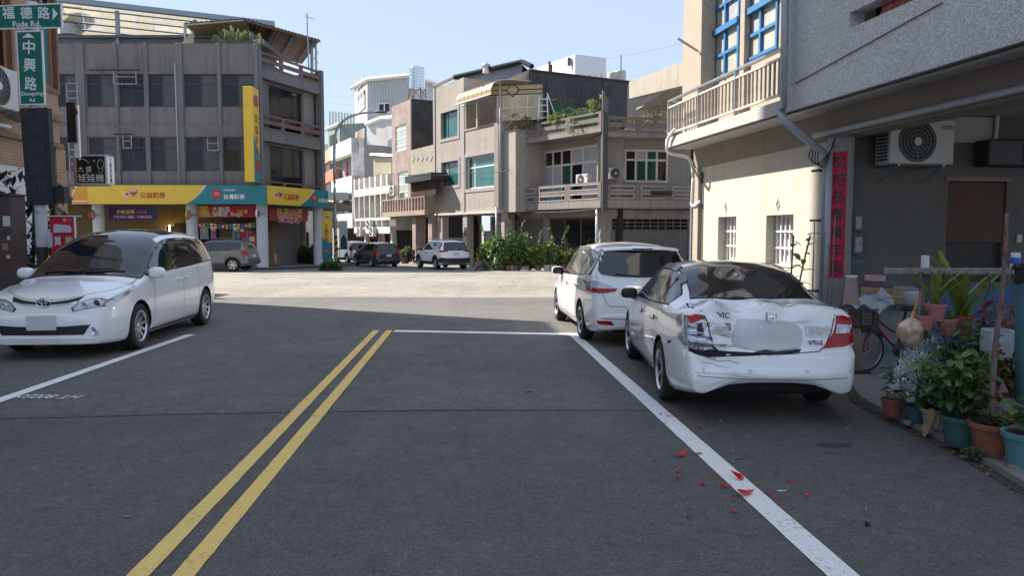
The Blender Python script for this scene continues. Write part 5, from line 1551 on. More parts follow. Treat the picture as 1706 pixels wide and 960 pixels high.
lotto_logo(sign2,S2.x(464,-.55),zc2,.95,sy2 - .014,1)
lettering(sign2,'公益彩券',S2.x(486,-.55),sy2 - .03,zc2 - .03,S2.x(499,-.55) - S2.x(473,-.55),None,T_REDL,.02)
bowl_logo(sign2,S2.x(524,-.55),zc2,.28,sy2 - .018)
lettering(sign2,'台灣彩券',S2.x(539,-.55),sy2 - .026,zc2 - .12,S2.x(547,-.55) - S2.x(531,-.55),None,T_WHT,.02)
# tall yellow blade sign standing off the corner
bx0,bx1 = S1.x(410,-1.4),S1.x(426,-1.4)
bz0,bz1 = S1.z(418,303,-1.4),S1.z(418,143,-1.4)
blade = thing('blade_sign','tall yellow blade sign with teal foot above the lottery sign','shop sign',S1.loc,S1.rz)
MB().box(bx0,bx1,-1.4,-.3,bz0,bz1,.02).build('box',Y_YEL,blade)
def side_poly(parent,name,pts,x,mat):   # polygon in (y,z) on the right-hand side face
 n = len(pts); m = MB()
 m.add([(x,a,b) for a,b in pts] + [(x + .012,a,b) for a,b in pts],[tuple(range(n)),tuple(range(2 * n - 1,n - 1,-1))] + [(i,i + n,(i + 1) % n + n,(i + 1) % n) for i in range(n)])
 return m.build(name,mat,parent)
hh = bz1 - bz0
side_poly(blade,'teal_foot',[(-1.38,bz0 + .01),(-.32,bz0 + .01),(-.32,bz0 + hh * .30),(-.9,bz0 + hh * .38),(-1.38,bz0 + hh * .50)],bx1 + .002,Y_TEAL)
side_poly(blade,'heart',[(-.85 + .42 * math.cos(t),bz1 - .75 + .36 * math.sin(t)) for t in [2 * math.pi * k / 20 for k in range(20)]],bx1 + .004,H_RED)
side_poly(blade,'disc',[(-.85 + .36 * math.cos(t),bz0 + .95 + .36 * math.sin(t)) for t in [2 * math.pi * k / 20 for k in range(20)]],bx1 + .018,T_REDL)
for k,chh in enumerate('公益彩券'):
 lettering(blade,chh,bx1 + .02,-.85,bz1 - 1.75 - k * .62,.5,.5,T_REDL,.02,rot=(math.pi / 2,0,math.pi / 2))
MB().box(bx0 + .1,bx1 - .1,-.3,0,bz0 + .5,bz0 + .6).box(bx0 + .1,bx1 - .1,-.3,0,bz1 - .6,bz1 - .5).build('bracket',M_STEEL,blade)
# upright panel sign by the last column
pv = Fac(((535 - CX) / F_PX * 51.2,51.2),((554 - CX) / F_PX * 51.6,51.6),gz(51))
vs_ = thing('upright_panel_sign','upright yellow and teal lottery panel beside the last white column','shop sign',pv.loc,pv.rz)
vz0,vz1 = pv.z(543,432),pv.z(543,352); vw = pv.w
MB().box(0,vw,0,.15,vz0,vz1,.01).build('box',Y_YEL,vs_)
flatpoly(vs_,'teal_foot',[(.01,vz0 + .01),(vw - .01,vz0 + .01),(vw - .01,vz0 + (vz1 - vz0) * .33),(vw * .45,vz0 + (vz1 - vz0) * .38),(.01,vz0 + (vz1 - vz0) * .50)],-.014,Y_TEAL)
lotto_logo(vs_,vw / 2,vz1 - .42,.5,-.004,1); bowl_logo(vs_,vw / 2,vz0 + .55,.17,-.016)
for k,chh in enumerate('公益彩券'): lettering(vs_,chh,vw / 2,-.012,vz1 - .95 - k * .31,.27,.27,T_REDL,.02)
MB().box(.05,.12,.03,.12,-.1,vz0).box(vw - .12,vw - .05,.03,.12,-.1,vz0).build('legs',M_STEEL,vs_)
# banners, garlands and small round signs under the sign
def banner(name,label,fac,x0p,y0p,x1p,y1p,dy,mat,lines,wave=.03):
 a0,a1 = fac.x(x0p,dy),fac.x(x1p,dy); z1,z0 = fac.z((x0p + x1p) / 2,y0p,dy),fac.z((x0p + x1p) / 2,y1p,dy)
 t = thing(name,label,'banner',fac.loc,fac.rz)
 m = MB(); n = 16; vs = []
 for i in range(n + 1):
  x = a0 + (a1 - a0) * i / n; y = dy + wave * math.sin(i * 1.1)
  vs += [(x,y,z0),(x,y,z1)]
 m.add(vs,[(2 * i,2 * i + 2,2 * i + 3,2 * i + 1) for i in range(n)]); m.build('cloth',mat,t)
 for s_,fx,fz,fw_,mt in lines:
  lettering(t,s_,a0 + (a1 - a0) * fx,dy - wave - .02,z0 + (z1 - z0) * fz,(a1 - a0) * fw_,None,mt,.015)
 for x in (a0,a1): MB().tube([(x,dy,z1),(x,dy + .1,zc_t)],.008,4).build('cord',M_WIRE,t)
 return t,a0,a1,z0,z1
B_PUR = flat('purple banner',(.045,.03,.13),.7,var=.2); B_RED = flat('red banner',(.42,.03,.05),.7,var=.15)
T_YEL = flat('yellow lettering',(.70,.50,.08),.5); T_PNK = flat('pink lettering',(.55,.10,.25),.5)
banner('purple_banner','dark purple autumn festival banner hung in the left shop bay',S1,182,345,263,367,.6,B_PUR,[('中秋加碼',.36,.64,.36,T_YEL),('刮刮樂',.70,.64,.20,T_PNK),('中秋月圓人團圓・好禮刮刮樂',.5,.26,.78,H_PNK)])
t,a0,a1,z0,z1 = banner('red_prize_banner','red prize banner with yellow print left of the second column pair',S1,328,343,427,362,.5,B_RED,[('金采',.10,.5,.15,T_YEL),('大樂透',.42,.70,.3,T_WHT),('100萬',.78,.50,.18,T_YEL),('Bingo',.68,.22,.2,H_CRM),('加碼送',.40,.28,.26,T_WHT)])
flatpoly(t,'gold_patch',[(a0,z0),(a0 + .9,z0),(a0 + .7,z1),(a0,z1)],.45,flat('banner gold',(.55,.33,.08),.6,var=.3,vscale=5))
banner('red_lantern_banner','red printed banner hung under the canted corner sign',S2,449,348,512,368,.4,flat('faded red banner',(.40,.055,.06),.8,var=.3,vscale=4),[('恭喜中獎',.5,.62,.7,T_YEL),('樂透彩',.5,.28,.6,H_PNK)],.06)
flag_cols = [(.40,.03,.04),(.05,.07,.32),(.60,.45,.06),(.65,.64,.62),(.06,.22,.12),(.42,.20,.05)]
fg_ = thing('flag_garland','string of small national flags across the shop front','bunting',S1.loc,S1.rz)
for k in range(15):
 px = 331 + k * 6.4; x = S1.x(px,.3); z = S1.z(px,371 + 2.2 * math.sin(k / 14 * math.pi),.3)
 c1 = flag_cols[(k * 5) % 6]; c2 = flag_cols[(k * 5 + 3) % 6]
 f_ = MB().prism([(x,z - .30),(x + .17,z - .31),(x + .17,z),(x,z)],.3,.306).build('flag',flat('flag %d' % ((k * 5) % 6),c1,.7),fg_)
 MB().prism([(x + .02,z - .20),(x + .15,z - .20),(x + .15,z - .10),(x + .02,z - .10)],.292,.299).build('flag_band',flat('flag %d' % ((k * 5 + 3) % 6),c2,.7),f_)
for px,lab,c1 in ((154,'round red sign left of the leftmost column',H_RED),(314,'round yellow sign left of the second column',Y_YEL),(430,'round red and white sign left of the third column',T_WHT)):
 t = thing('round_sign',lab,'shop sign',S1.loc,S1.rz)
 x,z = S1.x(px,-.3),S1.z(px,358 if px != 430 else 356,-.3)
 MB().lathe([(.26,-.05),(.30,-.03),(.30,.03),(.26,.05)],26,'x',(x,-.3,z)).build('case',c1,t,angle=40)
 m = MB().lathe([(.22,-.056),(.001,-.06)],22,'x',(x,-.3,z),caps=False); m.lathe([(.001,.06),(.22,.056)],22,'x',(x,-.3,z),caps=False); m.build('face',T_REDL if px == 430 else H_PNK,t)
 MB().tube([(x,-.3,z),(x + .4,0,z)],.03,6).build('arm',M_STEEL,t)
for k,(px0,px1,y0,y1,lab,mt) in enumerate(((311,331,380,396,'purple price board beside the second column',B_PUR),(334,347,376,398,'pale upright pennant in the shop bay',flat('pale pennant',(.45,.46,.48),.7,var=.2)),(352,360,374,398,'narrow pink pennant in the shop bay',T_PNK),(388,398,376,396,'grey cloth pennant behind the off-roader',Y_TEAL),(398,409,378,396,'red and white pennant behind the off-roader',B_RED),(412,428,388,420,'red poster rack left of the third column',flat('poster red',(.36,.05,.06),.6,var=.4,vscale=9)))):
 dy = 1.2
 t = thing('pennant',lab,'banner',S1.loc,S1.rz)
 a0,a1,z0,z1 = S1.x(px0,dy),S1.x(px1,dy),S1.z(px0,y1,dy),S1.z(px0,y0,dy)
 MB().box(a0,a1,dy,dy + .02,z0,z1).build('cloth',mt,t)
 MB().tube([(a0,dy + .01,-.1),(a0,dy + .01,z1 + .1)],.02,6).build('pole',M_STEEL,t)
 flatpoly(t,'print',[(a0 + (a1 - a0) * .2,z0 + (z1 - z0) * .55),(a1 - (a1 - a0) * .2,z0 + (z1 - z0) * .55),(a1 - (a1 - a0) * .25,z0 + (z1 - z0) * .8),(a0 + (a1 - a0) * .2,z0 + (z1 - z0) * .8)],dy - .014,H_CRM)
def cone(label,px,py,Y=None,h=.7,worn=False):
 g = gnd(px,py) if Y is None else Vector(((px - CX) / F_PX * Y,Y,gz(Y)))
 t = thing('traffic_cone',label,'traffic cone',(g.x,g.y,gz(g.y) + .065 if Y else gz(g.y)))
 k = h / .7
 b = MB().box(-.19 * k,.19 * k,-.19 * k,.19 * k,0,.03 * k,.01).build('base',M_BLK,t)
 body = MB().lathe([(.145 * k,.03 * k),(.05 * k,.69 * k),(.035 * k,.7 * k)],20,'z').build('cone',flat('faded orange plastic',(.40,.20,.15),.6) if worn else flat('orange plastic',(.62,.10,.03),.5),t,smooth=True)
 if not worn: MB().lathe([(.114 * k,.28 * k),(.080 * k,.47 * k)],20,'z',caps=False).build('white_band',T_WHT,body,smooth=True)
cone('faded orange cone between the white columns of the lottery shop',459,446,Y=46.5,h=.78,worn=True)
# rooftop: lean-to roof, solar rack, tank, aerial
RT = thing('rooftop_shelter','rusty sheet metal shelter on the roof above the corner balconies','shelter',(0,0,0))
P = [at(306,38,46.2),at(405,30,47.0),at(533,66,53.0)]
m = MB()
def sheet_strip(m,a,b,back,n,amp=.05):
 for i in range(n):
  p,q = a.lerp(b,i / n),a.lerp(b,(i + 1) / n)
  o0 = Vector((0,0,amp if i % 2 else 0)); o1 = Vector((0,0,amp if (i + 1) % 2 else 0))
  m.add([p + o0,q + o1,q + back + o1,p + back + o0,p + o0 - Vector((0,0,.02)),q + o1 - Vector((0,0,.02)),q + back + o1 - Vector((0,0,.02)),p + back + o0 - Vector((0,0,.02))],[(0,1,2,3),(7,6,5,4),(0,4,5,1)])
sheet_strip(m,P[1],P[2],Vector((-3.0,6.5,-.2)),44)
m.build('right_roof_sheet',flat('rust brown sheet',(.15,.09,.075),.7,var=.2),RT)
m = MB(); sheet_strip(m,P[0],P[1],Vector((0,7,-1.2)),24); m.build('left_roof_sheet',flat('yellowed sheet',(.24,.20,.10),.7,var=.2),RT)
for a,b in ((P[0],P[1]),(P[1],P[2])):
 MB().tube([a + Vector((0,.05,-.1)),b + Vector((0,.05,-.1))],.06,6).build('edge_beam',M_RUST if b is P[2] else M_STEEL,RT)
for k in range(4):
 a = P[1].lerp(P[2],.15 + .25 * k); MB().box(-.07,.07,0,6.5,-.2,-.06).build('rafter',M_ALUD,RT,loc=a + Vector((-.2,.1,-.05)),rot=(R(-2),0,R(24)))
for px,yt,Y in ((526,66,53),(520,68,54.5),(518,66,53.5),(308,40,47)):
 a = at(px,yt,Y); MB().box(-.06,.06,-.06,.06,zt_par0 + ZS - .7 - a.z,0).build('post',M_STEEL,RT,loc=a)
m = MB()
a,b = at(523,70,53.2),at(527,100,53.2)
for k in range(4): m.tube([(a.x + (.0 if k % 2 else .3),a.y,a.z - k * .35),(a.x + (.3 if k % 2 else 0),a.y,a.z - k * .35 - .35)],.02,4)
m.build('lattice_brace',M_STEEL,RT)
MB().box(.0,3.4,0,.1,0,1.4).build('shelter_wall',flat('dark brown boards',(.06,.05,.05),.8),RT,loc=at(335,80,49.0))
gz0 = [at(300,74,46.6),at(322,50,47.0),at(322,76,47.0)]
m = MB(); m.add([gz0[0],gz0[2],gz0[1]],[(0,1,2)]); m.add([p + Vector((0,.1,0)) for p in gz0],[(2,1,0)]); m.build('tin_gable',flat('pale tin',(.45,.40,.28),.6,var=.25,vscale=9),RT)
SOL = thing('solar_rack','slanted rack of solar panels seen from below behind the parapet','solar panels',(0,0,0))
c00,c10 = at(70,-6,46.5),at(452,38,51.5)          # high edge towards us
dback = Vector((1.0,5.0,-2.3))
nr_,nc_ = 9,13
pm_me = None
al = (c10 - c00).normalized(); up_ = (dback - al * dback.dot(al)).normalized(); nn = al.cross(up_).normalized()
pl = (c10 - c00).length / nc_; pd = dback.length / nr_
pme = MB().box(.02,pl - .02,.02,pd - .10,-.02,.02).mesh('solar_panel'); pme.materials.append(leafmat('panel back sheet',(.70,.66,.55),(.80,.77,.66),.6,.6))
rmx = Matrix((al,up_,nn)).transposed().to_4x4()
for i in range(nc_):
 for j in range(nr_):
  o = link_mesh('solar_panel',pme,None,SOL)
  o.matrix_local = Matrix.Translation(c00 + al * pl * i + up_ * pd * j) @ rmx
rl = MB().box(0,pl * nc_,-.03,.03,-.09,-.03).mesh('rail'); rl.materials.append(flat('rail grey',(.16,.18,.20),.5,metal=.5))
for j in range(nr_ + 1):
 o = link_mesh('rail',rl,None,SOL); o.matrix_local = Matrix.Translation(c00 + up_ * (pd * j - .02)) @ rmx
o = MB().box(-.5,pl * nc_ + .2,-.12,.02,-.3,.1).build('front_beam',flat('beam blue grey',(.24,.28,.31),.5,metal=.4),SOL); o.matrix_local = Matrix.Translation(c00) @ rmx
for t_ in (.28,.62):
 a = c00.lerp(c10,t_) + Vector((.2,.3,-.3)); MB().box(-.1,.1,-.1,.1,12.0 - a.z,0).build('post',flat('beam blue grey',(.24,.28,.31),.5),SOL,loc=a)
tank = thing('steel_water_tank','tall steel water tank at the left end of the solar rack','water tank',at(119,60,49))
prof = [(.62,0)]
for k in range(12): prof += [(.62,.05 + k * .17),(.645,.10 + k * .17),(.62,.15 + k * .17)]
prof += [(.60,2.15),(.3,2.35),(.001,2.4)]
MB().lathe(prof,28,'z').build('cylinder',M_STEEL,tank,smooth=True)
MB().box(-.6,.6,-.6,.6,-.6,0).build('stand',M_ALUD,tank)
MB().box(-.8,2.2,0,1.5,-.7,.35).build('corrugated_hut',flat('white hut',(.5,.5,.5),.6),tank,loc=(1.0,2,0))
ro = MB(); ro.box(-2,12,0,.2,0,.16); ro.box(-2,12,.2,5,-.3,.0)
tag(ro.build('flat_roof_edge',flat('dark roof edge',(.10,.11,.12),.6),None,loc=at(108,62,48)),'dark metal roof edge below the solar rack','roof')
ae = thing('aerial','thin television aerial on a pole beside the rooftop shelter','aerial',at(514,100,50.5))
top = at(513,21,50.5).z - at(514,100,50.5).z
MB().tube([(0,0,-.6),(-.05,0,top)],.045,6).build('pole',M_STEEL,ae)
m = MB()
m.tube([(-.15,.1,top - .2),(.5,-.2,top - .42)],.012,4)
for k in range(5): m.tube([(-.1 + k * .12 - .12,.1 - k * .05 - .1,top - .22 - k * .045),(-.1 + k * .12 + .12,.1 - k * .05 + .1,top - .22 - k * .045)],.008,4)
m.build('antenna',M_STEEL,ae)
rnd = random.Random(5)
pb = at(400,88,46.6)
rp = thing('rooftop_shrub','drooping pale green shrub hanging over the roof parapet','plant',pb)
m = MB(); st = MB()
for k in range(13):
 tip = at(352 + k * 7.2 + rnd.uniform(-3,3),42 + abs(k - 5) * 3.2 + rnd.uniform(-6,8),46.2 + rnd.uniform(-.3,.3)) - pb
 mid = Vector((tip.x * .6,tip.y,tip.z * .35 + .2))
 st.tube(curve_pts([(rnd.uniform(-.3,.3),0,-.6),mid,tip],6),.02,4,True,.012)
 for q in range(26):
  b = mid.lerp(tip,rnd.uniform(.35,1.05)) + rvec(rnd) * .10
  leaf(m,b,Vector((rnd.uniform(-.6,.6),rnd.uniform(-.6,.6),-1.2)),Vector((1,0,.3)),rnd.uniform(.28,.45),.11,.1,.15)
m.build('leaves',leafmat('pale drooping leaves',(.30,.36,.15),(.50,.54,.28)),rp); st.build('branches',flat('pale bark',(.35,.33,.27),.8),rp)
# ------------------------------------------------------------------ tan brick building on the near left
YB = 22.0
kb = (108 - CX) / F_PX
BA = Vector((kb * YB,YB))
bd = Vector((.085,-1)).normalized()               # along the street towards us
B1 = Fac((BA.x + bd.x * 40,BA.y + bd.y * 40),(BA.x,BA.y),0)
M_BRICK = brickmat('tan brick',(.40,.265,.165),(.36,.235,.15),(.24,.17,.12),.26,.082,msize=.16)
M_LEDGE = masonry('brown ledge',(.20,.15,.12),(.09,.075,.065))
brk = thing('brick_house','tan brick building with orange-framed windows on the near left','building',B1.loc,B1.rz)
w1 = B1.rect(55,-60,93,150); w0 = B1.rect(-60,-60,18,113)
MB().wall(30,B1.w,B1.z(110,243),14.2,0,.35,[(w1[0],w1[1],w1[2],w1[3]),(w0[0],w0[1],w0[2],w0[3])]).build('brick_wall',M_BRICK,brk)
MB().box(30,B1.w + .02,-.10,.3,B1.z(110,250),B1.z(110,243) - .003).build('ledge',M_LEDGE,brk)
lw = B1.z(110,250)
MB().box(B1.x(98),B1.w + .25,-.02,.35,-.1,lw - .003).build('corner_pier',M_BRICK,brk)
MB().box(30,B1.x(98) - .004,.05,.35,B1.z(50,278),lw - .003).build('lower_brick',M_BRICK,brk)
MB().box(30,B1.x(98) - .004,.12,.35,-.1,B1.z(50,278) - .004).build('white_base',flat('whitewashed wall',(.56,.57,.58),.8,var=.06),brk)
MB().box(B1.x(80),B1.x(98) - .006,.06,.119,1.5,B1.z(90,290)).build('white_shutter',flat('cream shutter',(.50,.47,.42),.7),brk)
M_ORF = flat('orange timber',(.36,.15,.06),.6,var=.15)
for w in (w1,w0):
 window(brk,w[0] + .12,w[1] - .12,w[2] + .12,w[3] - .1,.08,(.5,),(.6,),.09,M_ORF,[flat('teal frosted glass',(.05,.16,.17),.25,var=.15)] * 2 + [M_WGLASS] * 2 if w is w1 else M_WGLASS)
 f = MB(); f.box(w[0],w[0] + .12,-.05,.2,w[2],w[3]); f.box(w[1] - .12,w[1],-.05,.2,w[2],w[3]); f.box(w[0] + .12,w[1] - .12,-.051,.2,w[2],w[2] + .12)
 f.build('window_casing',flat('brown casing',(.17,.09,.055),.7),brk)
MB().box(B1.x(80),B1.x(108),-.09,-.002,B1.z(95,202),B1.z(95,192)).build('short_ledge',M_LEDGE,brk)
MB().box(B1.x(84),B1.x(108),-.08,-.002,B1.z(96,194) - .0,B1.z(96,194) + .12).build('short_ledge_top',M_BRICK,brk)
# rest of the block: far wall, body, then unseen blocks that shape the shadows
MB().box(30,B1.w,.351,12,-.1,14.2).build('body',M_BRICK,brk)
M_PALET = brickmat('pale bounce tiles',(.64,.62,.58),(.60,.58,.55),(.45,.43,.40),.1,.05,msize=.1)  # pale so that the unseen block bounces more skylight into the street
tall = thing('shade_block','unseen tall block outside the frame, shaped to shade the street','building',(BA.x + bd.x * 1.4 - .3,BA.y + bd.y * 1.4,0),B1.rz)  # out of view, sized to shade the near road and right-hand wall
MB().box(-6.5,0,.5,10,14.21,26).build('upper_shade_mass',M_PALET,tall)
MB().box(-26,-6.51,.5,10,14.21,17.5).build('middle_shade_mass',M_PALET,tall)
MB().box(-26,-11,.3,10,-.1,14.2).build('lower_shade_mass',M_PALET,tall)
rear_b = thing('shadow_filler','hidden block added behind the brick building to widen its shadow','building',(BA.x - 3.0,BA.y + 4.6,0),B1.rz)  # added out of sight so the shadow edge bulges across the road
MB().box(-6,0,.6,10,-.3,8.6).build('shadow_filler_mass',M_BRICK,rear_b)
M_ACB = flat('ac pale grey case',(.50,.50,.50),.5)
xa,xb,za,zb = B1.rect(-40,115,33,182,-.55)
aircon('large outdoor air conditioner on a bracket beside the green street signs',B1,B1.x(-22,-.5),-.62,B1.z(10,182,-.5),w=B1.x(33,-.6) - B1.x(-22,-.6),h=B1.z(10,116,-.5) - B1.z(10,182,-.5),d=.45,mat=M_ACB)
MB().prism([(0,0),(1.1,0),(1.1,-.25)],0,.5).build('ac_shelf',flat('grey shelf',(.22,.21,.20),.7),brk,loc=(B1.x(-10),-.55,B1.z(10,184)))
hp = MB().tube(curve_pts([(B1.x(-5,-.2),-.15,B1.z(0,218)),(B1.x(8,-.2),-.2,B1.z(8,213)),(B1.x(24,-.2),-.2,B1.z(24,216)),(B1.x(27,-.2),-.1,B1.z(27,211))]),.05,8).build('pipe_cover',flat('white duct',(.6,.6,.58),.5),brk,smooth=True)
# claw machine arcade light box and the striped blade sign behind it, standing off the corner
cf = Fac(((132 - CX) / F_PX * 24,24),((192 - CX) / F_PX * 24,24),0)
lb = thing('claw_machine_sign','black light box with white chalk lettering on a bracket above the orange sign','shop sign',cf.loc,0)
cw = cf.x(181); cz0,cz1 = cf.z(160,307),cf.z(160,258)
MB().box(0,cw,0,.5,cz0,cz1,.01).build('box',flat('sign frame grey',(.42,.43,.45),.5),lb)
MB().box(.04,cw - .04,-.006,-.001,cz0 + .04,cz1 - .04).build('black_face',flat('sign black',(.012,.013,.016),.4),lb)
lettering(lb,'大 盛',cw * .30,-.01,cz0 + (cz1 - cz0) * .52,cw * .45,None,T_WHT,.0)
lettering(lb,'娃娃機',cw * .5,-.01,cz0 + (cz1 - cz0) * .22,cw * .84,None,T_WHT,.005)
def star(parent,cx,cz,r,y,mat):
 flatpoly(parent,'star',[(cx + (r if k % 2 == 0 else r * .42) * math.sin(math.pi * k / 5),cz + (r if k % 2 == 0 else r * .42) * math.cos(math.pi * k / 5)) for k in range(10)][::-1],y,mat)
star(lb,cw * .15,cz1 - .13,.055,-.02,T_WHT); star(lb,cw * .62,cz1 - .18,.03,-.02,T_WHT); star(lb,cw * .36,cz0 + .32,.03,-.02,T_WHT)
m = MB().tube(curve_pts([(cw * .2,-.01,cz1 - .12),(cw * .32,-.01,cz1 - .15),(cw * .45,-.01,cz1 - .24)],6),.006,4)
m.build('chalk_drawing',T_WHT,lb); m = MB().tube(curve_pts([(cw * .72,-.01,cz1 - .28),(cw * .80,-.01,cz1 - .14),(cw * .92,-.01,cz1 - .22),(cw * .90,-.01,cz1 - .38),(cw * .76,-.01,cz1 - .40),(cw * .72,-.01,cz1 - .28)],5),.005,4)
m.build('chalk_drawing',T_WHT,lb); m = MB().tube(curve_pts([(cw * .74,-.01,cz1 - .42),(cw * .78,-.01,cz1 - .52),(cw * .86,-.01,cz1 - .54),(cw * .9,-.01,cz1 - .42)],5),.005,4); m.build('chalk_drawing',T_WHT,lb)
MB().box(cw + .001,cw + .006,.06,.44,cz0 + .05,cz1 - .05).build('side_face',T_WHT,lb)
for k,s_ in enumerate('大盛娃娃機'): lettering(lb,s_,cw + .010,.25,cz1 - .13 - k * .16,.14,.14,flat('sign black',(.012,.013,.016),.4),.01,rot=(math.pi / 2,0,math.pi / 2))
m = MB(); m.box(-.9,cw,.2,.25,cz1 + .01,cz1 + .05); m.box(-.9,cw,.2,.25,cz0 - .05,cz0 - .01); m.build('bracket',M_STEEL,lb)
ob = thing('orange_box_sign','orange and white sign panel tucked behind the claw machine sign','shop sign',(cf.loc[0] - .25,24.35,0))
MB().box(0,.5,0,.1,cz0 + .02,cz1 + .0).build('panel',Y_ORA,ob); flatpoly(ob,'white_part',[(.03,cz0 + .4),(.48,cz0 + .55),(.48,cz1 - .02),(.03,cz1 - .02)],-.014,T_WHT)
bs = Fac(((118 - CX) / F_PX * 23,23),((140 - CX) / F_PX * 23,23),0)
bl_ = thing('black_blade_sign','black and white blade sign at the corner of the brick building','shop sign',bs.loc,0)
MB().box(bs.x(119),bs.x(133),0,.06,bs.z(125,237),bs.z(125,170)).build('black_panel',M_BLK,bl_)
MB().box(bs.x(127),bs.x(136),.07,.14,bs.z(130,262),bs.z(130,174)).build('white_panel',T_WHT,bl_)
disc(bl_,bs.x(130.5),bs.z(130,186),.10,.055,H_RED)
# traffic pole with two street-name plates and the dot-matrix board
GP = Vector((-8.05,13.2))                     # pole foot
YP = GP.y
pole = thing('street_sign_pole','white steel pole with green street name plates and a black dot board','street sign',(at(70,400,YP).x,YP,0))
px0 = pole.location.x
fp = Fac((px0,YP - .14),(px0 + 1,YP - .14),0)
MB().tube([(0,0,-.05),(-.0,0,5.6)],.095,18).build('pole',masonry('white pole paint',(.55,.57,.58),(.25,.24,.23),streak=.3,blotch=.25),pole,smooth=True)
stripe = MB()
for k in range(3):
 z = .62 + k * .26
 n = 18
 vs = []
 for i in range(n + 1):
  a = 2 * math.pi * i / n; o = .13 * math.sin(a + .6)
  vs += [(.099 * math.cos(a),.099 * math.sin(a),z + o),(.099 * math.cos(a),.099 * math.sin(a),z + .13 + o)]
 stripe.add(vs,[(2 * i,2 * i + 2,2 * i + 3,2 * i + 1) for i in range(n)])
MB().lathe([(.097,.45),(.097,1.5)],18,'z',caps=False).build('black_wrap',M_BLK,pole)
stripe.build('yellow_stripes',flat('hazard yellow',(.62,.40,.03),.5),pole)
G_SIGN = flat('sign green',(.0,.135,.095),.4,var=.03); W_SIGN = flat('sign white',(.72,.75,.76),.45,var=.02)
def plate_sign(name,px_poly,y,border=.022):
 pts = [fp.p(a,b) for a,b in px_poly]
 c = (sum(p[0] for p in pts) / 4,sum(p[1] for p in pts) / 4)
 o = MB().prism(pts,y,y + .03).build(name,W_SIGN,pole)
 inn = [(c[0] + (p[0] - c[0]) * (1 - border * 2 / abs(pts[1][0] - pts[0][0])),c[1] + (p[1] - c[1]) * (1 - border * 2 / abs(pts[2][1] - pts[1][1]))) for p in pts]
 MB().prism(inn,y - .003,y - .0005).build('green_face',G_SIGN,o)
 return o
s1 = plate_sign('street_name_plate',[(-40,49),(104,46),(102,4),(-40,10)],-.14)
ang = R(1.0)
def L(o,s_,px,py,w,h,bold=.012,tilt=0.0,mat=None):
 x,z = fp.p(px,py); s = YP / F_PX * .99
 return lettering(o,s_,x,-.1455,z,w * s if w else None,h * s if h else None,mat or W_SIGN,bold,rot=(math.pi / 2,tilt,0))
for ch_,px in (('福',14),('德',44),('路',73)): L(s1,ch_,px,21,20,20,.02,R(-1))
L(s1,'Fude Rd.',45,39.5,46,None,.025,R(-1))
x0_,z0_ = fp.p(88,33); x1_,z1_ = fp.p(96.5,22.5); x2_,z2_ = fp.p(88,12.5)
MB().prism([(x0_,z0_),(x1_,z1_),(x2_,z2_)],-.146,-.1435).build('arrow',W_SIGN,s1)
s2 = plate_sign('street_name_plate',[(33,175),(75.5,174),(70,50),(26,51)],-.14)
for ch_,px,py in (('中',48.5,78),('興',50,108),('路',51.5,139)): L(s2,ch_,px,py,20,22,.02,R(3))
L(s2,'Zhongxing',53,156.5,37,None,.02,R(-1)); L(s2,'Rd.',55,166.5,10,None,.02,R(-1))
MB().prism([fp.p(37,62),fp.p(58,62.5),fp.p(47.5,54.5)],-.146,-.1435).build('arrow',W_SIGN,s2)
bd_pts = [fp.p(*q) for q in ((45,342),(89,341),(79,179),(33,180))]
board = MB().prism(bd_pts,-.14,-.02).build('dot_board',flat('matt board black',(.014,.018,.028),.6),pole)
dots = MB()
DS = YP / F_PX
for ch_,px,py in (('側',59,215),('向',61,247),('來',63.5,279),('車',66,311)):
 me = text_mesh(ch_,1.0,-.012); bmx = bmesh.new(); bmx.from_mesh(me); tr = BVHTree.FromBMesh(bmx); bmx.free()
 x,z = fp.p(px,py); s = 25 * DS; N = 19
 for i in range(N):
  for j in range(N):
   u,v = (i + .5) / N - .5,(j + .5) / N - .5
   if tr.ray_cast(Vector((u * 1.0,v * 1.0,1)),Vector((0,0,-1)))[0] is not None:
    cx_,cz_ = x + u * s * 1.05,z + v * s * 1.15; q = .0042
    dots.add([(cx_ - q,-.143,cz_),(cx_,-.143,cz_ - q),(cx_ + q,-.143,cz_),(cx_,-.143,cz_ + q)],[(0,1,2,3)])
for px in (43,67):
 x,z = fp.p(px + 1,189.5)
 for rr in (2,4,6):
  for k in range(rr * 3):
   a = 2 * math.pi * k / (rr * 3); cx_,cz_ = x + rr * DS * math.cos(a),z + rr * DS * math.sin(a); q = .004
   dots.add([(cx_ - q,-.143,cz_),(cx_,-.143,cz_ - q),(cx_ + q,-.143,cz_),(cx_,-.143,cz_ + q)],[(0,1,2,3)])
dots.build('dots',flat('unlit diode',(.17,.20,.22),.5),board)
m = MB(); m.box(*[v for v in (fp.x(89),fp.x(107))],-.1,.06,fp.z(98,338),fp.z(98,311)); m.build('control_box',M_BLK,pole)
m = MB()
for pyy in (353,174,50): m.lathe([(.105,-.03),(.105,.03)],18,'z',(0,0,fp.z(70,pyy)),caps=False)
m.build('clamps',M_STEEL,pole)
MB().prism([fp.p(77,389),fp.p(85,388),fp.p(86,412),fp.p(79,413)],-.12,-.11).build('paper_notice',flat('grey notice',(.4,.45,.48),.7,var=.2),pole)
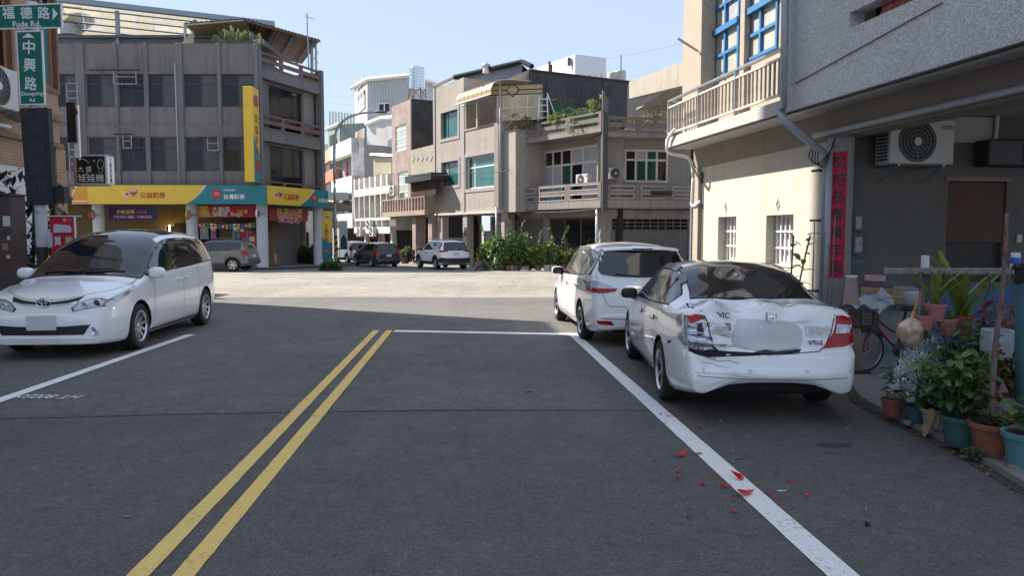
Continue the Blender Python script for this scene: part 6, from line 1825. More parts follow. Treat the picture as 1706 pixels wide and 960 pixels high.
# red air-conditioner advertising flag
fa = Fac((at(84,400,14.5).x,14.5),(at(126,400,14.5).x,14.5),0)
ad = thing('advertising_banner','red banner with a white air conditioner picture behind the people carrier','banner',fa.loc,0)
z0,z1 = fa.z(100,440),fa.z(100,361)
MB().box(0,fa.w,0,.012,z0,z1).build('cloth',flat('banner scarlet',(.55,.025,.055),.6,var=.05),ad)
MB().box(fa.w - .02,fa.w + .01,-.005,.02,z0,z1 + .02).build('white_hem',T_WHT,ad)
MB().prism([fa.p(90,388),fa.p(119,387),fa.p(119,380),fa.p(116,376),fa.p(94,373),fa.p(90,376)],-.02,-.002).build('printed_unit',flat('print lilac white',(.66,.62,.70),.5),ad)
lettering(ad,'買',fa.x(96),-.006,fa.z(96,402),.14,.17,T_WHT,.03); lettering(ad,'能',fa.x(115),-.006,fa.z(115,401),.14,.17,flat('lime letters',(.62,.66,.25),.5),.03)
disc(ad,fa.x(109),fa.z(109,366.5),.03,-.014,H_ORG); lettering(ad,'日立冷氣',fa.x(117),-.006,fa.z(117,367),.07,None,T_WHT)
MB().tube([(-.05,0,z1 + .01),(fa.w + .12,0,z1 + .01)],.012,6).build('rod',T_WHT,ad)
# rusty switch cabinet
ca = Fac((at(-60,400,13.6).x,13.6),(at(19,400,13.6).x,13.6),0)
cab = thing('switch_cabinet','rust brown steel cabinet with peeling notices at the left edge','cabinet',ca.loc,0)
cz1 = ca.z(10,325)
MB().box(0,ca.w,0,.45,.1,cz1,.015).build('case',flat('brown cabinet',(.085,.055,.048),.7,var=.25,vscale=5),cab)
MB().box(-.03,ca.w + .04,-.04,.5,cz1,cz1 + .03).build('lid',M_ALUD,cab)
for a,b,c,d in ((5,360,17,377),(4,405,14,417),(11,425,17,431),(12,393,17,400)):
 x0,x1,z0,z1 = ca.rect(a,b,c,d); MB().box(x0,x1,-.006,-.001,z0,z1).build('paper_notice',flat('pale notice',(.55,.55,.50),.7,var=.1) if a != 4 else flat('tan notice',(.30,.17,.09),.7),cab)
MB().box(0,ca.w,-.008,-.001,ca.z(10,390),ca.z(10,388.5)).build('seam',M_SEAM,cab)
# dark broad-leaved tree growing behind the cabinet against the white wall
rnd = random.Random(11)
tb_ = at(45,470,15.4)
tree = thing('rubber_tree','dark broad-leaved tree between the cabinet and the sign pole','tree',(tb_.x,15.4,0))
for tx,lean in ((-.45,-.2),(.05,.15),(.5,.1)):
 MB().tube(curve_pts([(tx,0,0),(tx + lean * .3,.05,1.0),(tx + lean,0,2.1),(tx + lean * .6,.1,2.9)],6),.05,7,True,.02).build('trunk',flat('dark bark',(.045,.04,.035),.85),tree,smooth=True)
m = MB()
for k in range(420):
 a = rnd.random(); x = rnd.uniform(-.95,.95); z = 1.0 + 2.0 * a
 if abs(x) > .45 + .5 * math.sin(a * 3): x *= .6
 leaf(m,Vector((x,rnd.uniform(-.35,.25),z)),Vector((rnd.uniform(-1,1),rnd.uniform(-.8,.5),rnd.uniform(-.7,.3))),Vector((0,0,1)),rnd.uniform(.16,.30),rnd.uniform(.09,.16),.1,.3)
m.build('crown',leafmat('dark rubber leaves',(.010,.022,.014),(.03,.055,.03)),tree)
# ------------------------------------------------------------------ beige corner house
ZC = -.52
C1 = Fac(((727 - CX) / F_PX * 55.6,55.6),((831 - CX) / F_PX * 48.0,48.0),ZC)
M_BEIGE = masonry('beige wash render',(.36,.315,.275),(.17,.15,.13),(.42,.37,.32),streak=.45,blotch=.35,grain=30,grain_amt=.4,thr=.48)
M_BAND = masonry('grey band render',(.33,.31,.30),(.20,.19,.18),streak=.2,blotch=.2)
M_BLACKW = masonry('mould black wall',(.045,.047,.052),(.016,.017,.018),(.10,.10,.10),streak=.75,blotch=.6,grain=30)
crn = thing('beige_corner_house','beige rendered corner house with green glass windows','building',C1.loc,C1.rz)
zl = (C1.z(727,356) + C1.z(830,351)) / 2
xm0,xm1 = C1.x(769),C1.x(775)
ztop_l = (C1.z(727,147) + C1.z(772,128)) / 2
z_ter = (C1.z(776,219) + C1.z(829,205)) / 2
W1,W2_,W3 = C1.rect(735,185,763,229),C1.rect(736,269,764,309),C1.rect(776,258,828,313)
# left bay to full height, right bay to the terrace
MB().wall(0,xm0,zl,ztop_l,0,.3,[W1,W2_]).build('left_bay_wall',M_BEIGE,crn)
MB().wall(xm1,C1.w,zl,z_ter,0,.3,[W3]).build('right_bay_wall',M_BEIGE,crn)
MB().box(xm0,xm1,-.06,.3,zl,ztop_l).build('pilaster',M_BAND,crn)
MB().box(-.25,0,-.06,.4,zl,ztop_l).build('pilaster',M_BAND,crn)
for w in (W1,W2_,W3):
 f = MB(); f.wall(w[0] - .22,w[1] + .22,w[2] - .22,w[3] + .22,-.04,-.001,[w]); f.build('window_band',M_BAND,crn)
window(crn,W1[0],W1[1],W1[2],W1[3],.18,(.28,.88),(),.07,M_ALUD,[M_TEAL] * 3)
window(crn,W2_[0],W2_[1],W2_[2],W2_[3],.18,(.28,.92),(),.07,M_ALUD,[M_CURT,M_TEAL,M_TEAL])
window(crn,W3[0],W3[1],W3[2],W3[3],.2,(.22,.85),(.66,),.09,M_WHITEF,[M_TEAL] * 6)
MB().box(-.2,C1.w + .05,-.12,.4,zl - .14,zl - .003).build('lower_ledge',M_CREAM,crn)
MB().box(xm1,C1.w,-.05,.32,z_ter,z_ter + .10).build('terrace_coping',M_BAND,crn)
# body behind
MB().box(.0,xm1 - .01,.301,9,zl - .1,ztop_l - .05).build('left_bay_body',M_BEIGE,crn)
MB().box(xm1,C1.w + 1.5,.301,9,zl - .1,z_ter - .5).build('right_bay_body',M_BEIGE,crn)
MB().box(xm1,C1.w + .8,3.2,9,z_ter - .5,z_ter + 3.0).build('terrace_back_wall',masonry('dull plum render',(.27,.24,.23),(.16,.15,.14),streak=.2),crn)  # plum wall behind the terrace, lightly streaked
# ground floor: posts, side walls, dark openings
for a,b in ((728,737),(771,778)):
 MB().box(C1.x(a),C1.x(b),.0,.5,-.1,zl - .14).build('post',M_BEIGE,crn)
MB().box(C1.x(771),C1.x(801),2.6,2.9,-.1,zl - .14).build('inner_wall',M_BAND,crn)
MB().box(.0,C1.x(771),4.5,4.8,-.1,zl - .14).build('inner_wall',M_BAND,crn)
MB().box(C1.x(801),C1.w + 1.0,2.9,3.2,-.1,zl - .14).build('inner_wall',M_BEIGE,crn)
window(crn,C1.x(806,2.8),C1.x(836,2.8),.0,2.4,2.8,(.5,),(),.12,M_BAND,[M_WGLASS,M_WGLASS],name='doorway')
MB().box(C1.w - .05,C1.w + .35,.2,.5,-.1,zl - .14).build('post',M_BEIGE,crn)
MB().prism([C1.p(774,379),C1.p(777,379),C1.p(777,394),C1.p(774,394)],-.04,-.003).build('wall_plaque',M_ALUD,crn)
ga_ = MB().box(0,.35,0,.2,0,.45,.04)
tag(ga_.build('meter_box',flat('grey meter',(.45,.45,.45),.5),None,loc=C1.world(C1.x(789),2.35,1.5),rot=(0,0,C1.rz)),'small grey meter box on the wall behind the white off-roader','meter')
aircon('outdoor unit tucked under the beige corner house by its first post',C1,C1.x(752),3.2,2.55,w=1.0,h=.72)
t_ = thing('round_ac_unit','old cream unit hanging under the beige house right of the post','air conditioner',C1.world(C1.x(803),1.4,2.35),C1.rz)
MB().box(0,.5,0,.5,0,.75,.02).build('case',flat('dark unit',(.10,.10,.11),.6),t_); MB().lathe([(.38,0),(.4,.1),(.4,.75),(.36,.85)],20,'z',(.75,.2,0)).build('drum',flat('yellowed drum',(.45,.43,.34),.6,var=.2),t_,smooth=True)
# awning: ribbed amber barrel over the terrace with a side screen
aw = thing('amber_awning','amber polycarbonate awning with diamond side panel over the terrace','awning',C1.loc,C1.rz)
AMB = flat('amber polycarbonate',(.60,.45,.22),.35,var=.1)
_p = AMB.node_tree.nodes['Principled BSDF']; _p.inputs['Transmission Weight'].default_value = .35
xa,xb = C1.x(760,-.9),C1.x(818,-.9)
z_aw = (C1.z(764,175,-.9) + C1.z(816,155,-.9)) / 2
nseg = 8
m = MB()
for i in range(nseg):
 x0,x1 = xa + (xb - xa) * i / nseg + .02,xa + (xb - xa) * (i + 1) / nseg - .02
 pr = [( -.9 + .0,0.0),(-.88,.35),(-.7,.68),(-.3,.9),(.4,1.0),(2.0,1.05)]
 for k in range(len(pr) - 1):
  m = MB().quad((x0,pr[k][0],z_aw + pr[k][1]),(x1,pr[k][0],z_aw + pr[k][1]),(x1,pr[k + 1][0],z_aw + pr[k + 1][1]),(x0,pr[k + 1][0],z_aw + pr[k + 1][1])) if k == 0 else m.quad((x0,pr[k][0],z_aw + pr[k][1]),(x1,pr[k][0],z_aw + pr[k][1]),(x1,pr[k + 1][0],z_aw + pr[k + 1][1]),(x0,pr[k + 1][0],z_aw + pr[k + 1][1]))
 m.build('awning_panel',AMB,aw,smooth=True)
 MB().tube([(x1 + .02,y,z_aw + z + .01) for y,z in pr],.025,5).build('rib',M_CREAM,aw)
MB().tube([(xa,-.9,z_aw),(xb,-.9,z_aw)],.05,6).build('gutter',M_CREAM,aw)
# side screen facing us
sx = C1.w - .05
S3 = Fac(C1.world(sx,-.1,0).to_2d(),(C1.world(sx,-.1,0).x + 2.9,C1.world(sx,-.1,0).y - .6),ZC)
sc_ = thing('terrace_screen','pale glazed screen with a diamond fretwork strip on the terrace','screen',S3.loc,S3.rz)
zs0,zs1,zs2 = S3.z(850,200),S3.z(850,158),S3.z(850,141)
window(sc_,0,2.9,zs0,zs1,0,(.33,.66),(.5,),.07,M_CREAM,[flat('amber screen glass',(.42,.36,.25),.3,var=.3,vscale=1.2)])  # opaque amber panes, mottled
fr = MB()
for z in (zs1 + .02,zs2): fr.box(-.9,2.9,-.02,.03,z - .03,z + .03)
fr.box(2.85,2.9,-.02,.03,zs0,zs2); zc_ = (zs1 + zs2) / 2
for s_ in (-1,1):
 fr.tube([(1.0 + s_ * .42,0,zc_),(1.0,0,zc_ + .42)],.03,4); fr.tube([(1.0 + s_ * .42,0,zc_),(1.0,0,zc_ - .42)],.03,4); fr.tube([(1.0 + s_ * .42,0,zc_),(1.0 + s_ * 1.9,0,zc_)],.025,4)
fr.build('fretwork',M_ALUD,sc_)
MB().box(-.9,2.85,.04,.06,zs1 + .04,zs2 - .02).build('fretwork_panel',AMB,sc_)
MB().tube([(xa,-.5,z_ter + 1.55),(C1.w,-.3,z_ter + 1.55)],.05,6).build('curtain_rail',flat('blue rail',(.12,.17,.24),.5),aw)
for px in (776,795,829):
 MB().box(C1.x(px) - .05,C1.x(px) + .05,-.02,.08,z_ter + .1,z_aw + .9).build('awning_post',M_CREAM,aw)
# corrugated gable roof behind with dark edge and roof ventilator
gb0,gb1,gb2 = at(757,131,57),at(870,107,52),at(886,115,50.5)
gp = thing('gable_roof','dark edged corrugated gable roof above the beige corner house','roof',(0,0,0))
m = MB(); N = 26
for i in range(N):
 a,b = gb0.lerp(gb1,i / N),gb0.lerp(gb1,(i + 1) / N); o0,o1 = Vector((0,-.04 if i % 2 else 0,0)),Vector((0,-.04 if (i + 1) % 2 else 0,0))
 m.add([a + o0 - Vector((0,0,2.6)),b + o1 - Vector((0,0,2.6)),b + o1,a + o0],[(0,1,2,3)])
m.build('gable_sheet',flat('blue grey corrugated sheet',(.17,.20,.235),.5,metal=.3,var=.06),gp)
m = MB().tube([gb0 + Vector((0,-.3,.05)),gb1 + Vector((0,-.3,.12)),gb2 + Vector((0,-.3,.12))],.17,6)
m.build('roof_edge',flat('dark green flashing',(.02,.03,.032),.9,spec=.1),gp)
MB().tube([at(723,147,56) + Vector((0,-.4,.05)),gb0 + Vector((0,-.3,.05))],.14,6).build('cream_edge',M_CREAM,gp)
m = MB(); m.add([gb0,gb1,gb1 + Vector((4,9,-1.8)),gb0 + Vector((-.5,9,-.5))],[(0,1,2,3)]); m.build('roof_sheet',M_ALUD,gp)
vt = at(810,114,54)
v = thing('roof_ventilator','round steel turbine ventilator on the gable roof','ventilator',vt)
MB().blob((0,0,.18),(.30,.30,.2),2.0,20,10).build('turbine',M_STEEL,v,smooth=True); MB().lathe([(.24,-.3),(.22,.05)],16,'z').build('neck',M_CREAM,v)
g0,g1,g2,g3 = at(822,141,49.6),at(881,116,49.6),at(882,200,49.6),at(822,200,49.6)
m = MB(); q = [g0,g1,g2,g3]; m.add(q + [p + Vector((0,.3,0)) for p in q],[(3,2,1,0),(4,5,6,7),(0,1,5,4),(1,2,6,5)])
tag(m.build('raking_wall',M_BEIGE),'pale raking parapet wall left of the black mouldy wall','wall')
# ------------------------------------------------------------------ terrace house: two balconied fronts meeting at a post
ZT = gz(42)
TA = Fac(((850 - CX) / F_PX * 48.6,48.6),((1001 - CX) / F_PX * 41.6,41.6),ZT)
TB = Fac(((1006 - CX) / F_PX * 41.6,41.6),((1165 - CX) / F_PX * 42.6,42.6),ZT)
M_TER = masonry('grey brown terrace concrete',(.245,.225,.205),(.085,.078,.07),streak=.7,blotch=.6,grain=50,grain_amt=.35)
M_TERB = masonry('brown terrace balcony',(.185,.155,.14),(.085,.075,.07),streak=.45,blotch=.4)
M_TERW = masonry('dull beige wall',(.27,.245,.225),(.14,.125,.115),streak=.5,blotch=.45)  # greyer beige for the recessed walls, streaked and blotched
ter = thing('terrace_house','two-storey house front with slotted balconies and a garden on its roof','building',TA.loc,TA.rz)
def AV(px,py): return TA.z(px,py)
b0,b1 = TA.z(925,348) ,TA.z(925,316 + 1)     # underside of the lower balcony, its top
lowb_t = (TA.z(856,310) + TA.z(998,307)) / 2
lowb_s = (TA.z(856,339) + TA.z(998,337)) / 2
lowb_b = (TA.z(856,351) + TA.z(998,346)) / 2
upb_t = (TA.z(856,205) + TA.z(998,194)) / 2
upb_s = (TA.z(856,228) + TA.z(998,221)) / 2
upb_b = (TA.z(856,234) + TA.z(998,229)) / 2
slotted(ter,.0,TA.w - .05,lowb_s,lowb_t,0,.12,3,M_TERB,M_BAND,.22,rounded_=(0,2))
MB().box(0,TA.w - .05,-.02,1.6,lowb_b,lowb_s - .003).build('lower_balcony_slab',M_TER,ter)
slotted(ter,.0,TA.w - .05,upb_s,upb_t,0,.14,3,M_TERB,None,.22)
MB().box(0,TA.w - .05,-.02,8,upb_b,upb_s - .003).build('roof_slab',M_TER,ter)
MB().box(0,TA.w,0.0 + 8,8.2,-.1,upb_b).build('rear_wall',M_TER,ter)
wa = [*TA.rect(902,247,997,308,1.5)]; wa[2] = lowb_s + .1
MB().wall(0,TA.w - .1,lowb_s,upb_b,1.5,1.7,[tuple(wa)]).build('recess_wall',M_TERW,ter)
window(ter,wa[0],wa[1],wa[2],wa[3],1.48,(.22,.38,.55,.75),(.70,),.13,M_CREAM,[M_CURT,M_CURT,M_TEALD,M_WGLASS,M_CURT,M_WGLASSB,M_WGLASS,M_WGLASS,M_CURT,M_CURT],.1)
MB().box(.001,.25,.0,1.5,lowb_s,upb_b).build('end_wall',M_TERW,ter)
# sliver of pale wall on the left return, with its small window and vent pipe
SV = Fac(C1.world(C1.w + .05,-.05,0).to_2d(),(TA.A.x - .02,TA.A.y - .02),ZT)
sv = thing('pale_return_wall','narrow pale return wall with a small window left of the terrace balconies','wall',SV.loc,SV.rz)
zsv = SV.z(840,205)
sw_ = SV.rect(834,279,846,296)
MB().wall(0,SV.w,zl + .0,zsv,0,.4,[sw_]).build('wall',M_BEIGE,sv)
window(sv,sw_[0],sw_[1],sw_[2],sw_[3],.1,(.5,),(),.07,M_ALUD,[M_CURT,M_TEAL])
MB().tube([(.06,-.1,zl),(.06,-.1,zsv + 2.5)],.06,8).build('downpipe',M_PVC,sv,smooth=True)
MB().tube([(-.25,-.1,.0),(-.25,-.1,zl)],.07,8).build('downpipe',M_PVC,sv,smooth=True)
hn = thing('hanging_shrub','grey violet trailing shrub hanging from the terrace corner','plant',SV.world(SV.w + .15,-.25,SV.z(858,240)))
rnd = random.Random(21); m = MB(); foliage(m,rnd,(0,0,0),(.42,.35,.75),420,.16,.09,.3,-.2,.3); m.build('foliage',L_GREY,hn)
MB().tube([(0,.2,0),(0,.1,.6)],.03,5).build('stem',M_STEM,hn)
# ground floor A: shutter, dark glazed front, beam
MB().box(0,TA.w,.9,1.2,TA.z(925,362),lowb_b - .003).build('beam',M_TER,ter)
zg = TA.z(925,362)
M_SHUT = flat('brown grey shutter',(.13,.12,.112),.55,metal=.25,var=.15,vscale=3)
shutter(ter,TA.x(853,1),TA.x(903,1),.0,zg,1.0,M_SHUT)
window(ter,TA.x(915,1),TA.x(996,1),.0,zg,1.05,(.33,.66),(),.12,flat('rust frame',(.10,.05,.035),.6),[M_DARKROOM,M_WGLASS,M_WGLASS],name='glazed_front')
for a,b in ((903,914),(846,853)):
 MB().box(TA.x(a,.9),TA.x(b,.9),.95,1.3,-.1,zg).build('pier',M_TER,ter)
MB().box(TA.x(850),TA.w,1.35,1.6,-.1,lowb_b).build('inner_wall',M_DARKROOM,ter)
for px in (865,889,900):
 x,z = TA.p(px,356.5,.88); MB().lathe([(.17,0),(.17,.02)],14,'y',(x,.86,z)).build('old_letter',flat('faded pink letters',(.45,.27,.22),.7),ter)
# water heater on the recess wall
wh = thing('gas_water_heater','white gas water heater on the recessed balcony wall','water heater',TA.world(TA.x(885,1.2),1.2,TA.z(885,300,1.2)),TA.rz)
h_ = TA.z(885,278,1.2) - TA.z(885,300,1.2)
MB().box(-.22,.22,0,.25,0,h_,.03).build('case',M_WHITEF,wh); MB().box(-.15,.15,.05,.2,h_,h_ + .08).build('flue',M_WHITEF,wh)
m = MB()
for k in (-.1,0,.1): m.tube([(k,.1,0),(k,.15,-.4)],.02,5)
m.build('pipes',M_ALUD,wh)
aircon('outdoor air conditioner on the balcony left of the dark post',TA,TA.x(961,.3),.2,TA.z(970,309,.3) + .0,w=1.0,h=.62,brand='HITACHI')
# front B
terB = thing('terrace_house_wing','right wing of the terrace house with a garage shutter below its balcony','building',TB.loc,TB.rz)
lt,ls,lb_ = (TB.z(1050,v) for v in (307,333,346.5))
ut,us,ub = (TB.z(1050,v) for v in (194.5,221,228))
slotted(terB,.05,TB.w,ls,lt,0,.12,3,M_TERB,M_BAND,.24,rounded_=(0,2))
MB().box(.05,TB.w,-.02,1.5,lb_,ls - .003).build('lower_balcony_slab',M_TER,terB)
slotted(terB,.05,TB.w,us,ut,0,.14,3,M_TERB,None,.2)
MB().box(.05,TB.w,-.02,8,ub,us - .003).build('roof_slab',M_TER,terB)
wb = [*TB.rect(1040,249,1113,304,1.4)]
MB().wall(.05,TB.w,ls,ub,1.4,1.6,[tuple(wb)]).build('recess_wall',M_TERW,terB)
window(terB,wb[0],wb[1],wb[2],wb[3],1.38,(.26,.50,.74),(.68,),.12,M_CREAM,[M_WGLASS,M_TEALD,M_TEALD,M_WGLASS,M_WGLASSB,M_CURT,M_TEALD,M_WGLASSB],.1)
MB().box(TB.x(1084,-.03),TB.x(1118,-.03),-.045,-.02,TB.z(1100,326,-.03),TB.z(1100,318,-.03)).build('hung_cloth',M_BLK,terB)
aircon('outdoor air conditioner left of the four-pane window in the right wing',TB,TB.x(1014,.9),.9,TB.z(1025,298,.9),w=.88,h=.62,brand='HITACHI')
zb_ = TB.z(1080,364)
MB().box(.05,TB.w,.8,1.1,zb_,lb_ - .003).build('beam',M_TER,terB)
shutter(terB,TB.x(1019,.9),TB.x(1146,.9),.0,TB.z(1080,384),.9,M_SHUT)
gm_ = MB(); grille(gm_,TB.x(1019,.9),TB.x(1146,.9),TB.z(1080,383),zb_,.9,10,3,.025); gm_.build('shutter_grille',M_SHUT,terB)
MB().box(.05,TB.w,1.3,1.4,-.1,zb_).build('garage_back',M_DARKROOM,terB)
MB().box(.05,TB.x(1018,.9),.85,1.25,-.1,zb_).build('pier',M_TER,terB); MB().box(TB.x(1147,.9),TB.w,.85,1.25,-.1,zb_).build('pier',M_TER,terB)
dk = MB().box(-.14,.14,-.12,.3,lb_ - .15,TB.z(1003,188)).build('dark_post',masonry('dark post',(.075,.073,.078),(.035,.035,.035)),terB)
MB().tube([(-.25,.5,-.1),(-.25,.5,lb_)],.09,8).build('downpipe',M_PVC,terB,smooth=True)
for px,yt in ((1003.5,150),(1009,163)):
 x = TB.x(px,.3); MB().box(x - .07,x + .07,.2,.34,ut,TB.z(px,yt,.3)).build('iron_bar',M_SHUT,terB)
cable('sagging_cable','black cable sagging along the balcony undersides',[TA.world(0,-.12,lowb_b - .02),TA.world(TA.w * .5,-.12,lowb_b - .18),TA.world(TA.w,-.12,lowb_b - .05),TB.world(TB.w * .9,-.1,lb_ - .08)],.03,.05)
cable('street_cable','thin cable crossing in front of the green glass windows',[at(560,280,60),at(668,291,55),at(780,288,46),at(850,283,44)],.02,.1)
# roof garden walls and plants
bw = thing('black_mould_wall','long black mouldy wall behind the roof garden','wall',(0,0,0))
q = [at(881,116,48.5),at(1050,136,51.0),at(1050,205,51.0),at(881,205,48.5)]
m = MB(); m.add(q + [p + Vector((.1,5,0)) for p in q],[(3,2,1,0),(4,5,6,7),(0,1,5,4),(1,2,6,5)]); m.build('wall',M_BLACKW,bw)
MB().tube([q[0] + Vector((0,-.05,0)),q[1] + Vector((0,-.05,0))],.06,5).build('coping',M_ALUD,bw)
rnd = random.Random(31)
def garden_plant(label,px,py,Y,r,n,mat,ln=.16,flowers=None,name='roof_plant',group=None):
 b = at(px,py,Y)
 t = thing(name,label,'plant',(b.x,b.y,b.z - r[2]),0,group)
 m = MB(); foliage(m,rnd,(0,0,r[2]),r,n,ln,ln * .5,.35,.4,.25); m.build('foliage',mat,t)
 s_ = MB()
 for k in range(4): s_.tube(curve_pts([(rnd.uniform(-.1,.1),0,-.15),(rnd.uniform(-.2,.2) * r[0],0,r[2] * .6),(rnd.uniform(-.6,.6) * r[0],rnd.uniform(-.4,.4) * r[1],r[2] * 1.6)],5),.018,4)
 s_.build('stems',M_STEM,t)
 if flowers:
  f = MB()
  for k in range(flowers[1]):
   v = rvec(rnd); f.blob((v.x * r[0],v.y * r[1],r[2] + v.z * r[2]),(.05,.05,.05),2,8,5)
  f.build('blossoms',flowers[0],t)
 return t
FL_P = flat('magenta blossom',(.50,.06,.25),.6); FL_R = flat('red blossom',(.50,.03,.03),.6); FL_W = flat('pale blossom',(.65,.6,.62),.6)
garden_plant('low flowering plants at the left end of the roof garden',868,199,46.5,(1.1,.5,.35),260,L_GREEN,.14,(FL_P,14))
garden_plant('yellow green leafy plant behind the balcony left of the ladder post',935,193,45,(1.0,.5,.45),240,L_LIME,.18)
garden_plant('climbing green plant under the green netting',938,178,47.5,(.9,.5,.8),240,L_DEEP,.16)
garden_plant('bushy green vegetables in the middle of the roof garden',968,190,45,(1.2,.5,.5),300,L_GREEN,.15)
garden_plant('tall lime climber around the iron bars',1000,180,42.6,(.75,.4,.65),260,L_LIME,.17)
garden_plant('row of leafy greens behind the right railing',1045,204,42.8,(2.0,.4,.42),420,L_GREEN,.14)
garden_plant('bright fern in the right corner of the roof garden',1092,189,42.8,(.55,.4,.42),200,L_LIME,.2)
garden_plant('dark low plants seen through the left railing slots',900,210,46.5,(2.2,.4,.3),340,L_DEEP,.14,(FL_R,6))
garden_plant('green plants seen through the middle railing slots',970,208,43.5,(1.6,.4,.3),300,L_GREEN,.14)
nt = at(960,185,47)
m = MB(); N = 14; vs = []
for i in range(N + 1):
 for j in range(5):
  a = at(922 + (990 - 922) * i / N,165 + 24 * (i / N) ** .6 + j * 5,47.6 - j * .1); vs.append(a)
m.add(vs,[(i * 5 + j,i * 5 + 5 + j,i * 5 + 6 + j,i * 5 + 1 + j) for i in range(N) for j in range(4)])
tag(m.build('green_netting',flat('green netting',(.02,.11,.07),.8,var=.3,vscale=8),None,smooth=True),'dark green shade netting sagging against the black wall','netting')
ld = thing('step_ladder','small white ladder leaning on the black wall','ladder',at(905,203,47))
for s_ in (-.3,.3): MB().tube([(s_,-.1,0),(s_ * .8,.3,1.55)],.04,6).build('rail',M_WHITEF,ld)
for k in range(4): MB().box(-.27,.27,-.0 + k * .09,.06 + k * .09,.25 + k * .38,.30 + k * .38).build('rung',M_WHITEF,ld)
po = at(925,192,47); tag(MB().tube([po,at(912,155,47.4)],.035,6).build('garden_pole',M_CREAM,None),'pale pole leaning against the black wall','pole')
# street-side bushes in front of the terrace house
def bush(label,px,py,w,h,d,n,mat,ln,seed,flowers=None,tall=None,potm=None,mat2=None):
 g = gnd(px,py); r_ = random.Random(seed)
 t = thing('potted_bush',label,'bush',(g.x,g.y + d * .5,gz(g.y)))
 m,m2 = MB(),MB()
 parts = max(3,int(w * 3))
 for k in range(parts):
  cx_ = -w / 2 + w * (k + .5) / parts; hh = h * r_.uniform(.65,1.0)
  foliage(m,r_,(cx_,r_.uniform(-.2,.2) * d,hh * .52),(w / parts * .95,d * .5,hh * .5),int(n / parts * 2.2),ln * 1.45,ln * .85,.4,.4,.25)
  foliage(m2,r_,(cx_,r_.uniform(-.3,.1) * d,hh * .66),(w / parts * .85,d * .45,hh * .38),int(n / parts * 1.5),ln * 1.3,ln * .75,.6,.5,.2)
 m.build('foliage',mat,t); m2.build('young_foliage',mat2 or L_GREEN,t)
 for k in range(max(2,int(w * 2))):
  x = -w / 2 + w * (k + .5) / max(2,int(w * 2))
  MB().tube(curve_pts([(x,0,.1),(x + r_.uniform(-.1,.1),0,h * .5),(x + r_.uniform(-.2,.2),0,h * .95)],5),.025,5,True,.01).build('branch',M_STEM,t)
 for k,(x,rr,pm_) in enumerate(potm or []): pot(t,rr,rr * 1.5,pm_,c=(x,-d * .42,.02))
 if tall:
  for (x,hh,sd_) in tall:
   q = MB(); pts = curve_pts([(x,0,h * .4),(x + .1 * sd_,0,hh * .75),(x + .25 * sd_,0,hh)],8)
   MB().tube(pts,.02,5,True,.008).build('shoot',M_STEM,t)
   for p in pts[6:]:
    for z in range(5): leaf(q,p,rvec(r_) + Vector((0,0,.3)),Vector((0,0,1)),ln * 1.2,ln * .6,.15,.3)
   q.build('shoot_leaves',L_GREEN,t)
 if flowers:
  for k in range(flowers[1]):
   f = MB().blob((r_.uniform(-.45,.45) * w,-d * .4 + r_.uniform(-.05,.05),r_.uniform(.3,.9) * h),(.045,.045,.045),2,8,5); f.build('blossom',flowers[0],t)
 return t
bush('yellow green bush beside the traffic cone',818,450,1.3,1.75,.9,900,L_LIME,.13,41,None,[(-.3,2.5,-1)],[(.3,.16,T_COTTA)])
bush('large dark leafy bush in the middle of the planting',856,451,2.2,2.1,1.2,1700,L_GREEN,.14,42,(FL_W,4),[(-.6,2.6,-1),(.3,2.7,1),(-.2,2.75,-1)],[(-.3,.17,T_COTTA),(.1,.17,T_COTTA),(.7,.15,T_GREYP)])
bush('dense green bush right of the middle with white pots',902,451,1.5,1.75,1.0,1000,L_GREEN,.12,43,(FL_W,4),[(-.2,2.2,1)],[(-.2,.18,T_COTTA),(.3,.19,flat('white trough',(.55,.53,.48),.7)),(.62,.19,flat('white trough',(.55,.53,.48),.7))],L_LIME)
bush('tall upright flowering plants next to the white estate car',935,450,1.3,1.5,.8,800,L_GREEN,.12,44,(FL_P,6),[(-.4,2.35,-1),(0,2.1,1),(.15,2.4,1),(.45,1.95,-1)],[(.1,.17,T_COTTA)],L_LIME)
bush('reddish flowering plants partly hidden by the white estate car',968,449,1.2,1.4,.8,650,leafmat('rusty green leaves',(.10,.11,.03),(.22,.16,.06)),.11,45,(FL_R,5),[(.3,1.8,1)],None,L_GREEN)
bush('low grey shrub at the left end of the planting',800,451,.7,.55,.5,260,L_GREY,.08,46)
bush('green shrub behind the estate car in front of the garage',1010,448,1.5,1.5,.7,600,L_DEEP,.12,47,None,[(.3,2.1,1)])
cone('orange and white cone beside the bushes',797,450,h=.72)
pn = thing('white_boards','pair of pale boards standing left of the bushes','board',(gnd(808,449).x,gnd(808,449).y + .9,gz(40)))
MB().box(-.35,-.02,0,.08,0,1.05,.01).build('board',M_WHITEF,pn); MB().box(.02,.45,.1,.18,0,1.3,.01).build('board',M_WHITEF,pn)
stl = thing('orange_stool','small orange stool outside the beige corner house','stool',(at(788,440,49).x,49,gz(49)))
MB().box(-.25,.25,-.18,.18,.38,.42).build('seat',flat('orange plastic',(.62,.10,.03),.5),stl)
for sx_ in (-.2,.2):
 for sy_ in (-.14,.14): MB().box(sx_ - .02,sx_ + .02,sy_ - .02,sy_ + .02,0,.38).build('leg',flat('orange plastic',(.62,.10,.03),.5),stl)
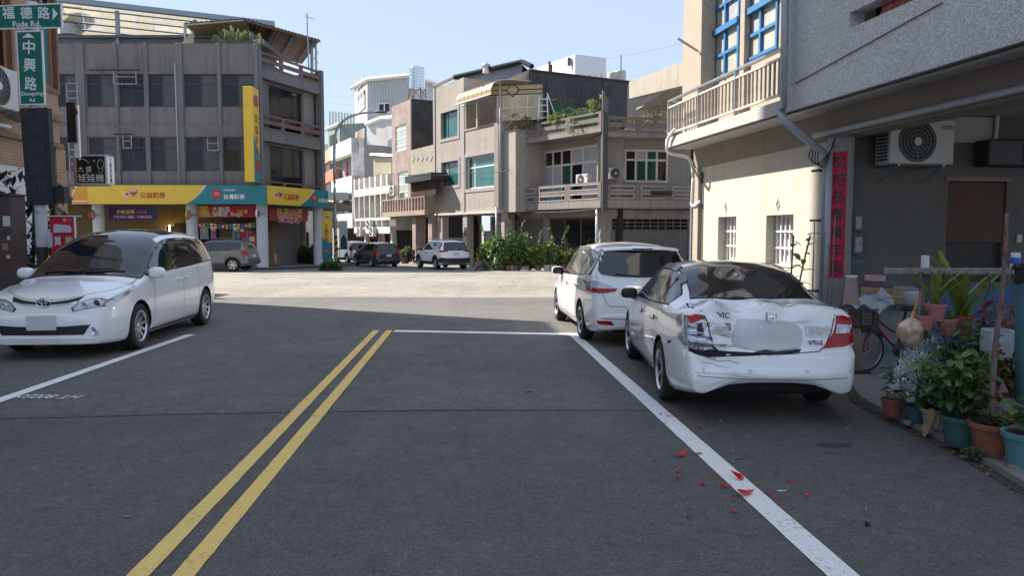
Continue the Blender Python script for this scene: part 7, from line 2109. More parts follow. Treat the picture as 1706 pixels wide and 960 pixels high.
# ------------------------------------------------------------------ row of houses receding down the side street
# brown tiled house
ZR = -.62
D1 = Fac(((655 - CX) / F_PX * 64.0,64.0),((727 - CX) / F_PX * 56.0,56.0),ZR)
M_BRTILE = brickmat('pinkish tiles',(.36,.27,.235),(.33,.25,.22),(.28,.22,.20),.22,.10,msize=.1)
brn = thing('brown_tiled_house','narrow brown tiled house with a black water-stained top','building',D1.loc,D1.rz)
xs_ = D1.x(686)
zlo = (D1.z(655,361.5) + D1.z(727,358)) / 2
ztl = (D1.z(651,177) + D1.z(685,166)) / 2
ztr = (D1.z(687,249) + D1.z(726,241)) / 2
wl1,wl2 = D1.rect(659,208,677,251),D1.rect(663,286,680,328)
MB().wall(0,xs_,zlo,ztl,0,.3,[wl1,wl2]).build('tiled_wall',M_BRTILE,brn)
MB().box(0,xs_ - .0,.301,6,zlo,ztl - .05).build('stair_tower',masonry('pale plinth',(.33,.30,.28),(.2,.18,.17)),brn)
MB().box(xs_ + .002,xs_ + .25,-.02,6.0,ztr,ztl).build('black_flank',M_BLACKW,brn)
MB().box(xs_ + .25,D1.w,5.8,6,ztr,ztl - .2).build('black_back',M_BLACKW,brn)
MB().wall(xs_ + .01,D1.w,D1.z(705,296),ztr,-.05,.25,[]).build('stained_parapet',masonry('stained parapet',(.34,.31,.25),(.13,.12,.10),streak=.5,blotch=.5),brn)
for k in range(5):
 x,z = D1.p(689 + k * 7.5,264 - k * .6); s_ = .34 if k % 2 == 0 else .26
 MB().prism([(x - s_,z),(x,z - s_),(x + s_,z),(x,z + s_)],-.085,-.05).build('diamond_relief',M_BAND,brn)
window(brn,wl1[0],wl1[1],wl1[2],wl1[3],.05,(.42,),(.2,.5,.82),.08,M_WHITEF,[flat('pale curtain glass',(.40,.44,.40),.4)]); window(brn,wl2[0],wl2[1],wl2[2],wl2[3],.05,(.42,),(.2,.5,.82),.08,M_WHITEF,[flat('pale curtain glass',(.40,.44,.40),.4)])
wr_ = D1.rect(689,273,726,292)
window(brn,wr_[0],wr_[1],wr_[2],wr_[3],.3,(.3,.65),(),.08,M_ALUD,[M_WGLASS,M_WGLASSB,M_WGLASSB])
bk_ = D1.rect(684,291,726,327,-.9)
m = MB(); nx,nz = 16,9
for i in range(nx):
 for j in range(nz):
  x0,x1 = bk_[0] + (bk_[1] - bk_[0]) * i / nx,bk_[0] + (bk_[1] - bk_[0]) * (i + 1) / nx; z0,z1 = bk_[2] + (bk_[3] - bk_[2]) * .78 * j / nz,bk_[2] + (bk_[3] - bk_[2]) * .78 * (j + 1) / nz
  c1,c2 = (x0 + x1) / 2,(z0 + z1) / 2
  m.tube([(x0,-.9,c2),(c1,-.9,z1),(x1,-.9,c2),(c1,-.9,z0),(x0,-.9,c2)],.022,4,False)
o = m.build('breeze_screen',masonry('brown breeze blocks',(.22,.16,.12),(.10,.08,.07)),brn); o['kind'] = 'stuff'
MB().box(bk_[0] - .1,bk_[1] + .1,-1.3,0,bk_[3] - .5,bk_[3]).build('black_canopy',M_BLK,brn)
MB().box(bk_[0],bk_[1],-.88,-.8,bk_[2],bk_[3] - .5).build('screen_backing',M_DARKROOM,brn)
zr0,zr1 = D1.z(690,352),D1.z(690,330)
MB().box(0,D1.w,-.9,.3,zlo,zr0 - .003).build('balcony_slab',masonry('tan tile slab',(.36,.27,.21),(.2,.16,.13)),brn)
MB().box(0,D1.w,-.9,-.75,zr1 - .1,zr1).build('balcony_rail',M_BRTILE,brn)
bmx = MB().box(0,.14,-.9,-.76,zr0,zr1 - .1).mesh('baluster'); bmx.materials.append(M_BRTILE)
for k in range(16): link_mesh('baluster',bmx,None,brn,loc=((D1.w - .14) * k / 15,0,0))
for px in (700,727):
 MB().box(D1.x(px) - .35,D1.x(px) + .35,-.5,.3,-.1,zlo).build('pillar',M_BRTILE,brn)
MB().box(0,D1.w,3.5,3.7,-.1,zlo).build('ground_back',masonry('cream ground wall',(.33,.29,.22),(.18,.16,.13)),brn)
MB().box(D1.x(668,3.3),D1.x(676,3.3),3.3,3.4,.6,zlo - .6).build('red_couplet',flat('couplet crimson',(.42,.012,.03),.6),brn)
MB().box(D1.x(705,3),D1.w,3.0,3.3,-.1,zlo).build('dark_opening',M_DARKROOM,brn)
aircon('dark outdoor unit under the brown tiled house',D1,D1.x(690,1),1.0,2.0,w=.9,h=.75,mat=flat('dark unit',(.10,.10,.11),.6))
wt = thing('steel_roof_tank','shiny ribbed steel water tank on a lattice stand','water tank',at(695,164,62))
hz = at(695,113,62).z - at(695,148,62).z; base = at(695,148,62).z - at(695,164,62).z
rr = 13 * 62 / F_PX
prof = [(rr,0)]
for k in range(8): prof += [(rr,hz * (k + .15) / 8),(rr * .965,hz * (k + .5) / 8),(rr,hz * (k + .85) / 8)]
prof += [(rr * .98,hz),(rr * .4,hz + .14),(.001,hz + .2)]
MB().lathe(prof,30,'z',(0,0,base)).build('cylinder',flat('polished steel',(.62,.66,.68),.18,metal=1),wt,smooth=True)
m = MB()
for k in range(6):
 a = 2 * math.pi * k / 6; b = a + math.pi / 3; m.tube([(rr * 1.1 * math.cos(a),rr * 1.1 * math.sin(a),0),(rr * math.cos(a),rr * math.sin(a),base)],.035,5); m.tube([(rr * 1.1 * math.cos(a),rr * 1.1 * math.sin(a),0),(rr * math.cos(b),rr * math.sin(b),base)],.02,4)
m.build('lattice_stand',M_RUST,wt)
# white tiled house with fins
ZW = -.7
E1 = Fac(((595 - CX) / F_PX * 71.6,71.6),((655 - CX) / F_PX * 64.0,64.0),ZW)
M_WTILE = brickmat('white wall tiles',(.74,.72,.68),(.70,.68,.64),(.45,.43,.41),.30,.12,msize=.1)
wht = thing('white_tiled_house','white tiled house with upright fins and hanging air conditioners','building',E1.loc,E1.rz)
ez_t = (E1.z(596,297) + E1.z(654,286)) / 2; ez_m1 = (E1.z(596,317) + E1.z(654,308)) / 2; ez_m0 = (E1.z(596,327) + E1.z(654,323)) / 2
ez_f0 = (E1.z(596,366) + E1.z(654,364)) / 2; ez_b = (E1.z(598,389) + E1.z(655,389)) / 2
MB().box(0,E1.w,.3,8,ez_b + .3,ez_t - .2).build('body',M_WTILE,wht)
MB().box(0,E1.w,-.25,.3,ez_m0,ez_m1).build('spandrel',M_WTILE,wht)
MB().box(0,E1.w,-.25,.3,ez_b,ez_f0 - .7).build('lower_band',M_WTILE,wht)
MB().box(0,E1.w,-.22,.3,ez_f0 - .12,ez_f0 + .12).build('sill_band',M_WTILE,wht)
for k in range(7):
 x = E1.w * k / 6.6
 MB().box(x,x + .35,-.25,.3,ez_m1,ez_t - .12 + .02 * (k % 2)).build('fin',M_WTILE,wht); MB().box(x,x + .16,-.25,.3,ez_f0 + .12,ez_m0).build('fin',M_WTILE,wht)
 if k < 6: MB().box(x + .2,x + E1.w / 6.6,.2,.29,ez_f0,ez_m0 - .1).build('window',M_WGLASSB,wht); MB().box(x + .16,x + .28,-.22,.3,ez_f0 - .7,ez_f0 - .12).build('short_fin',M_WTILE,wht)
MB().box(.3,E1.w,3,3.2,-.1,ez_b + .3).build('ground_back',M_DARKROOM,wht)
for px in (606,630,650): MB().box(E1.x(px) - .2,E1.x(px) + .2,.1,.5,-.1,ez_b).build('post',M_WTILE,wht)
for px,mt in ((613,B_RED),(632,B_RED),(640,B_RED)): MB().box(E1.x(px) - .12,E1.x(px) + .12,.0,.04,.6,ez_b - .1).build('red_couplet',flat('couplet crimson',(.42,.012,.03),.6),wht)
for px,py,lab in ((612,376,'upper of the two stacked outdoor units on the white tiled house'),(617,388,'lower of the two stacked outdoor units on the white tiled house'),(596,388,'outdoor unit at the left end of the white tiled house'),(651,320,'outdoor unit on a bracket at the right end of the white tiled house')):
 x,z = E1.p(px,py,-.6); aircon(lab,E1,x - .2,-.65,z - .3,w=.95,h=.8)
# black-flanked house with white corner, one further
G1 = Fac(((560 - CX) / F_PX * 79.5,79.5),((595 - CX) / F_PX * 71.8,71.8),-.8)
mid = thing('black_flank_house','white fronted house with a mottled black side wall and red couplets','building',G1.loc,G1.rz)
gt = [(G1.z(569,v) + G1.z(594,v2)) / 2 for v,v2 in ((238,230),(262,257),(298,293),(326,320),(358,354),(381,379))]
for za,zb in ((gt[1],gt[0]),(gt[3],gt[2]),(gt[5],gt[4])): MB().box(0,G1.w,-.4,.3,za,zb).build('white_balcony',M_WTILE,mid)
MB().box(0,G1.w,.8,7,gt[5],gt[0] - .6).build('recess_wall',masonry('grey recess',(.25,.25,.25),(.12,.12,.12)),mid)
MB().box(G1.w - .12,G1.w,-.35,.8,gt[5],gt[0]).build('corner_post',M_WTILE,mid)
for px,lo,hi in ((579,2,1),): MB().box(G1.x(px,.7) - .25,G1.x(px,.7) + .25,.7,.78,gt[2] + .2,gt[1] - .2).build('red_couplet',flat('couplet crimson',(.42,.012,.03),.6),mid)
window(mid,.4,G1.w - .5,gt[4] + .05,gt[3] - .3,.74,(.3,.6),(),.09,M_ALUD,[M_WGLASS])
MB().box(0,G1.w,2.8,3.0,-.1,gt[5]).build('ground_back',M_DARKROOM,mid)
m = MB(); q = [at(594,230,72),at(655,239,69),at(655,300,69),at(594,310,72)]
m.add(q + [p + Vector((.3,3,0)) for p in q],[(3,2,1,0),(4,5,6,7),(0,1,5,4)]); m.build('black_side_wall',masonry('mottled black wall',(.05,.05,.052),(.02,.02,.02),(.26,.26,.26),streak=.5,blotch=.5,thr=.48),mid)
tn = thing('tin_lean_to','pale tin lean-to against the mottled black side wall','shed',(0,0,0))
m = MB(); a,b,c,d = at(622,260,68.5),at(652,262,66.5),at(652,290,66.5),at(622,292,68.5)
m.quad(d,c,b,a); m.build('tin_wall',flat('pale tin',(.45,.40,.36),.6,var=.15,vscale=3),tn); MB().tube([at(618,258,68.6),at(654,260,66.3)],.16,5).build('roof_edge',M_STEEL,tn)
# farthest tan house with orange blocks
K1 = Fac(((538 - CX) / F_PX * 92,92),((562 - CX) / F_PX * 80,80),-.9)
far = thing('tan_far_house','tan house with orange openwork balconies behind the lamp post','building',K1.loc,K1.rz)
kt = [(K1.z(548,v) + K1.z(562,v2)) / 2 for v,v2 in ((249,241),(269,264),(285,281),(303,300),(322,320),(345,343),(365,364))]
M_TAN = masonry('tan render',(.42,.32,.21),(.25,.2,.15))
M_ORB = flat('orange blocks',(.42,.16,.08),.8,var=.2)
for k,(za,zb,mt) in enumerate(((kt[1],kt[0],M_TAN),(kt[3],kt[2],M_ORB),(kt[5],kt[4],M_TAN))): MB().box(0,K1.w,-.3,.3,za,zb).build('balcony',mt,far)
MB().box(0,K1.w,1,6,-.1,kt[0] - .4).build('recess_wall',masonry('grey recess',(.25,.25,.25),(.12,.12,.12)),far)
MB().box(-1.5,0.0,-.3,.6,-.1,kt[0] + 1.5).build('pale_end',M_WTILE,far)
# sheds and metal houses on the roofs behind
def prism_house(name,label,pts,depth,mat,roofmat=None,rz=0):
 """front polygon (world points) pushed back by a depth vector"""
 t = thing(name,label,'building',(0,0,0)); n = len(pts); dv = Vector(depth)
 m = MB(); m.add(list(pts) + [p + dv for p in pts],[tuple(range(n))[::-1],tuple(range(n,2 * n))] + [(i,(i + 1) % n,(i + 1) % n + n,i + n) for i in range(n)]); m.build('shell',mat,t)
 return t
M_CORR = flat('white corrugated sheet',(.52,.54,.55),.5,var=.04)
def ribs(t,a,b,c,d,n,mat,th=.05):     # upright ribs over the quad a-b (top) d-c (bottom)
 m = MB()
 for i in range(n + 1):
  p,q = a.lerp(b,i / n),d.lerp(c,i / n); nn_ = (b - a).cross(d - a).normalized(); nn_ = nn_ if nn_.y < 0 else -nn_; w_ = (b - a).normalized() * .04
  m.add([p - w_,p + w_,q + w_,q - w_,p - w_ + nn_ * th,p + w_ + nn_ * th,q + w_ + nn_ * th,q - w_ + nn_ * th],[(4,5,6,7),(0,4,7,3),(1,2,6,5)])
 m.build('ribs',mat,t)
YH = 78
a,b,c,d,e = at(613,132,YH),at(683,126,YH - 2),at(735,142,YH - 3),at(735,215,YH - 3),at(613,215,YH)
hs = prism_house('white_metal_house','large white corrugated metal house behind the water tank',[a,b,c,d,e],(-2,12,0),M_CORR)
ribs(hs,a,b,d.lerp(e,.5),e,26,M_CORR); ribs(hs,b,c,d,d.lerp(e,.43),18,M_CORR)
sd0,sd1,sd2,sd3 = at(591,146,YH + 8),a,e,at(591,215,YH + 8)
m = MB(); m.quad(sd0,sd3,sd2,sd1); m.build('cream_end',flat('cream sheet',(.50,.46,.42),.6),hs)
m = MB(); m.tube([at(586,147,YH + 9),at(612,132,YH - .3),at(683,125,YH - 2.3),at(735,141,YH - 3.3)],.22,5); m.build('roof_edge',M_CREAM,hs)
wq = [at(632,172,YH - .7),at(651,172,YH - 1.2),at(651,189,YH - 1.2),at(632,189,YH - .7)]
ff = Fac(wq[3].to_2d(),wq[2].to_2d(),0)
wn_ = MB().box(0,ff.w,-.12,0,wq[3].z,wq[0].z).build('window_frame',M_WHITEF,hs,loc=ff.loc,rot=(0,0,ff.rz))
for k in range(2): MB().box(ff.w * k / 2 + .08,ff.w * (k + 1) / 2 - .06,-.14,-.121,wq[3].z + .1,wq[0].z - .1).build('pane',M_WGLASSB,wn_)
wq = [at(596,172,YH + 6.4),at(609,166,YH + 1.3),at(609,188,YH + 1.3),at(596,191,YH + 6.4)]
ff = Fac(wq[3].to_2d(),wq[2].to_2d(),0)
wn_ = MB().box(0,ff.w,-.12,0,wq[3].z,wq[0].z).build('window_frame',M_WHITEF,hs,loc=ff.loc,rot=(0,0,ff.rz))
for k in range(3):
 for j in range(2): MB().box(ff.w * k / 3 + .3,ff.w * (k + 1) / 3 - .2,-.14,-.121,wq[3].z + .25 + j * 2.2,wq[3].z + (2.0 if j == 0 else 3.4)).build('pane',M_CURT,wn_)
a,b,c,d = at(549,184,92),at(655,196,84),at(655,260,84),at(549,260,92)
h2 = prism_house('pale_blue_shed','pale blue green metal shed behind the green shed',[a,b,c,d],(0,8,0),flat('pale blue sheet',(.42,.52,.52),.6,var=.06)); ribs(h2,a,b,c,d,20,MATS['pale blue sheet'])
a,b,c,d = at(567,207,78),at(611,204,76),at(611,240,76),at(567,250,78)
h3 = prism_house('green_shed','grey green metal roof shed above the white balcony',[a,b,c,d],(-2,7,0),flat('grey green sheet',(.19,.25,.235),.6,var=.06)); ribs(h3,a,b,c,d,14,MATS['grey green sheet'])
m = MB(); m.quad(at(546,216,84),at(546,250,84),d,a); m.build('shed_end',flat('grey green sheet',(.19,.25,.235),.6),h3); m = MB(); m.tube([at(543,216,85),at(566,206,77.6)],.2,5); m.build('roof_edge',M_CREAM,h3)
for k in range(2): m = MB().quad(at(549 + k * 10,226 - k * 3,81),at(549 + k * 10,246 - k * 2,81),at(557 + k * 10,244 - k * 2,79.5),at(557 + k * 10,223 - k * 3,79.5)); m.build('shed_opening',M_DARKROOM,h3)
a,b,c,d = at(611,208,75),at(655,195,72),at(655,245,72),at(611,240,75)
h4 = prism_house('white_shed','white lean-to shed with a cream door panel',[a,b,c,d],(0,6,0),M_CORR)
m = MB(); m.tube([at(610,207,74.8),at(636,197,73.2),at(656,196,71.8)],.22,5); m.build('roof_edge',M_WHITEF,h4)
m = MB().quad(at(627,213,73.2),at(627,232,73.2),at(641,232,72.4),at(641,213,72.4)); m.build('door_panel',M_CREAM,h4)
ln = thing('laundry','small striped laundry hanging below the green shed','laundry',(0,0,0))
for k,col in enumerate(((.6,.58,.55),(.55,.2,.14),(.55,.42,.25),(.4,.5,.5),(.6,.6,.6))):
 m = MB().quad(at(592 + k * 3,220 - k * 1.5,75.5),at(592 + k * 3,231,75.5),at(595 + k * 3,231,75.3),at(595 + k * 3,219 - k * 1.5,75.3)); m.build('cloth',flat('laundry %d' % k,col,.8),ln)
# white block far behind and its neighbours
a,b,c,d = at(958,90,92),at(1010,96,94),at(1010,150,94),at(958,150,92)
wb_ = prism_house('white_block','plain white building rising behind the black wall',[a,b,c,d],(-6,26,0),flat('clean white render',(.66,.67,.68),.8,var=.02))
m = MB().quad(at(895,113,112),at(895,150,112),d,a); m.build('left_face',flat('clean white render',(.66,.67,.68),.8),wb_)
for px,y0,y1,lab in ((948,97,110,'dark slot near the corner of the white block'),):
 m = MB(); p = at(px,y0,93.5); q = at(px,y1,93.5); m.box(p.x - .2,p.x + .2,p.y - .6,p.y,q.z,p.z); m.build('slot',M_SHUT,wb_)
for k,(px,y0,y1) in enumerate(((915.5,102,120),(918.5,107,120),(982,124,131),(992,126,131),(1002,122,130))):
 p,q = at(px,y0,52),at(px,y1 + 6,52)
 tag(MB().tube([q,p],.09 if k < 2 else .06,6).build('vent_pipe',M_RUST if k < 2 else M_STEEL),['taller rusty pipe on the black wall','shorter rusty pipe on the black wall','left thin pipe on the black wall','middle thin pipe on the black wall','right thin pipe on the black wall'][k],'pipe')
for px,w_,yt,yb,lab in ((1021,9,121,134,'left cream water tank behind the black wall'),(1033,9.5,118,134,'right ribbed cream water tank with a thin pipe')):
 p = at(px,yb,62); h_ = at(px,yt,62).z - p.z; r_ = w_ * 62 / F_PX
 prof = [(r_,-1)]
 for k in range(4): prof += [(r_,h_ * k / 4),(r_ * 1.04,h_ * (k + .5) / 4)]
 prof += [(r_ * .95,h_),(.001,h_ + .12)]
 t = thing('roof_tank',lab,'water tank',p); MB().lathe(prof,22,'z').build('cylinder',flat('tank cream',(.48,.45,.39),.5),t,smooth=True)
 if px == 1033: MB().tube([(-.0,-r_,0),(-.0,-r_,h_ + 1.2)],.06,6).build('pipe',M_STEEL,t)
# weathered concrete house between the wing and the right-hand building
cq = Fac(at(1048,140,40.5).to_2d(),at(1162,96,31).to_2d(),0)
con = thing('weathered_concrete_house','weathered concrete house with a mossy roof beam behind the blue windows','building',cq.loc,cq.rz)
m = MB(); q = [cq.p(1048,136),cq.p(1162,92),cq.p(1162,136),cq.p(1048,164)]
m.prism(q[::-1],0,.4); m.build('roof_beam',masonry('mossy concrete',(.32,.29,.24),(.09,.085,.075),streak=.6,blotch=.5),con)
MB().box(0,cq.w,.4,4.5,cq.z(1100,150) - .1,cq.z(1100,150)).build('roof_soffit',M_TER,con)
MB().box(-.5,cq.w + 2,4.0,4.3,cq.z(1100,225,4),cq.z(1100,140,4) + 1).build('back_wall',M_TERW,con)
MB().box(cq.x(1090,3.9),cq.x(1112,3.9),3.85,3.95,cq.z(1100,190,3.9),cq.z(1100,176,3.9)).build('dark_window',M_WGLASS,con)
MB().box(0.2,cq.w,.0 + 4.3,4.6,0,cq.z(1100,225,4) - .01).build('lower_wall',M_TERW,con)
q = [at(1046,140,44.5),at(1175,120,44.5),at(1175,240,44.5),at(1046,240,44.5)]
MB().add(q + [p + Vector((0,.4,0)) for p in q],[(3,2,1,0),(4,5,6,7),(0,1,5,4)]).build('concrete_back_wall',M_TERW); tag(bpy.data.objects['concrete_back_wall'],'plain plastered wall below the mossy roof beam','wall')
# utility/lamp post with banner in front of the side street
LP = at(560,440,52.5)
lp = thing('street_lamp','tall curved steel street lamp with hazard stripes near the lottery sign','street lamp',(LP.x,52.5,gz(52.5)))
zt_ = at(572,215,52.5).z - gz(52.5)
x1 = at(628,190,52.5).x - LP.x
MB().tube(curve_pts([(0,0,0),(-.02,0,zt_ * .5),(.05,0,zt_ * .92),(.55,0,zt_ + .45),(1.6,0,zt_ + 1.0),(x1,0,zt_ + 1.15)],8),.11,10,True,.06).build('post',M_STEEL,lp,smooth=True)
MB().blob((x1 + .3,0,zt_ + 1.15),(.42,.16,.09),2.5).build('lamp_head',M_SHUT,lp,smooth=True)
MB().lathe([(.125,.7),(.122,2.0)],14,'z',caps=False).build('black_wrap',M_BLK,lp)
m = MB()
for k in range(3):
 z = .8 + k * .42; vs = []
 for i in range(13):
  a = 2 * math.pi * i / 12; o = .16 * math.sin(a + 1); vs += [(.13 * math.cos(a),.13 * math.sin(a),z + o),(.13 * math.cos(a),.13 * math.sin(a),z + .2 + o)]
 m.add(vs,[(2 * i,2 * i + 2,2 * i + 3,2 * i + 1) for i in range(12)])
m.build('hazard_stripes',flat('hazard yellow',(.62,.40,.03),.5),lp)
fp2 = Fac((at(566,400,52).x,52),(at(579,400,52).x,52),gz(52))
ep = thing('portrait_banner','pale blue upright banner showing a person in a dark suit','banner',fp2.loc,0)
z0,z1 = fp2.z(572,416),fp2.z(572,368)
MB().box(0,fp2.w,0,.02,z0,z1).build('cloth',flat('pale blue print',(.40,.46,.55),.6,var=.15,vscale=2),ep)
MB().prism([(.06,z0 + .02),(fp2.w - .05,z0 + .02),(fp2.w - .06,z0 + .75),(fp2.w * .62,z0 + .98),(fp2.w * .42,z0 + .98),(.07,z0 + .72)],-.016,-.002).build('printed_suit',flat('print navy',(.02,.03,.07),.6),ep)
MB().prism([(fp2.w * .52 + .07 * math.cos(t),z0 + 1.10 + .10 * math.sin(t)) for t in [2 * math.pi * k / 16 for k in range(16)]],-.016,-.002).build('printed_face',flat('print skin',(.50,.33,.24),.6),ep)
MB().tube([(-.02,.02,-.1),(-.02,.02,z1 + .05)],.02,6).build('pole',M_STEEL,ep)
sg = thing('small_white_sign','white sign plate on the lamp post above the lottery panel','sign',(at(545,330,55).x,55,0))
sz = at(562,327,55).z
MB().box(0,at(580,330,55).x - at(545,330,55).x,0,.06,sz - .28,sz + .28).build('plate',M_WHITEF,sg)
# small things down the side street
rnd = random.Random(51)
pp = thing('street_pot_plant','bright potted plant outside the brown tiled house','plant',(at(674,435,57).x,57,gz(57)))
pot(pp,.3,.4,T_COTTA); m = MB(); foliage(m,rnd,(0,0,.85),(.5,.4,.5),200,.22,.1,.3,.4); m.build('foliage',L_LIME,pp)
def scooter(label,px,Y,rz):
 t = thing('scooter',label,'scooter',((px - CX) / F_PX * Y,Y,gz(Y)),rz)
 for x in (-.6,.6):
  w = MB().lathe([(.16,-.05),(.24,-.05),(.255,0),(.24,.05),(.16,.05)],20,'y',(x,0,.255),caps=False).build('wheel',M_TYRE,t,smooth=True)
 MB().prism([(-.85,.35),(-.2,.30),(.1,.28),(.25,.30),(.42,.95),(.34,.98),(.15,.45),(-.1,.45),(-.2,.72),(-.85,.80),(-.95,.6)],-.14,.14).build('body',M_DARK,t)
 MB().blob((-.5,0,.82),(.36,.14,.07),2.6).build('seat',M_MATTE,t,smooth=True)
 MB().tube([(.40,-.3,1.05),(.36,0,1.0),(.40,.3,1.05)],.02,6).build('handlebar',M_ALUD,t)
 for s_ in (-1,1): MB().blob((.38,s_ * .33,1.22),(.02,.07,.05),2.2).build('mirror',M_CHROME,t)
scooter('dark scooter parked under the brown tiled house',685,57.5,R(70))
scooter('dark scooter in the arcade behind the third column',452,52,R(40))
scooter('dark scooter deeper in the arcade shade',462,55,R(60))
for k,(px,py,w_,h_,lab,mt,sd_) in enumerate(((495,436,2.6,1.5,'dark green shrubs between the arcade columns',L_DEEP,61),(515,437,1.8,1.2,'deep green shrub left of the last white column',L_DEEP,62),(548,447,.8,.45,'low shrub at the foot of the upright lottery panel',L_DEEP,63))):
 bush(lab,px,py + 4,w_,h_,1.0,700,mt,.16,sd_)
# distant backdrop of the side street: hazy houses closing the view
for k,(px0,px1,yt,Y,lab,col) in enumerate(((430,520,330,75,'pale wall closing the view behind the arcade columns',(.46,.44,.40)),(505,560,240,105,'pale house at the far end of the side street',(.45,.45,.44)))):
 a,b = at(px0,yt,Y),at(px1,yt,Y)
 t = thing('far_house',lab,'building',(a.x,Y,gz(Y)))
 MB().box(0,b.x - a.x,0,6,-.2,a.z - gz(Y)).build('wall',masonry('far wall %d' % k,col,[c * .6 for c in col],streak=.3),t)
 for i in range(4):
  for j in range(2): MB().box((b.x - a.x) * (i + .2) / 4,(b.x - a.x) * (i + .7) / 4,-.05,-.005,1.2 + j * 3.0,2.6 + j * 3.0).build('window',M_WGLASSB,t)
# ------------------------------------------------------------------ right-hand building
RB = Fac((3.74,15.3),(4.45,10.9),0)
RL = RB.w
M_CRW = masonry('cream lime wall',(.48,.445,.375),(.34,.31,.25),(.54,.505,.435),streak=.45,blotch=.4,grain=25,grain_amt=.12,bump=.15)
M_PEB = masonry('pebble dash',(.56,.55,.53),(.36,.33,.28),(.62,.61,.59),streak=.3,blotch=.25,grain=75,grain_amt=.75,bump=.6,thr=.54)
M_PEBT = masonry('tan pebble dash',(.36,.31,.25),(.22,.19,.16),streak=.3,blotch=.25,grain=75,grain_amt=.7,bump=.6)
M_BEAM = masonry('brown plaster beam',(.24,.20,.165),(.14,.12,.10),streak=.35,blotch=.4)
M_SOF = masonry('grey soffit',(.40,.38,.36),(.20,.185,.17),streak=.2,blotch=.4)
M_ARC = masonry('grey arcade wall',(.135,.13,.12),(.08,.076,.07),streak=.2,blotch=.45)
rbt = thing('right_house','pebble-dashed house with blue windows and a cream lower wall on the right','building',RB.loc,RB.rz)
zw,zsf = 3.03,3.42
def W(a,b,c,d,dy=0.0): return RB.rect(a,b,c,d,dy)
h1,h2_ = W(1196,361,1226,434),W(1276,358,1321,441)
MB().wall(0,RL,-.1,zw,0,.3,[h1,h2_]).build('cream_wall',M_CRW,rbt)
for h in (h1,h2_):
 o = window(rbt,h[0],h[1],h[2],h[3],.2,(.5,),(),.035,M_WHITEF,[M_CURT,M_WGLASSB],.05)
 n = 5 if h is h1 else 6
 for i in range(n):
  x = h[0] + (h[1] - h[0]) * (i + .5) / n; MB().box(x - .013,x + .013,.14,.165,h[2],h[3]).build('window_bar',M_WHITEF,o)
 for j in range(1,3):
  z = h[2] + (h[3] - h[2]) * j / 3; MB().box(h[0],h[1],.13,.17,z - .016,z + .016).build('window_bar',M_WHITEF,o)
 MB().box(h[0] - .02,h[1] + .02,-.015,.19,h[2] - .03,h[2] - .002).build('sill',M_CRW,o)
 x,z = (h[0] + h[1]) / 2 - .05,h[3] + .16
 m = MB()
 for s_ in (1,.55): m.tube([(x - .06 * s_,-.004,z),(x,-.004,z + .1 * s_),(x + .06 * s_,-.004,z),(x,-.004,z - .1 * s_),(x - .06 * s_,-.004,z)],.004,4,False)
 o2 = m.build('diamond_moulding',M_SOF,rbt); o2['kind'] = 'stuff'
MB().box(-.35,-.002,-.06,.3,-.1,zw).build('corner_pier',M_PEBT,rbt)
MB().box(-.35,RL + .1,-.02,.3,zw + .002,zsf).build('wall_beam',M_BEAM,rbt)
MB().tube([(.10,-.03,zw - .1),(.10,-.03,.0)],.022,6).build('thin_conduit',M_ALUD,rbt)
# slab, railing, upper wall with the blue windows
yo = -.62
xs0,xs1 = RB.x(1106,yo),RB.x(1296,yo)
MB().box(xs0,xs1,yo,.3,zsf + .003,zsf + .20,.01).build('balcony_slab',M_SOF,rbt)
m = MB(); zt_ = RB.z(1294,80,yo); zrb = zsf + .28
MB().box(xs0 + .02,xs1,yo + .02,yo + .10,zt_ - .035,zt_).build('top_rail',M_STEEL,rbt)
MB().box(xs0 + .02,xs1,yo + .03,yo + .08,zt_ - .16,zt_ - .13).build('mid_rail',M_CREAM,rbt)
MB().box(xs0 + .02,xs1,yo + .03,yo + .08,zrb,zrb + .03).build('bottom_rail',M_CREAM,rbt)
M_RAILB = flat('weathered rail paint',(.36,.315,.26),.6,var=.25,vscale=9)
bme = MB().box(-.012,.012,yo + .04,yo + .07,zrb + .03,zt_ - .16).mesh('baluster'); bme.materials.append(M_RAILB)
nb = 34
for k in range(nb): link_mesh('baluster',bme,None,rbt,loc=(xs0 + .06 + (xs1 - xs0 - .1) * k / (nb - 1),0,0))
for k in range(4): MB().box(-.018,.018,yo + .025,yo + .09,zsf + .2,zt_ - .03).build('rail_post',M_STEEL,rbt,loc=(xs0 + .04 + (xs1 - xs0 - .1) * k / 3,0,0))
for k in range(3): MB().box(-.02,.02,.0,.6,zt_ - .035,zt_).build('end_rail',M_STEEL,rbt,loc=(xs0 + .04,yo + .02,-.0 - k * .30))
wA,wB = W(1188,-120,1234,128),W(1243,-160,1299,92)
M_BLUE = flat('blue window paint',(.035,.17,.36),.5,var=.1); M_FROST = flat('frosted sunlit glass',(.42,.42,.36),.25,spec=.6,var=.12,vscale=3)  # warm yellow of sunlit panes is put into the frosted glass colour
MB().wall(-.35,RL + 1.0,zsf + .2,8.6,0,.25,[wA,wB]).build('upper_wall',M_PEBT,rbt)
MB().box(-.36,RB.x(1186),-.28,-.001,zsf + .2,8.6).build('corner_column',M_PEBT,rbt)
MB().box(RB.x(1235),RB.x(1242),-.10,-.001,zsf + .2,8.6).build('mullion_pier',M_PEBT,rbt)
for w,nr in ((wA,6),(wB,6)): window(rbt,w[0],w[1],w[2],w[3],-.03,(.5,),[k / nr for k in range(1,nr)],.055,M_BLUE,[M_FROST,M_FROST,M_CURT],.12)
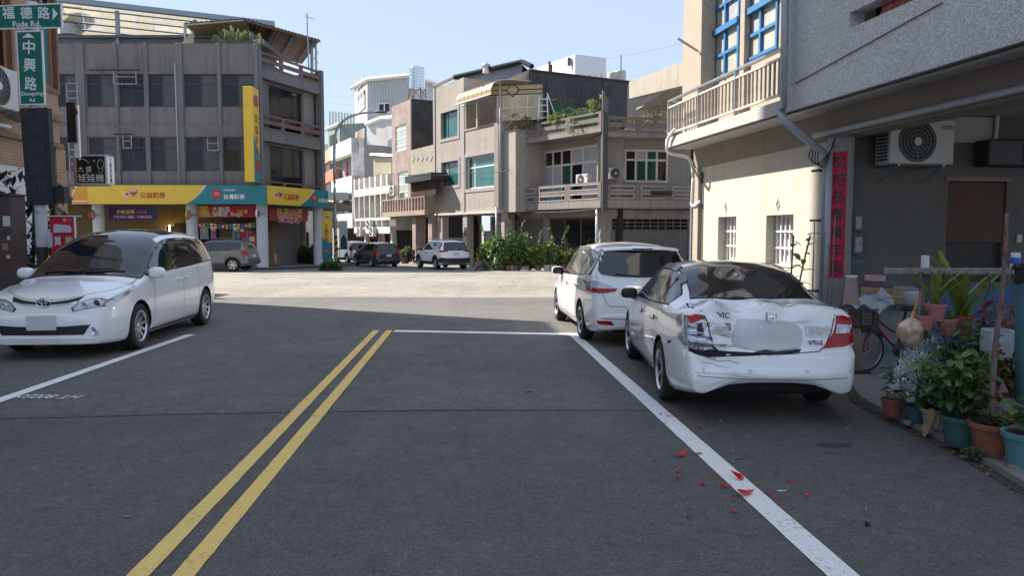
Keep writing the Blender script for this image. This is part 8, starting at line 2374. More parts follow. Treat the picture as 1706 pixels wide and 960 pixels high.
for w in (wA,wB): MB().box(w[0],w[1],-.07,-.031,w[2] + (w[3] - w[2]) * .333 - .05,w[2] + (w[3] - w[2]) * .333 + .05).build('blue_transom',M_BLUE,rbt)
MB().box(-.8,RL,-.9,.3,8.61,8.8).build('roof_slab',M_SOF,rbt)
MB().box(-.34,RL + 6,.31,6.0,zsf + .1,8.6).build('upper_body',M_PEB,rbt)
MB().box(-.34,RL - .5,.31,6.0,-.1,zsf).build('lower_body',M_CRW,rbt)
# pebble-dashed enclosed bay coming towards us
sl = [RB.x(1404,yo),RB.x(1404,yo) + 2.0,RB.z(1404,52,yo),RB.z(1404,26,yo)]
MB().wall(xs1 + .002,RL + 9,zsf - .02,8.6,yo,yo + .2,[tuple(sl)]).build('bay_wall',M_PEB,rbt)
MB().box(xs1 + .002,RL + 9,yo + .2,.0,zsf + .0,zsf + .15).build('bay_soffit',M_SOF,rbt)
MB().box(sl[0],sl[1],yo + .35,yo + .45,sl[2] - .1,sl[3] + .1).build('slot_back',M_DARKROOM,rbt)
bkm = MB().box(0,.2,0,.1,0,.055,.006).mesh('brick'); bkm.materials.append(flat('red brick',(.26,.085,.06),.85,var=.2))
for k in range(7):
 for j in range(3):
  if j < 3 - (k % 2) - (k > 4): link_mesh('brick',bkm,None,rbt,loc=(sl[0] + .5 + k * .22,yo + .06 + .02 * (j % 2),sl[2] + .003 + j * .058))
MB().tube([(xs1,yo - .02,zsf - .03),(RL + 9,yo - .02,zsf - .03)],.022,6).build('drip_cable',M_WIRE,rbt)
MB().tube([(xs0 + .1,yo + .03,zsf - .01),(xs1,yo + .03,zsf - .01)],.014,5).build('drip_cable',M_WIRE,rbt)
MB().tube([(xs1 + .4,yo - .012,zsf + .35),(xs1 + 3.2,yo - .012,zsf + .62)],.007,4).build('stay_wire',M_WIRE,rbt); MB().tube([(xs1,yo - .05,zsf + 1.75),(xs1 + 2.6,yo - .012,zsf + 2.5)],.007,4).build('stay_wire',M_WIRE,rbt)
# long beam towards us with its grey pipe, arcade ceiling
MB().box(RL + .1,RL + 9,-.12,.25,zw + .01,zsf - .003).build('arcade_beam',M_BEAM,rbt)
MB().tube([(RL - .1,-.17,zw + .08),(RL + 9,-.17,zw + .08)],.042,10).build('beam_pipe',M_PVC,rbt,smooth=True)
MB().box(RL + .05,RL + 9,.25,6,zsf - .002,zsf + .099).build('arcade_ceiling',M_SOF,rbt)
# downpipes: two side by side, elbow, then to the ground by the pillar
def pt(px,py,dy): x,z = RB.p(px,py,dy); return (x,dy,z)
for k,dx in enumerate((0,9)):
 MB().tube(curve_pts([pt(1300 + dx,-60,yo - .1),pt(1298 + dx,60,yo - .1),pt(1296 + dx * .9,182,yo - .1)],4) + curve_pts([pt(1297 + dx * .7,192,yo - .1),pt(1306 + dx * .5,204,yo - .08),pt(1358 + dx,250,-.16),pt(1366 + dx,262,-.12)],5) + [pt(1368 + dx,275,-.1),(RB.p(1366 + dx,300,-.1)[0],-.1,.0)] if k else [pt(1308,-60,yo - .16),pt(1306,180,yo - .16)],.052 if k else .045,12).build('downpipe',M_PVC,rbt,smooth=True)
MB().tube([(RB.x(1380,-.14),-.14,0),(RB.x(1380,-.14),-.14,zw)],.05,12).build('downpipe',M_PVC,rbt,smooth=True)
for z in (.9,1.9,2.6): MB().box(RL - .12,RL + .06,-.19,-.02,z,z + .03).build('pipe_clip',M_ALUD,rbt)
wh_ = curve_pts([pt(1124,215,yo - .04),pt(1113,232,yo - .06),pt(1112,252,yo - .04),pt(1126,258,-.4),pt(1147,264,-.1),pt(1154,285,-.08),pt(1153,330,-.08),pt(1152,340,-.08),pt(1158,343,-.07),pt(1166,336,-.06)],6)
MB().tube(wh_,.03,8).build('white_hose',M_WHITEF,rbt,smooth=True)
MB().tube([pt(1152,345,-.08),(RB.x(1151,-.08),-.08,0)],.02,6).build('thin_pipe',M_PVC,rbt)
for k in range(4): MB().tube(curve_pts([pt(1352 + k * 4,246,-.15),pt(1348 + k * 5,262 + k * 3,-.3),pt(1362 + k * 4,272 + k * 2,-.25),pt(1384,250,-.2),pt(1392,228,-.15)],6),.008,4).build('loose_cable',M_WIRE,rbt)
sp2 = thing('spout','thin roof spout poking out left of the blue windows','spout',RB.world(RB.x(1158,-.3),-.3,RB.z(1158,88,-.3)))
MB().tube([(0,0,0),(-.42,-.1,.22)],.022,6).build('tube',M_STEEL,sp2)
# round pillar with the couplet
PC = RB.world(RL + .26,.02,0)
pil = thing('arcade_pillar','grey round pillar carrying a crimson couplet with black brushwork','pillar',PC)
pr_ = .17
MB().lathe([(pr_,0),(pr_,zw + .02)],32,'z',caps=False).build('shaft',masonry('pillar render',(.27,.265,.255),(.16,.155,.15),streak=.3,blotch=.3),pil,smooth=True)
faceA = math.atan2(-PC.y,-PC.x) - .12
z0,z1 = 1.74 - (462 - 388) * PC.y / F_PX,1.74 + (388 - 256) * PC.y / F_PX
m = MB(); N = 14; hw = .64
vs = []
for i in range(N + 1):
 a = faceA - hw + 2 * hw * i / N; vs += [((pr_ + .003) * math.cos(a),(pr_ + .003) * math.sin(a),z0),((pr_ + .003) * math.cos(a),(pr_ + .003) * math.sin(a),z1)]
m.add(vs,[(2 * i,2 * i + 2,2 * i + 3,2 * i + 1) for i in range(N)]); cp = m.build('couplet',flat('couplet magenta red',(.50,.004,.055),.6,var=.12,vscale=4),pil,smooth=True)
for k,chh in enumerate('松柏長青萬年興'):
 bm = bmesh.new(); bm.from_mesh(text_mesh(chh,1.0,0)); zc = z1 - (z1 - z0) * (k + .55) / 7.1
 for i in range(-9,10): bmesh.ops.bisect_plane(bm,geom=bm.verts[:] + bm.edges[:] + bm.faces[:],plane_co=(i * .05,0,0),plane_no=(1,0,0))
 me = bpy.data.meshes.new('brush_character'); bm.to_mesh(me); bm.free()
 for v in me.vertices:
  jig = .012 * math.sin(v.co.y * 9 + k); a = faceA + (v.co.x + jig) * .18 / pr_ ; z = zc + v.co.y * .21
  v.co = Vector(((pr_ + .006) * math.cos(a),(pr_ + .006) * math.sin(a),z))
 me.materials.append(M_BLK); link_mesh('brush_character',me,None,cp)
 me = me.copy()
 for v in me.vertices: v.co.x *= 1.004; v.co.y *= 1.004; v.co.z += .008
 link_mesh('brush_character',me,None,cp)
# wall facing us at the back of the arcade
bwA = RB.world(RL + .05,.1,0); bdir = RB.n
BW = Fac(bwA.to_2d(),(bwA + bdir * 7).to_2d(),0)
arc = thing('arcade_back_wall','dim grey wall at the back of the arcade with a curtained door','wall',BW.loc,BW.rz)
dr = BW.rect(1577,302,1674,470)
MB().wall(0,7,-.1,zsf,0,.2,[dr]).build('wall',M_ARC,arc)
MB().box(dr[0] - .06,dr[1] + .06,-.03,-.001,dr[3],dr[3] + .06).build('door_head',M_BEAM,arc)
dd = MB().box(dr[0],dr[1],.08,.12,dr[2],dr[3]).build('door',flat('dark door',(.03,.022,.018),.6),arc)
MB().box(dr[0] + .02,dr[1] - .02,.02,.05,BW.z(1620,404),dr[3] - .02).build('door_curtain',flat('brown curtain',(.10,.055,.035),.8,var=.2),dd)
MB().box(0.1,7,-.012,-.002,-.1,BW.z(1500,478)).build('blue_dado',flat('blue dado paint',(.05,.13,.27),.7,var=.15),arc)
for a,b,c,d in ((1421,358,1436,385),(1420,392,1437,424)):
 x0,x1,z0,z1 = BW.rect(a,b,c,d,-.12)
 t = thing('electric_meter','upper grey electric meter beside the red couplet' if b < 380 else 'lower grey electric meter beside the red couplet','meter',BW.world(x0,-.14,z0),BW.rz)
 MB().box(0,x1 - x0,0,.13,0,z1 - z0,.02).build('case',flat('meter grey',(.16,.17,.18),.4),t); MB().box(.02,x1 - x0 - .02,-.012,-.001,.03,z1 - z0 - .03,.004).build('dial',flat('meter glass',(.22,.24,.25),.15,var=.4,vscale=30),t)
MB().box(*BW.rect(1417,432,1436,440)[:2],-.02,-.003,BW.z(1425,440),BW.z(1425,432)).build('blue_notice',flat('blue notice',(.06,.16,.24),.6),arc)
a = BW.rect(1483,198,1590,273,-.45)
aircon('large cream outdoor air conditioner high on the dim arcade wall',BW,a[0],-.45,a[2],w=a[1] - a[0],h=a[3] - a[2],d=.32,brand='HITACHI')
MB().tube(curve_pts([(a[1] - .1,-.05,a[3] + .1),(a[1] + .1,-.06,a[3] + .2),(a[1] + .9,-.06,a[3] + .22),(a[1] + .98,-.06,a[3] + .1),(a[1] + .95,-.06,a[3] - .35)],6),.03,8).build('pipe_lagging',M_CREAM,arc,smooth=True)
MB().box(a[1] - .6,a[1] + .95,-.03,-.002,a[3] - .25,zsf - .02).build('pale_panel',M_SOF,arc)
d_ = BW.rect(1648,232,1720,276,-.3)
t = thing('dark_wall_unit','dark boxy unit high on the arcade wall at the right edge','unit',BW.world(d_[0],-.3,d_[2]),BW.rz)
MB().box(0,1.0,0,.3,0,d_[3] - d_[2],.02).build('case',flat('unit charcoal',(.035,.037,.042),.5),t); MB().box(.55,.98,-.012,-.001,.05,d_[3] - d_[2] - .05).build('pale_side',M_SHUT,t)
tag(MB().box(*BW.rect(1692,391,1700,404)[:2],-.03,-.001,BW.z(1695,404),BW.z(1695,391),.005).build('wall_switch',M_CREAM,None,loc=BW.loc,rot=(0,0,BW.rz)),'small cream switch on the wall right of the curtained door','switch')
# apron and gutter
M_CONC = masonry('apron concrete',(.20,.195,.185),(.11,.105,.10),streak=.1,blotch=.5)
ap = [Vector((4.35,-6,0)),gnd(1706,815),gnd(1600,752),gnd(1490,700),gnd(1432,668),gnd(1415,640)]
poly = [(p.x,p.y) for p in ap] + [(3.62,11.2),(9,12),(9,-6)]
tag(sheet('arcade_floor',[(x,y) for x,y in poly],.05,M_CONC,1.2),kind='structure')
kv = MB();
for i in range(len(ap) - 1):
 a,b = ap[i],ap[i + 1]; kv.quad((a.x,a.y,-.01),(b.x,b.y,-.01),(b.x,b.y,.05),(a.x,a.y,.05))
tag(kv.build('apron_kerb',M_CONC),kind='structure')
tag(MB().slab([(p.x - .10,p.y - .03) for p in ap] + [(p.x,p.y) for p in ap[::-1]],.002,.006).build('gutter_dirt',flat('gutter dirt',(.06,.052,.042),.95,var=.35,vscale=18)),kind='structure')
# ------------------------------------------------------------------ pots and plants on the apron
RN = random.Random(77)
LEAF_ME = {}
def leaf_mesh(kind,ln,w,mat,droop=.2):
 k = (kind,mat.name)
 if k not in LEAF_ME:
  m = MB(); n = 5; vs = []
  for i in range(n + 1):
   t = i / n; ww = w / 2 * (math.sin(math.pi * min(1,t * .93 + .04)) ** (.7 if kind != 'strap' else .35)); z = -droop * ln * t * t
   vs += [(t * ln,-ww,z + ww * .25),(t * ln,0,z),(t * ln,ww,z + ww * .25)]
  m.add(vs,[q for i in range(n) for q in ((3 * i,3 * i + 3,3 * i + 4,3 * i + 1),(3 * i + 1,3 * i + 4,3 * i + 5,3 * i + 2))])
  me = m.mesh('leaf',True); me.materials.append(mat); LEAF_ME[k] = me
 return LEAF_ME[k]
def put_leaf(parent,me,p,d,s=1.0,roll=0.0):
 d = Vector(d).normalized()
 o = link_mesh('leaf',me,None,parent)
 o.matrix_local = Matrix.Translation(p) @ d.to_track_quat('X','Z').to_matrix().to_4x4() @ Matrix.Rotation(roll,4,'X') @ Matrix.Scale(s,4)
def plant_at(name,label,px,py,Y=None,z=.05,cat='plant'):
 g = gnd(px,py) if Y is None else Vector(((px - CX) / F_PX * Y,Y,0))
 return thing(name,label,cat,(g.x,g.y,z))
def stems(t,base,n,h,spread,me,per,s=1.0,mat=None,lean=(0,0),r=.008,up=.25):
 """upright stems carrying single leaves"""
 for k in range(n):
  a = 2 * math.pi * k / n + RN.uniform(-.4,.4); q = RN.uniform(.25,1) * spread
  tip = Vector((base[0] + q * math.cos(a) + lean[0],base[1] + q * math.sin(a) + lean[1],base[2] + h * RN.uniform(.7,1.05)))
  mid = Vector(base).lerp(tip,.5) + Vector((RN.uniform(-.04,.04),RN.uniform(-.04,.04),h * .08))
  pts = curve_pts([base,mid,tip],6)
  MB().tube(pts,r,5,True,r * .5).build('stem',mat or M_STEM,t)
  for i in range(per):
   p = pts[min(len(pts) - 1,int(len(pts) * (.25 + .75 * i / per)))]
   b = a + i * 2.4 + RN.uniform(-.5,.5)
   put_leaf(t,me,p,(math.cos(b),math.sin(b),RN.uniform(-.2,.2 + up)),s * RN.uniform(.75,1.15),RN.uniform(-.4,.4))
BIG = leaf_mesh('broad',.15,.075,L_GREEN,.35); BIGD = leaf_mesh('broad2',.16,.07,L_DEEP,.35); STRAP = leaf_mesh('strap',.42,.05,L_LIME,.25); REDL = leaf_mesh('croton',.16,.055,L_RED,.45); SMALL = leaf_mesh('small',.09,.05,L_GREEN,.25); DRYL = leaf_mesh('dry',.13,.06,L_DRY,.5)
# terracotta stack with a small leafy plant (left end)
t = plant_at('potted_plant','small leafy plant in stacked terracotta pots at the left end of the row',1487,703)
pot(t,.10,.17,T_COTTA); pot(t,.10,.10,T_GREYP,c=(.08,.10,.12)); stems(t,(0.03,.05,.2),9,.24,.15,BIG,6,.6)
# silver plant in the teal bowl
t = plant_at('silver_plant','silvery dusty plant spilling from a teal pot',1527,712)
pot(t,.125,.15,T_GREENP)
m = MB()
for k in range(95):
 a,q = RN.uniform(0,6.28),RN.random() ** .5; b = Vector((.27 * q * math.cos(a) + .07,.2 * q * math.sin(a) + .02,.28 + .42 * (1 - q * q) * RN.uniform(.8,1.1)))
 for j in range(16):
  d = rvec(RN); leaf(m,b + d * .035,d + Vector((0,0,.4)),Vector((0,0,1)),.06,.02,.1,.05)
o = m.build('silver_foliage',L_SILV,t); o['kind'] = 'stuff'
stems(t,(.02,-.05,.13),7,.16,.18,BIG,5,.55)
# broad shrub in the middle
t = plant_at('broad_leaf_shrub','broad-leaved green shrub in front of the silver plant',1560,722)
pot(t,.13,.17,T_GREYP); stems(t,(0.03,.02,.15),14,.36,.24,BIG,8,.8); stems(t,(0,0,.12),8,.2,.26,SMALL,6,1.1)
for k in range(7): put_leaf(t,DRYL,(RN.uniform(-.2,.2),-.12,RN.uniform(.05,.2)),(RN.uniform(-1,1),-1,-.4),1.1)
# large dark teal pot with tall shrub
t = plant_at('tall_shrub','tall dark green shrub in a large teal pot beside the hanging pots',1600,752)
pot(t,.15,.24,T_GREENP); stems(t,(0,.05,.22),18,.52,.34,BIG,10,.85,up=.1); stems(t,(.03,0,.2),10,.3,.3,BIGD,7,.8)
# terracotta pot with weeds and the tall stake
t = plant_at('staked_climber','terracotta pot with low weeds and a tall brown stake wrapped in red leaves',1655,768)
pot(t,.175,.25,T_COTTA); stems(t,(0,0,.23),12,.12,.17,SMALL,4,.9)
g = t.location; zz = 1.74 - (355 - 388) * g.y / F_PX
MB().tube(curve_pts([(-.02,.03,.2),(-.0,.04,.8),(.03,.03,1.3),(.035,.03,zz - .05)],6),.026,8,True,.013).build('stake',flat('bark stake',(.16,.115,.095),.85,var=.2,vscale=20),t,smooth=True)
for k in range(26):
 z = RN.uniform(.35,zz - .1); put_leaf(t,leaf_mesh('redsmall',.07,.03,L_RED,.4),(.02,.02,z),rvec(RN) + Vector((0,0,.2)),RN.uniform(.5,1))
# teal tub at the edge
t = plant_at('teal_tub','pale teal tub with ferny leaves cut by the right edge',1712,790); pot(t,.17,.26,flat('pale teal pot',(.10,.25,.28),.5,var=.1)); stems(t,(0,0,.24),8,.25,.25,BIG,5,.8)
# red-leaved plant and leaf mass behind
t = plant_at('croton','red and green croton behind the tall stake',1668,700,Y=6.6); pot(t,.16,.25,T_GREYP); stems(t,(0,0,.2),12,.95,.22,REDL,8,.9); stems(t,(-.1,0,.2),9,.6,.3,SMALL,8,1.3)
t = plant_at('dense_shrub','dense green shrub filling the gap behind the teal pots',1630,690,Y=6.7); pot(t,.16,.25,T_COTTA); stems(t,(0,0,.2),18,.66,.36,BIG,9,.9); stems(t,(-.15,0,.2),10,.75,.3,BIGD,7,.8)
t = plant_at('corner_shrub','green shrub at the right edge behind the painted post',1700,690,Y=6.7); pot(t,.16,.25,T_COTTA); stems(t,(0,0,.2),14,.7,.34,BIG,8,.9)
gbn = thing('grey_planter','pale grey plastic planter boxes held behind the croton','planter',at(1650,590,6.3)); MB().box(0,.20,0,.16,0,.2,.012).build('box',flat('grey planter',(.34,.38,.43),.5),gbn); MB().box(-.02,.11,-.12,-.002,-.02,.13,.01).build('box',flat('grey planter',(.34,.38,.43),.5),gbn)
# rack beam on two posts, cups on the posts
YR = 6.9
rk = thing('hanging_rack','weathered timber rail on posts from which pots hang','rack',(at(1540,600,YR).x,YR,0))
zb = at(1600,452,YR).z; xl,xr = at(1474,450,YR).x - rk.location.x,2.2
MB().box(xl,xr,-.03,.03,zb - .028,zb + .028,.006).build('rail',flat('grey timber',(.22,.215,.20),.85,var=.3,vscale=12,bump=.4),rk)
MB().tube([(0,.04,.05),(0,.04,zb + .03)],.036,10).build('post',M_SHUT,rk,smooth=True)
m = MB()
for k in range(24):
 x = RN.uniform(xl + .2,xr - .3); m.tube(curve_pts([(x,-.03,zb),(x + RN.uniform(-.05,.05),-.04,zb - .1),(x + RN.uniform(-.1,.1),-.03,zb - RN.uniform(.15,.35))],4),.003,4)
o = m.build('dangling_strings',M_WIRE,rk); o['kind'] = 'stuff'
for px,Yq,mt,lab in ((1541,YR + .04,flat('dull white cup',(.50,.51,.54),.5),'white cup upturned on the left rack post'),(1691,5.95,flat('white tin',(.55,.57,.60),.45),'white and blue tin upturned on the painted post')):
 b = at(px,445,Yq); c_ = thing('cup',lab,'cup',(b.x,Yq,zb + .03 if Yq > 6.5 else b.z))
 MB().lathe([(.036,0),(.034,.10),(.028,.112)],18,'z').build('cup_body',mt,c_,angle=40)
 if Yq < 6.5: MB().lathe([(.0375,.025),(.0365,.075)],10,'z',caps=False).build('blue_print',flat('blue print',(.03,.09,.40),.5,var=.3,vscale=30),c_)
pp_ = thing('painted_post','peeling blue green pipe post at the right edge','post',(at(1694,600,5.95).x,5.95,.03))
MB().tube([(.08,.0,0),(0,0,at(1694,445,5.95).z)],.047,14).build('pipe',masonry('peeling teal paint',(.045,.10,.115),(.34,.36,.36),streak=.1,blotch=.8,thr=.50),pp_,smooth=True)
MB().tube([(.18,.06,0),(.16,.06,1.25)],.05,12).build('cream_pipe',M_CREAM,pp_,smooth=True)
m = MB()
for k in range(16): m.tube(curve_pts([(RN.uniform(-.1,.1),-.05,zb + RN.uniform(-.08,.08)) for _ in range(5)],4),.004,4)
o = m.build('tangled_wire',M_WIRE,pp_); o['kind'] = 'stuff'
# hanging pots and the bag
for px,py0,py1,r,lab in ((1557,506,535,.088,'pink hanging pot with long strap leaves'),(1541,525,550,.078,'lower left pink hanging pot'),(1577,531,558,.082,'lower right pink hanging pot')):
 b = at(px,py1,YR - .12); h = at(px,py0,YR - .12).z - b.z
 t = thing('hanging_pot',lab,'hanging pot',b); pot(t,r,h,T_PINK)
 for s_ in (-1,1): MB().tube([(s_ * r,0,h),(0,.08,zb - b.z)],.003,4).build('cord',M_WIRE,t)
 if r > .085:
  for k in range(13):
   a = RN.uniform(0,6.28); put_leaf(t,STRAP,(RN.uniform(-.03,.03),RN.uniform(-.03,.03),h),(math.cos(a) * .6,math.sin(a) * .4,RN.uniform(.5,1.3)),RN.uniform(.6,1.1),RN.uniform(-.5,.5))
 else:
  for k in range(8): put_leaf(t,SMALL,(RN.uniform(-.05,.05),0,h),rvec(RN) + Vector((0,0,.9)),1)
t = thing('strap_leaf_plant','tall strap-leaved plant behind the timber rail','plant',at(1600,560,YR + .35)); pot(t,.12,.2,T_COTTA)
for k in range(22):
 a = RN.uniform(0,6.28); put_leaf(t,STRAP,(RN.uniform(-.06,.06),RN.uniform(-.06,.06),.2),(math.cos(a) * .55,math.sin(a) * .4,RN.uniform(.8,1.6)),RN.uniform(.9,1.6),RN.uniform(-.6,.6))
b = at(1517,576,YR - .1); t = thing('plastic_bag','knotted translucent bag hanging from the left rack post','bag',b)
m = MB(); N = 18
for j in range(9):
 z = j / 8; rr = .105 * (math.sin(math.pi * (.12 + .74 * z)) ** .8) if j < 8 else .02
 for i in range(N):
  a = 2 * math.pi * i / N; q = rr * (1 + .42 * noise.noise((math.cos(a) * 2,math.sin(a) * 2,z * 4))); m.v.append((q * math.cos(a),q * math.sin(a),.25 * z))
m.f = [(j * N + i,j * N + (i + 1) % N,(j + 1) * N + (i + 1) % N,(j + 1) * N + i) for j in range(8) for i in range(N)] + [tuple(range(N))[::-1]]
m.build('bag_body',flat('bag plastic',(.46,.33,.22),.3,var=.6,vscale=18),t,smooth=True)
MB().tube([(0,0,.24),(.05,.03,.34),(.1,.05,.48)],.012,5).build('bag_neck',flat('bag orange',(.6,.25,.06),.5),t)
# stones, rubble, weeds along the kerb
for k,(px,py,s_) in enumerate(((1688,778,.07),(1672,771,.05),(1702,792,.08),(1580,742,.04),(1545,728,.05),(1512,715,.04))):
 g = gnd(px,py); m = MB().blob((0,0,0),(s_,s_ * .8,s_ * .55),2.4,10,6); m.v = [tuple(Vector(v) * (1 + .25 * noise.noise(Vector(v) * 22 + Vector((k,0,0))))) for v in m.v]
 tag(m.build('kerb_stone',flat('rubble tan',(.24,.20,.165),.9,var=.2),None,loc=(g.x,g.y,.055)),['pale stone right of the terracotta pot','small stone touching the terracotta pot','largest stone in the lower right corner','small stone by the large teal pot','small stone under the broad-leaved shrub','small stone beside the teal bowl'][k],'stone')
w_ = plant_at('kerb_weeds','thin weeds growing at the foot of the terracotta pot',1625,770,z=.0); stems(w_,(0,0,.0),10,.14,.14,SMALL,5,.5)
lt_ = MB()
for k in range(160):
 t_ = RN.random(); i = min(3,int(t_ * 4)); p = ap[i + 1].lerp(ap[i + 2],t_ * 4 - i); leaf(lt_,Vector((p.x - RN.uniform(0,.14),p.y,.012)),Vector((RN.uniform(-1,1),RN.uniform(-1,1),.1)),Vector((0,0,1)),RN.uniform(.02,.06),RN.uniform(.01,.03),.1,.0)
tag(lt_.build('leaf_litter',L_DRY),'dry leaf litter along the kerb below the pots','leaf litter',kind='stuff')
# ------------------------------------------------------------------ clutter in the arcade
def crate(name,label,cat,px0,py0,px1,py1,Y,d,mat,extra=None):
 a,b = at(px0,py1,Y),at(px1,py0,Y)
 t = thing(name,label,cat,(a.x,Y,a.z)); MB().box(0,b.x - a.x,0,d,0,b.z - a.z,.006).build('body',mat,t)
 if extra: extra(t,b.x - a.x,b.z - a.z)
 return t
crate('chest_freezer','pale grey chest freezer against the arcade wall','freezer',1462,508,1545,625,9.6,.6,flat('freezer grey',(.23,.26,.27),.5,var=.1),lambda t,w,h: MB().box(-.02,w + .02,-.03,.6,h + .001,h + .05,.01).build('lid',M_STEEL,t))
CARD = flat('brown cardboard',(.34,.22,.11),.8,var=.1)
def tape(t,w,h): MB().box(w * .45,w * .55,-.004,-.001,0,h).build('tape',flat('brown tape',(.26,.16,.08),.4),t)
crate('cardboard_box','large open cardboard box with a printed figure on the freezer','box',1451,481,1487,507,9.5,.3,CARD,lambda t,w,h: MB().blob((w * .55,-.003,h * .45),(.05,.006,.06),2).build('print',T_WHT,t))
crate('cardboard_box','small cardboard box right of the larger open one','box',1486,484,1504,507,9.45,.22,CARD,tape)
crate('cardboard_box','flat pink and white carton on top of the pile','box',1452,459,1476,469,9.6,.2,flat('pink carton',(.45,.28,.28),.7,var=.3,vscale=12))
b = at(1505,507,9.7); t = thing('cooking_pot','grey cooking pot with lid beside the cardboard boxes','pot',b); MB().lathe([(.15,0),(.17,.04),(.17,.18),(.18,.19)],24,'z').build('pan',M_ALU,t,angle=40); MB().lathe([(.18,.19),(.1,.23),(.02,.245)],24,'z').build('lid',flat('pan lid',(.28,.26,.25),.5),t,smooth=True)
crate('brown_crate','brown wooden crate at the right of the freezer top','crate',1512,490,1540,507,9.7,.3,CARD)
crate('stacked_basin','dark plastic basin behind the cartons','basin',1468,467,1500,482,9.8,.3,flat('basin grey',(.12,.12,.13),.6))
b = at(1416,560,9.3); t = thing('traffic_cone','grey pink traffic cone standing behind the damaged saloon','traffic cone',(b.x,9.3,.05))
hh = at(1412,459,9.3).z - .05
MB().box(-.19,.19,-.19,.19,0,.03,.01).build('base',M_BLK,t); cn = MB().lathe([(.165,.03),(.06,hh)],22,'z').build('cone',flat('dusty pink plastic',(.30,.20,.175),.8,var=.2),t,smooth=True); MB().lathe([(.063,hh - .05),(.062,hh + .002),(.04,hh + .004)],16,'z',caps=False).build('white_tip',T_WHT,cn)
# bicycle
def wheel_pts(cx,cz,r): return [(cx + r * math.cos(2 * math.pi * k / 32),0,cz + r * math.sin(2 * math.pi * k / 32)) for k in range(33)]
fb = gnd(1447,629); bk = thing('bicycle','red and black bicycle with a basket beside the damaged saloon','bicycle',(fb.x,fb.y + .1,.05),R(14))
r = .26
for cx in (0,.92):
 w = MB().tube(wheel_pts(cx,r,r - .015),.017,8,False).build('tyre',M_TYRE,bk,smooth=True)
 MB().tube(wheel_pts(cx,r,r - .035),.008,6,False).build('wheel_rim',M_STEEL,w)
 m = MB()
 for k in range(14): a = 2 * math.pi * k / 14; m.tube([(cx,0,r),(cx + (r - .03) * math.cos(a),0,r + (r - .03) * math.sin(a))],.0016,3)
 m.build('spokes',M_STEEL,w); MB().lathe([(.02,-.04),(.02,.04)],10,'y',(cx,0,r)).build('hub',M_STEEL,w)
RD = flat('red bike paint',(.22,.015,.022),.4,coat=.3)
for name,pts,rr,mt in (('fork',[(0,.04,r),(.02,.03,.40),(.10,0,.62)],.013,RD),('fork',[(0,-.04,r),(.02,-.03,.40),(.10,0,.62)],.013,RD),('head_tube',[(.09,0,.56),(.12,0,.78)],.02,RD),('down_tube',[(.11,0,.60),(.30,0,.40),(.45,0,.26)],.02,RD),('top_tube',[(.12,0,.66),(.36,0,.50),(.52,0,.44)],.017,RD),('seat_tube',[(.45,0,.26),(.56,0,.72)],.016,M_BLK),('chain_stay',[(.45,.03,.26),(.92,.04,r)],.01,M_STEEL),('seat_stay',[(.53,.02,.55),(.92,.04,r)],.009,M_STEEL),('stem',[(.12,0,.78),(.13,0,.88)],.012,M_STEEL),('handlebar',[(.28,.26,.92),(.16,.2,.93),(.11,0,.88),(.16,-.2,.93),(.28,-.26,.92)],.011,M_STEEL),('mudguard',wheel_pts(0,r,r + .02)[3:17],.014,M_BLK)):
 MB().tube(curve_pts(pts,4) if len(pts) < 8 else pts,rr,8).build(name,mt,bk,smooth=True)
MB().blob((.58,0,.76),(.13,.08,.035),2.3).build('saddle',M_BLK,bk,smooth=True)
MB().lathe([(.09,-.03),(.09,-.02)],24,'y',(.45,0,.26)).build('chainring',M_BLK,bk); MB().box(.44,.46,-.07,-.04,.10,.26).build('crank',M_STEEL,bk); MB().box(.41,.49,-.13,-.05,.085,.105).build('pedal',M_BLK,bk)
m = MB(); grille(m,-.24,.04,.56,.78,-.15,10,6,.004); grille(m,-.24,.04,.56,.78,.15,10,6,.004)
for k in range(9): m.box(-.245,-.235,-.15 + k * .0375 - .003,-.15 + k * .0375 + .003,.56,.78); m.box(-.24,.04,-.15 + k * .0375 - .003,-.15 + k * .0375 + .003,.555,.565)
o = m.build('basket',M_BLK,bk); o['kind'] = 'stuff'
m = MB(); N = 12; vs = []
for i in range(N + 1):
 for j in range(5): vs.append((-.30 + .62 * i / N,-.20 + .09 * j + .02 * math.sin(i),.79 + .05 * math.sin(i * .8 + j) + .18 * (i / N) * (j > 1) + .03 * noise.noise((i * .9,j * 1.1,4))))
m.add(vs,[(i * 5 + j,i * 5 + 5 + j,i * 5 + 6 + j,i * 5 + 1 + j) for i in range(N) for j in range(4)])
tag(m.build('plastic_sheet',flat('crumpled clear plastic',(.40,.44,.46),.2,var=.3,vscale=12),None,smooth=True,loc=bk.location,rot=(0,0,R(14))),'crumpled clear plastic sheet lying over the bicycle basket','plastic sheet')
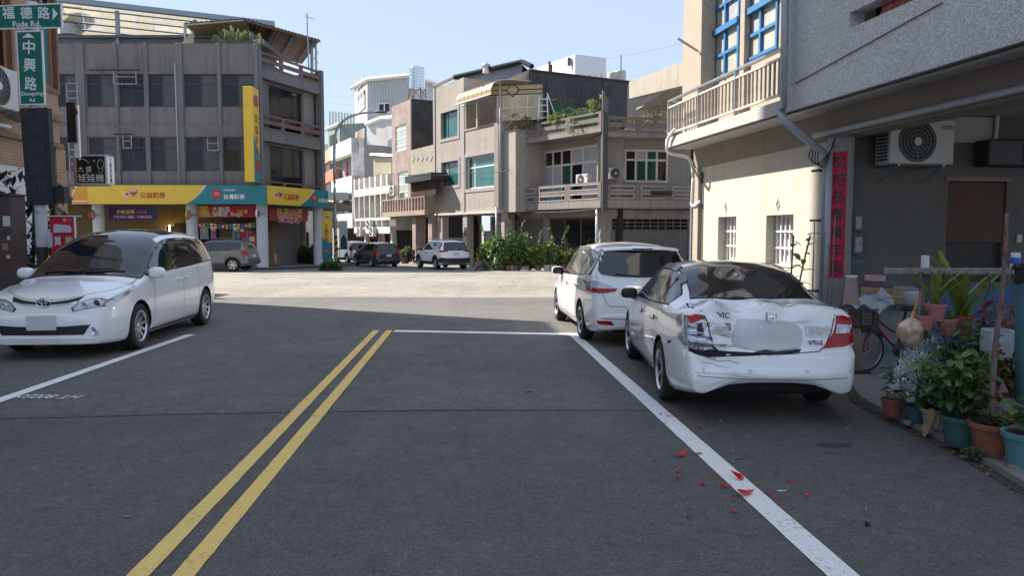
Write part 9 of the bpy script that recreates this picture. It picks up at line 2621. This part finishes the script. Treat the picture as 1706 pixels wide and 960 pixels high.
# bamboo sticks and the creeper by the pillar
for k,(px0,px1,py0,lab) in enumerate(((1357,1353,370,'leftmost thin dry stem by the downpipes'),(1374,1369,385,'dark thin stick by the downpipes'),(1391,1384,358,'longest bamboo stick leaning across the couplet'),(1381,1378,405,'short bamboo stick by the pillar'))):
 a,b = at(px1,500,10.1),at(px0,py0,10.25); tag(MB().tube([(a.x,a.y,.05),b],.012,6,True,.007).build('garden_stick',flat('grey cane',(.22,.17,.15),.8)),lab,'stick')
t = thing('creeper','leafy creeper rising behind the boot of the damaged saloon','plant',(at(1318,440,10.7).x,10.7,0)); pot(t,.16,.3,T_COTTA)
for px in (1308,1336):
 tip = at(px + 14,392,10.65) - t.location; MB().tube(curve_pts([(0,0,.2),(tip.x * .5,0,tip.z * .6),tip],6),.012,5).build('stem',M_STEM,t)
 for k in range(11):
  q = .45 + .55 * k / 10; put_leaf(t,leaf_mesh('creeper',.2,.10,L_GREEN,.35),(tip.x * q * .9,-.02,.2 + (tip.z - .2) * q),(RN.uniform(-1,1),RN.uniform(-.6,.1),RN.uniform(-.1,.6)),RN.uniform(.6,1.1))
# ------------------------------------------------------------------ broken lamp pieces on the road
GLS = flat('broken red lens',(.78,.012,.018),.15,coat=.3,var=.1)
_p = GLS.node_tree.nodes['Principled BSDF']; _p.inputs['Transmission Weight'].default_value = .2; _p.inputs['IOR'].default_value = 1.3
CLR = flat('broken clear lens',(.6,.62,.64),.1,coat=.5)
def shard(label,px,py,w,d,lift,rz,mat=None,group=None,seed=0):
 g = gnd(px,py); r_ = random.Random(seed + int(px)); n = 5; pts = []
 for k in range(n):
  a = 2 * math.pi * k / n; q = r_.choice((.35,.6,1.0,1.15)); pts.append((w / 2 * q * math.cos(a),d / 2 * q * math.sin(a)))
 m = MB(); top = [(x,y,.008 + lift * (abs(x) / (w / 2)) ** 1.5 + .25 * lift * (y > 0)) for x,y in pts]; c = (0,0,.006 + lift * .08)
 vs = [c] + top + [(x,y,z - .004) for x,y,z in [c] + top]
 m.add(vs,[(0,1 + k,1 + (k + 1) % n) for k in range(n)] + [(n + 1,n + 2 + (k + 1) % n,n + 2 + k) for k in range(n)] + [(1 + k,n + 2 + k,n + 2 + (k + 1) % n,1 + (k + 1) % n) for k in range(n)])
 o = m.build('lens_fragment',mat or GLS,None,loc=(g.x,g.y,.006),rot=(0,0,rz))
 tag(o,label,'lens fragment',group)
shard('largest curved red lens fragment lying on the white line',1243,826,.21,.16,.045,.3,seed=3)
shard('red lens fragment on the white line above the largest one',1234,802,.14,.09,.05,.1,seed=5)
shard('long red lens fragment left of the white line',1134,762,.19,.10,.04,.5,seed=7)
SG = 'small red shards scattered round the white line'
for k,(px,py,w) in enumerate(((1165,759,.05),(1092,770,.03),(1131,788,.04),(1130,798,.035),(1168,808,.05),(1208,813,.05),(1221,855,.05),(1145,863,.04),(1282,825,.035),(1317,805,.045),(1342,829,.04),(1297,836,.035),(1220,832,.03),(1187,694,.05),(1113,696,.04),(1100,693,.035),(1164,714,.04),(965,729,.03),(1212,692,.03),(1122,686,.025),(1240,846,.025),(1292,793,.025),(1160,792,.02),(1196,797,.02))):
 shard('small red lens shard on the asphalt near the white line',px,py,w * 1.7,w * .75,.010,k * 1.3,group=SG,seed=k)
for k,(px,py,w) in enumerate(((1301,822,.07),(1201,704,.05),(1186,706,.03),(1412,717,.03),(1220,754,.03),(1443,852,.025))):
 shard('small clear plastic splinter on the asphalt by the red shards',px,py,w,.012,.006,k * .9,CLR,'clear splinters among the shards',k)
for px,py,lab in ((1445,877,'small black plug lying right of the white line'),(1066,615,'small black fragment beside the front of the saloon')):
 g = gnd(px,py); tag(MB().lathe([(.012,0),(.016,.008),(.012,.02)],12,'z').build('black_plug',M_BLK,None,loc=(g.x,g.y,.004)),lab,'debris')
# overhead wires far off
for k,(p,q) in enumerate((((535,158),(700,146)),((535,168),(700,163)),((840,118),(1180,60)),((1010,128),(1165,92)))):
 cable('power_line',['upper thin wire left of the white metal house','lower thin wire left of the white metal house','long wire crossing the sky above the white block','lower wire crossing the sky right of the white block'][k],[at(*p,120),at(*q,110)],.022,.8,flat('pale wire',(.25,.28,.32),.6))
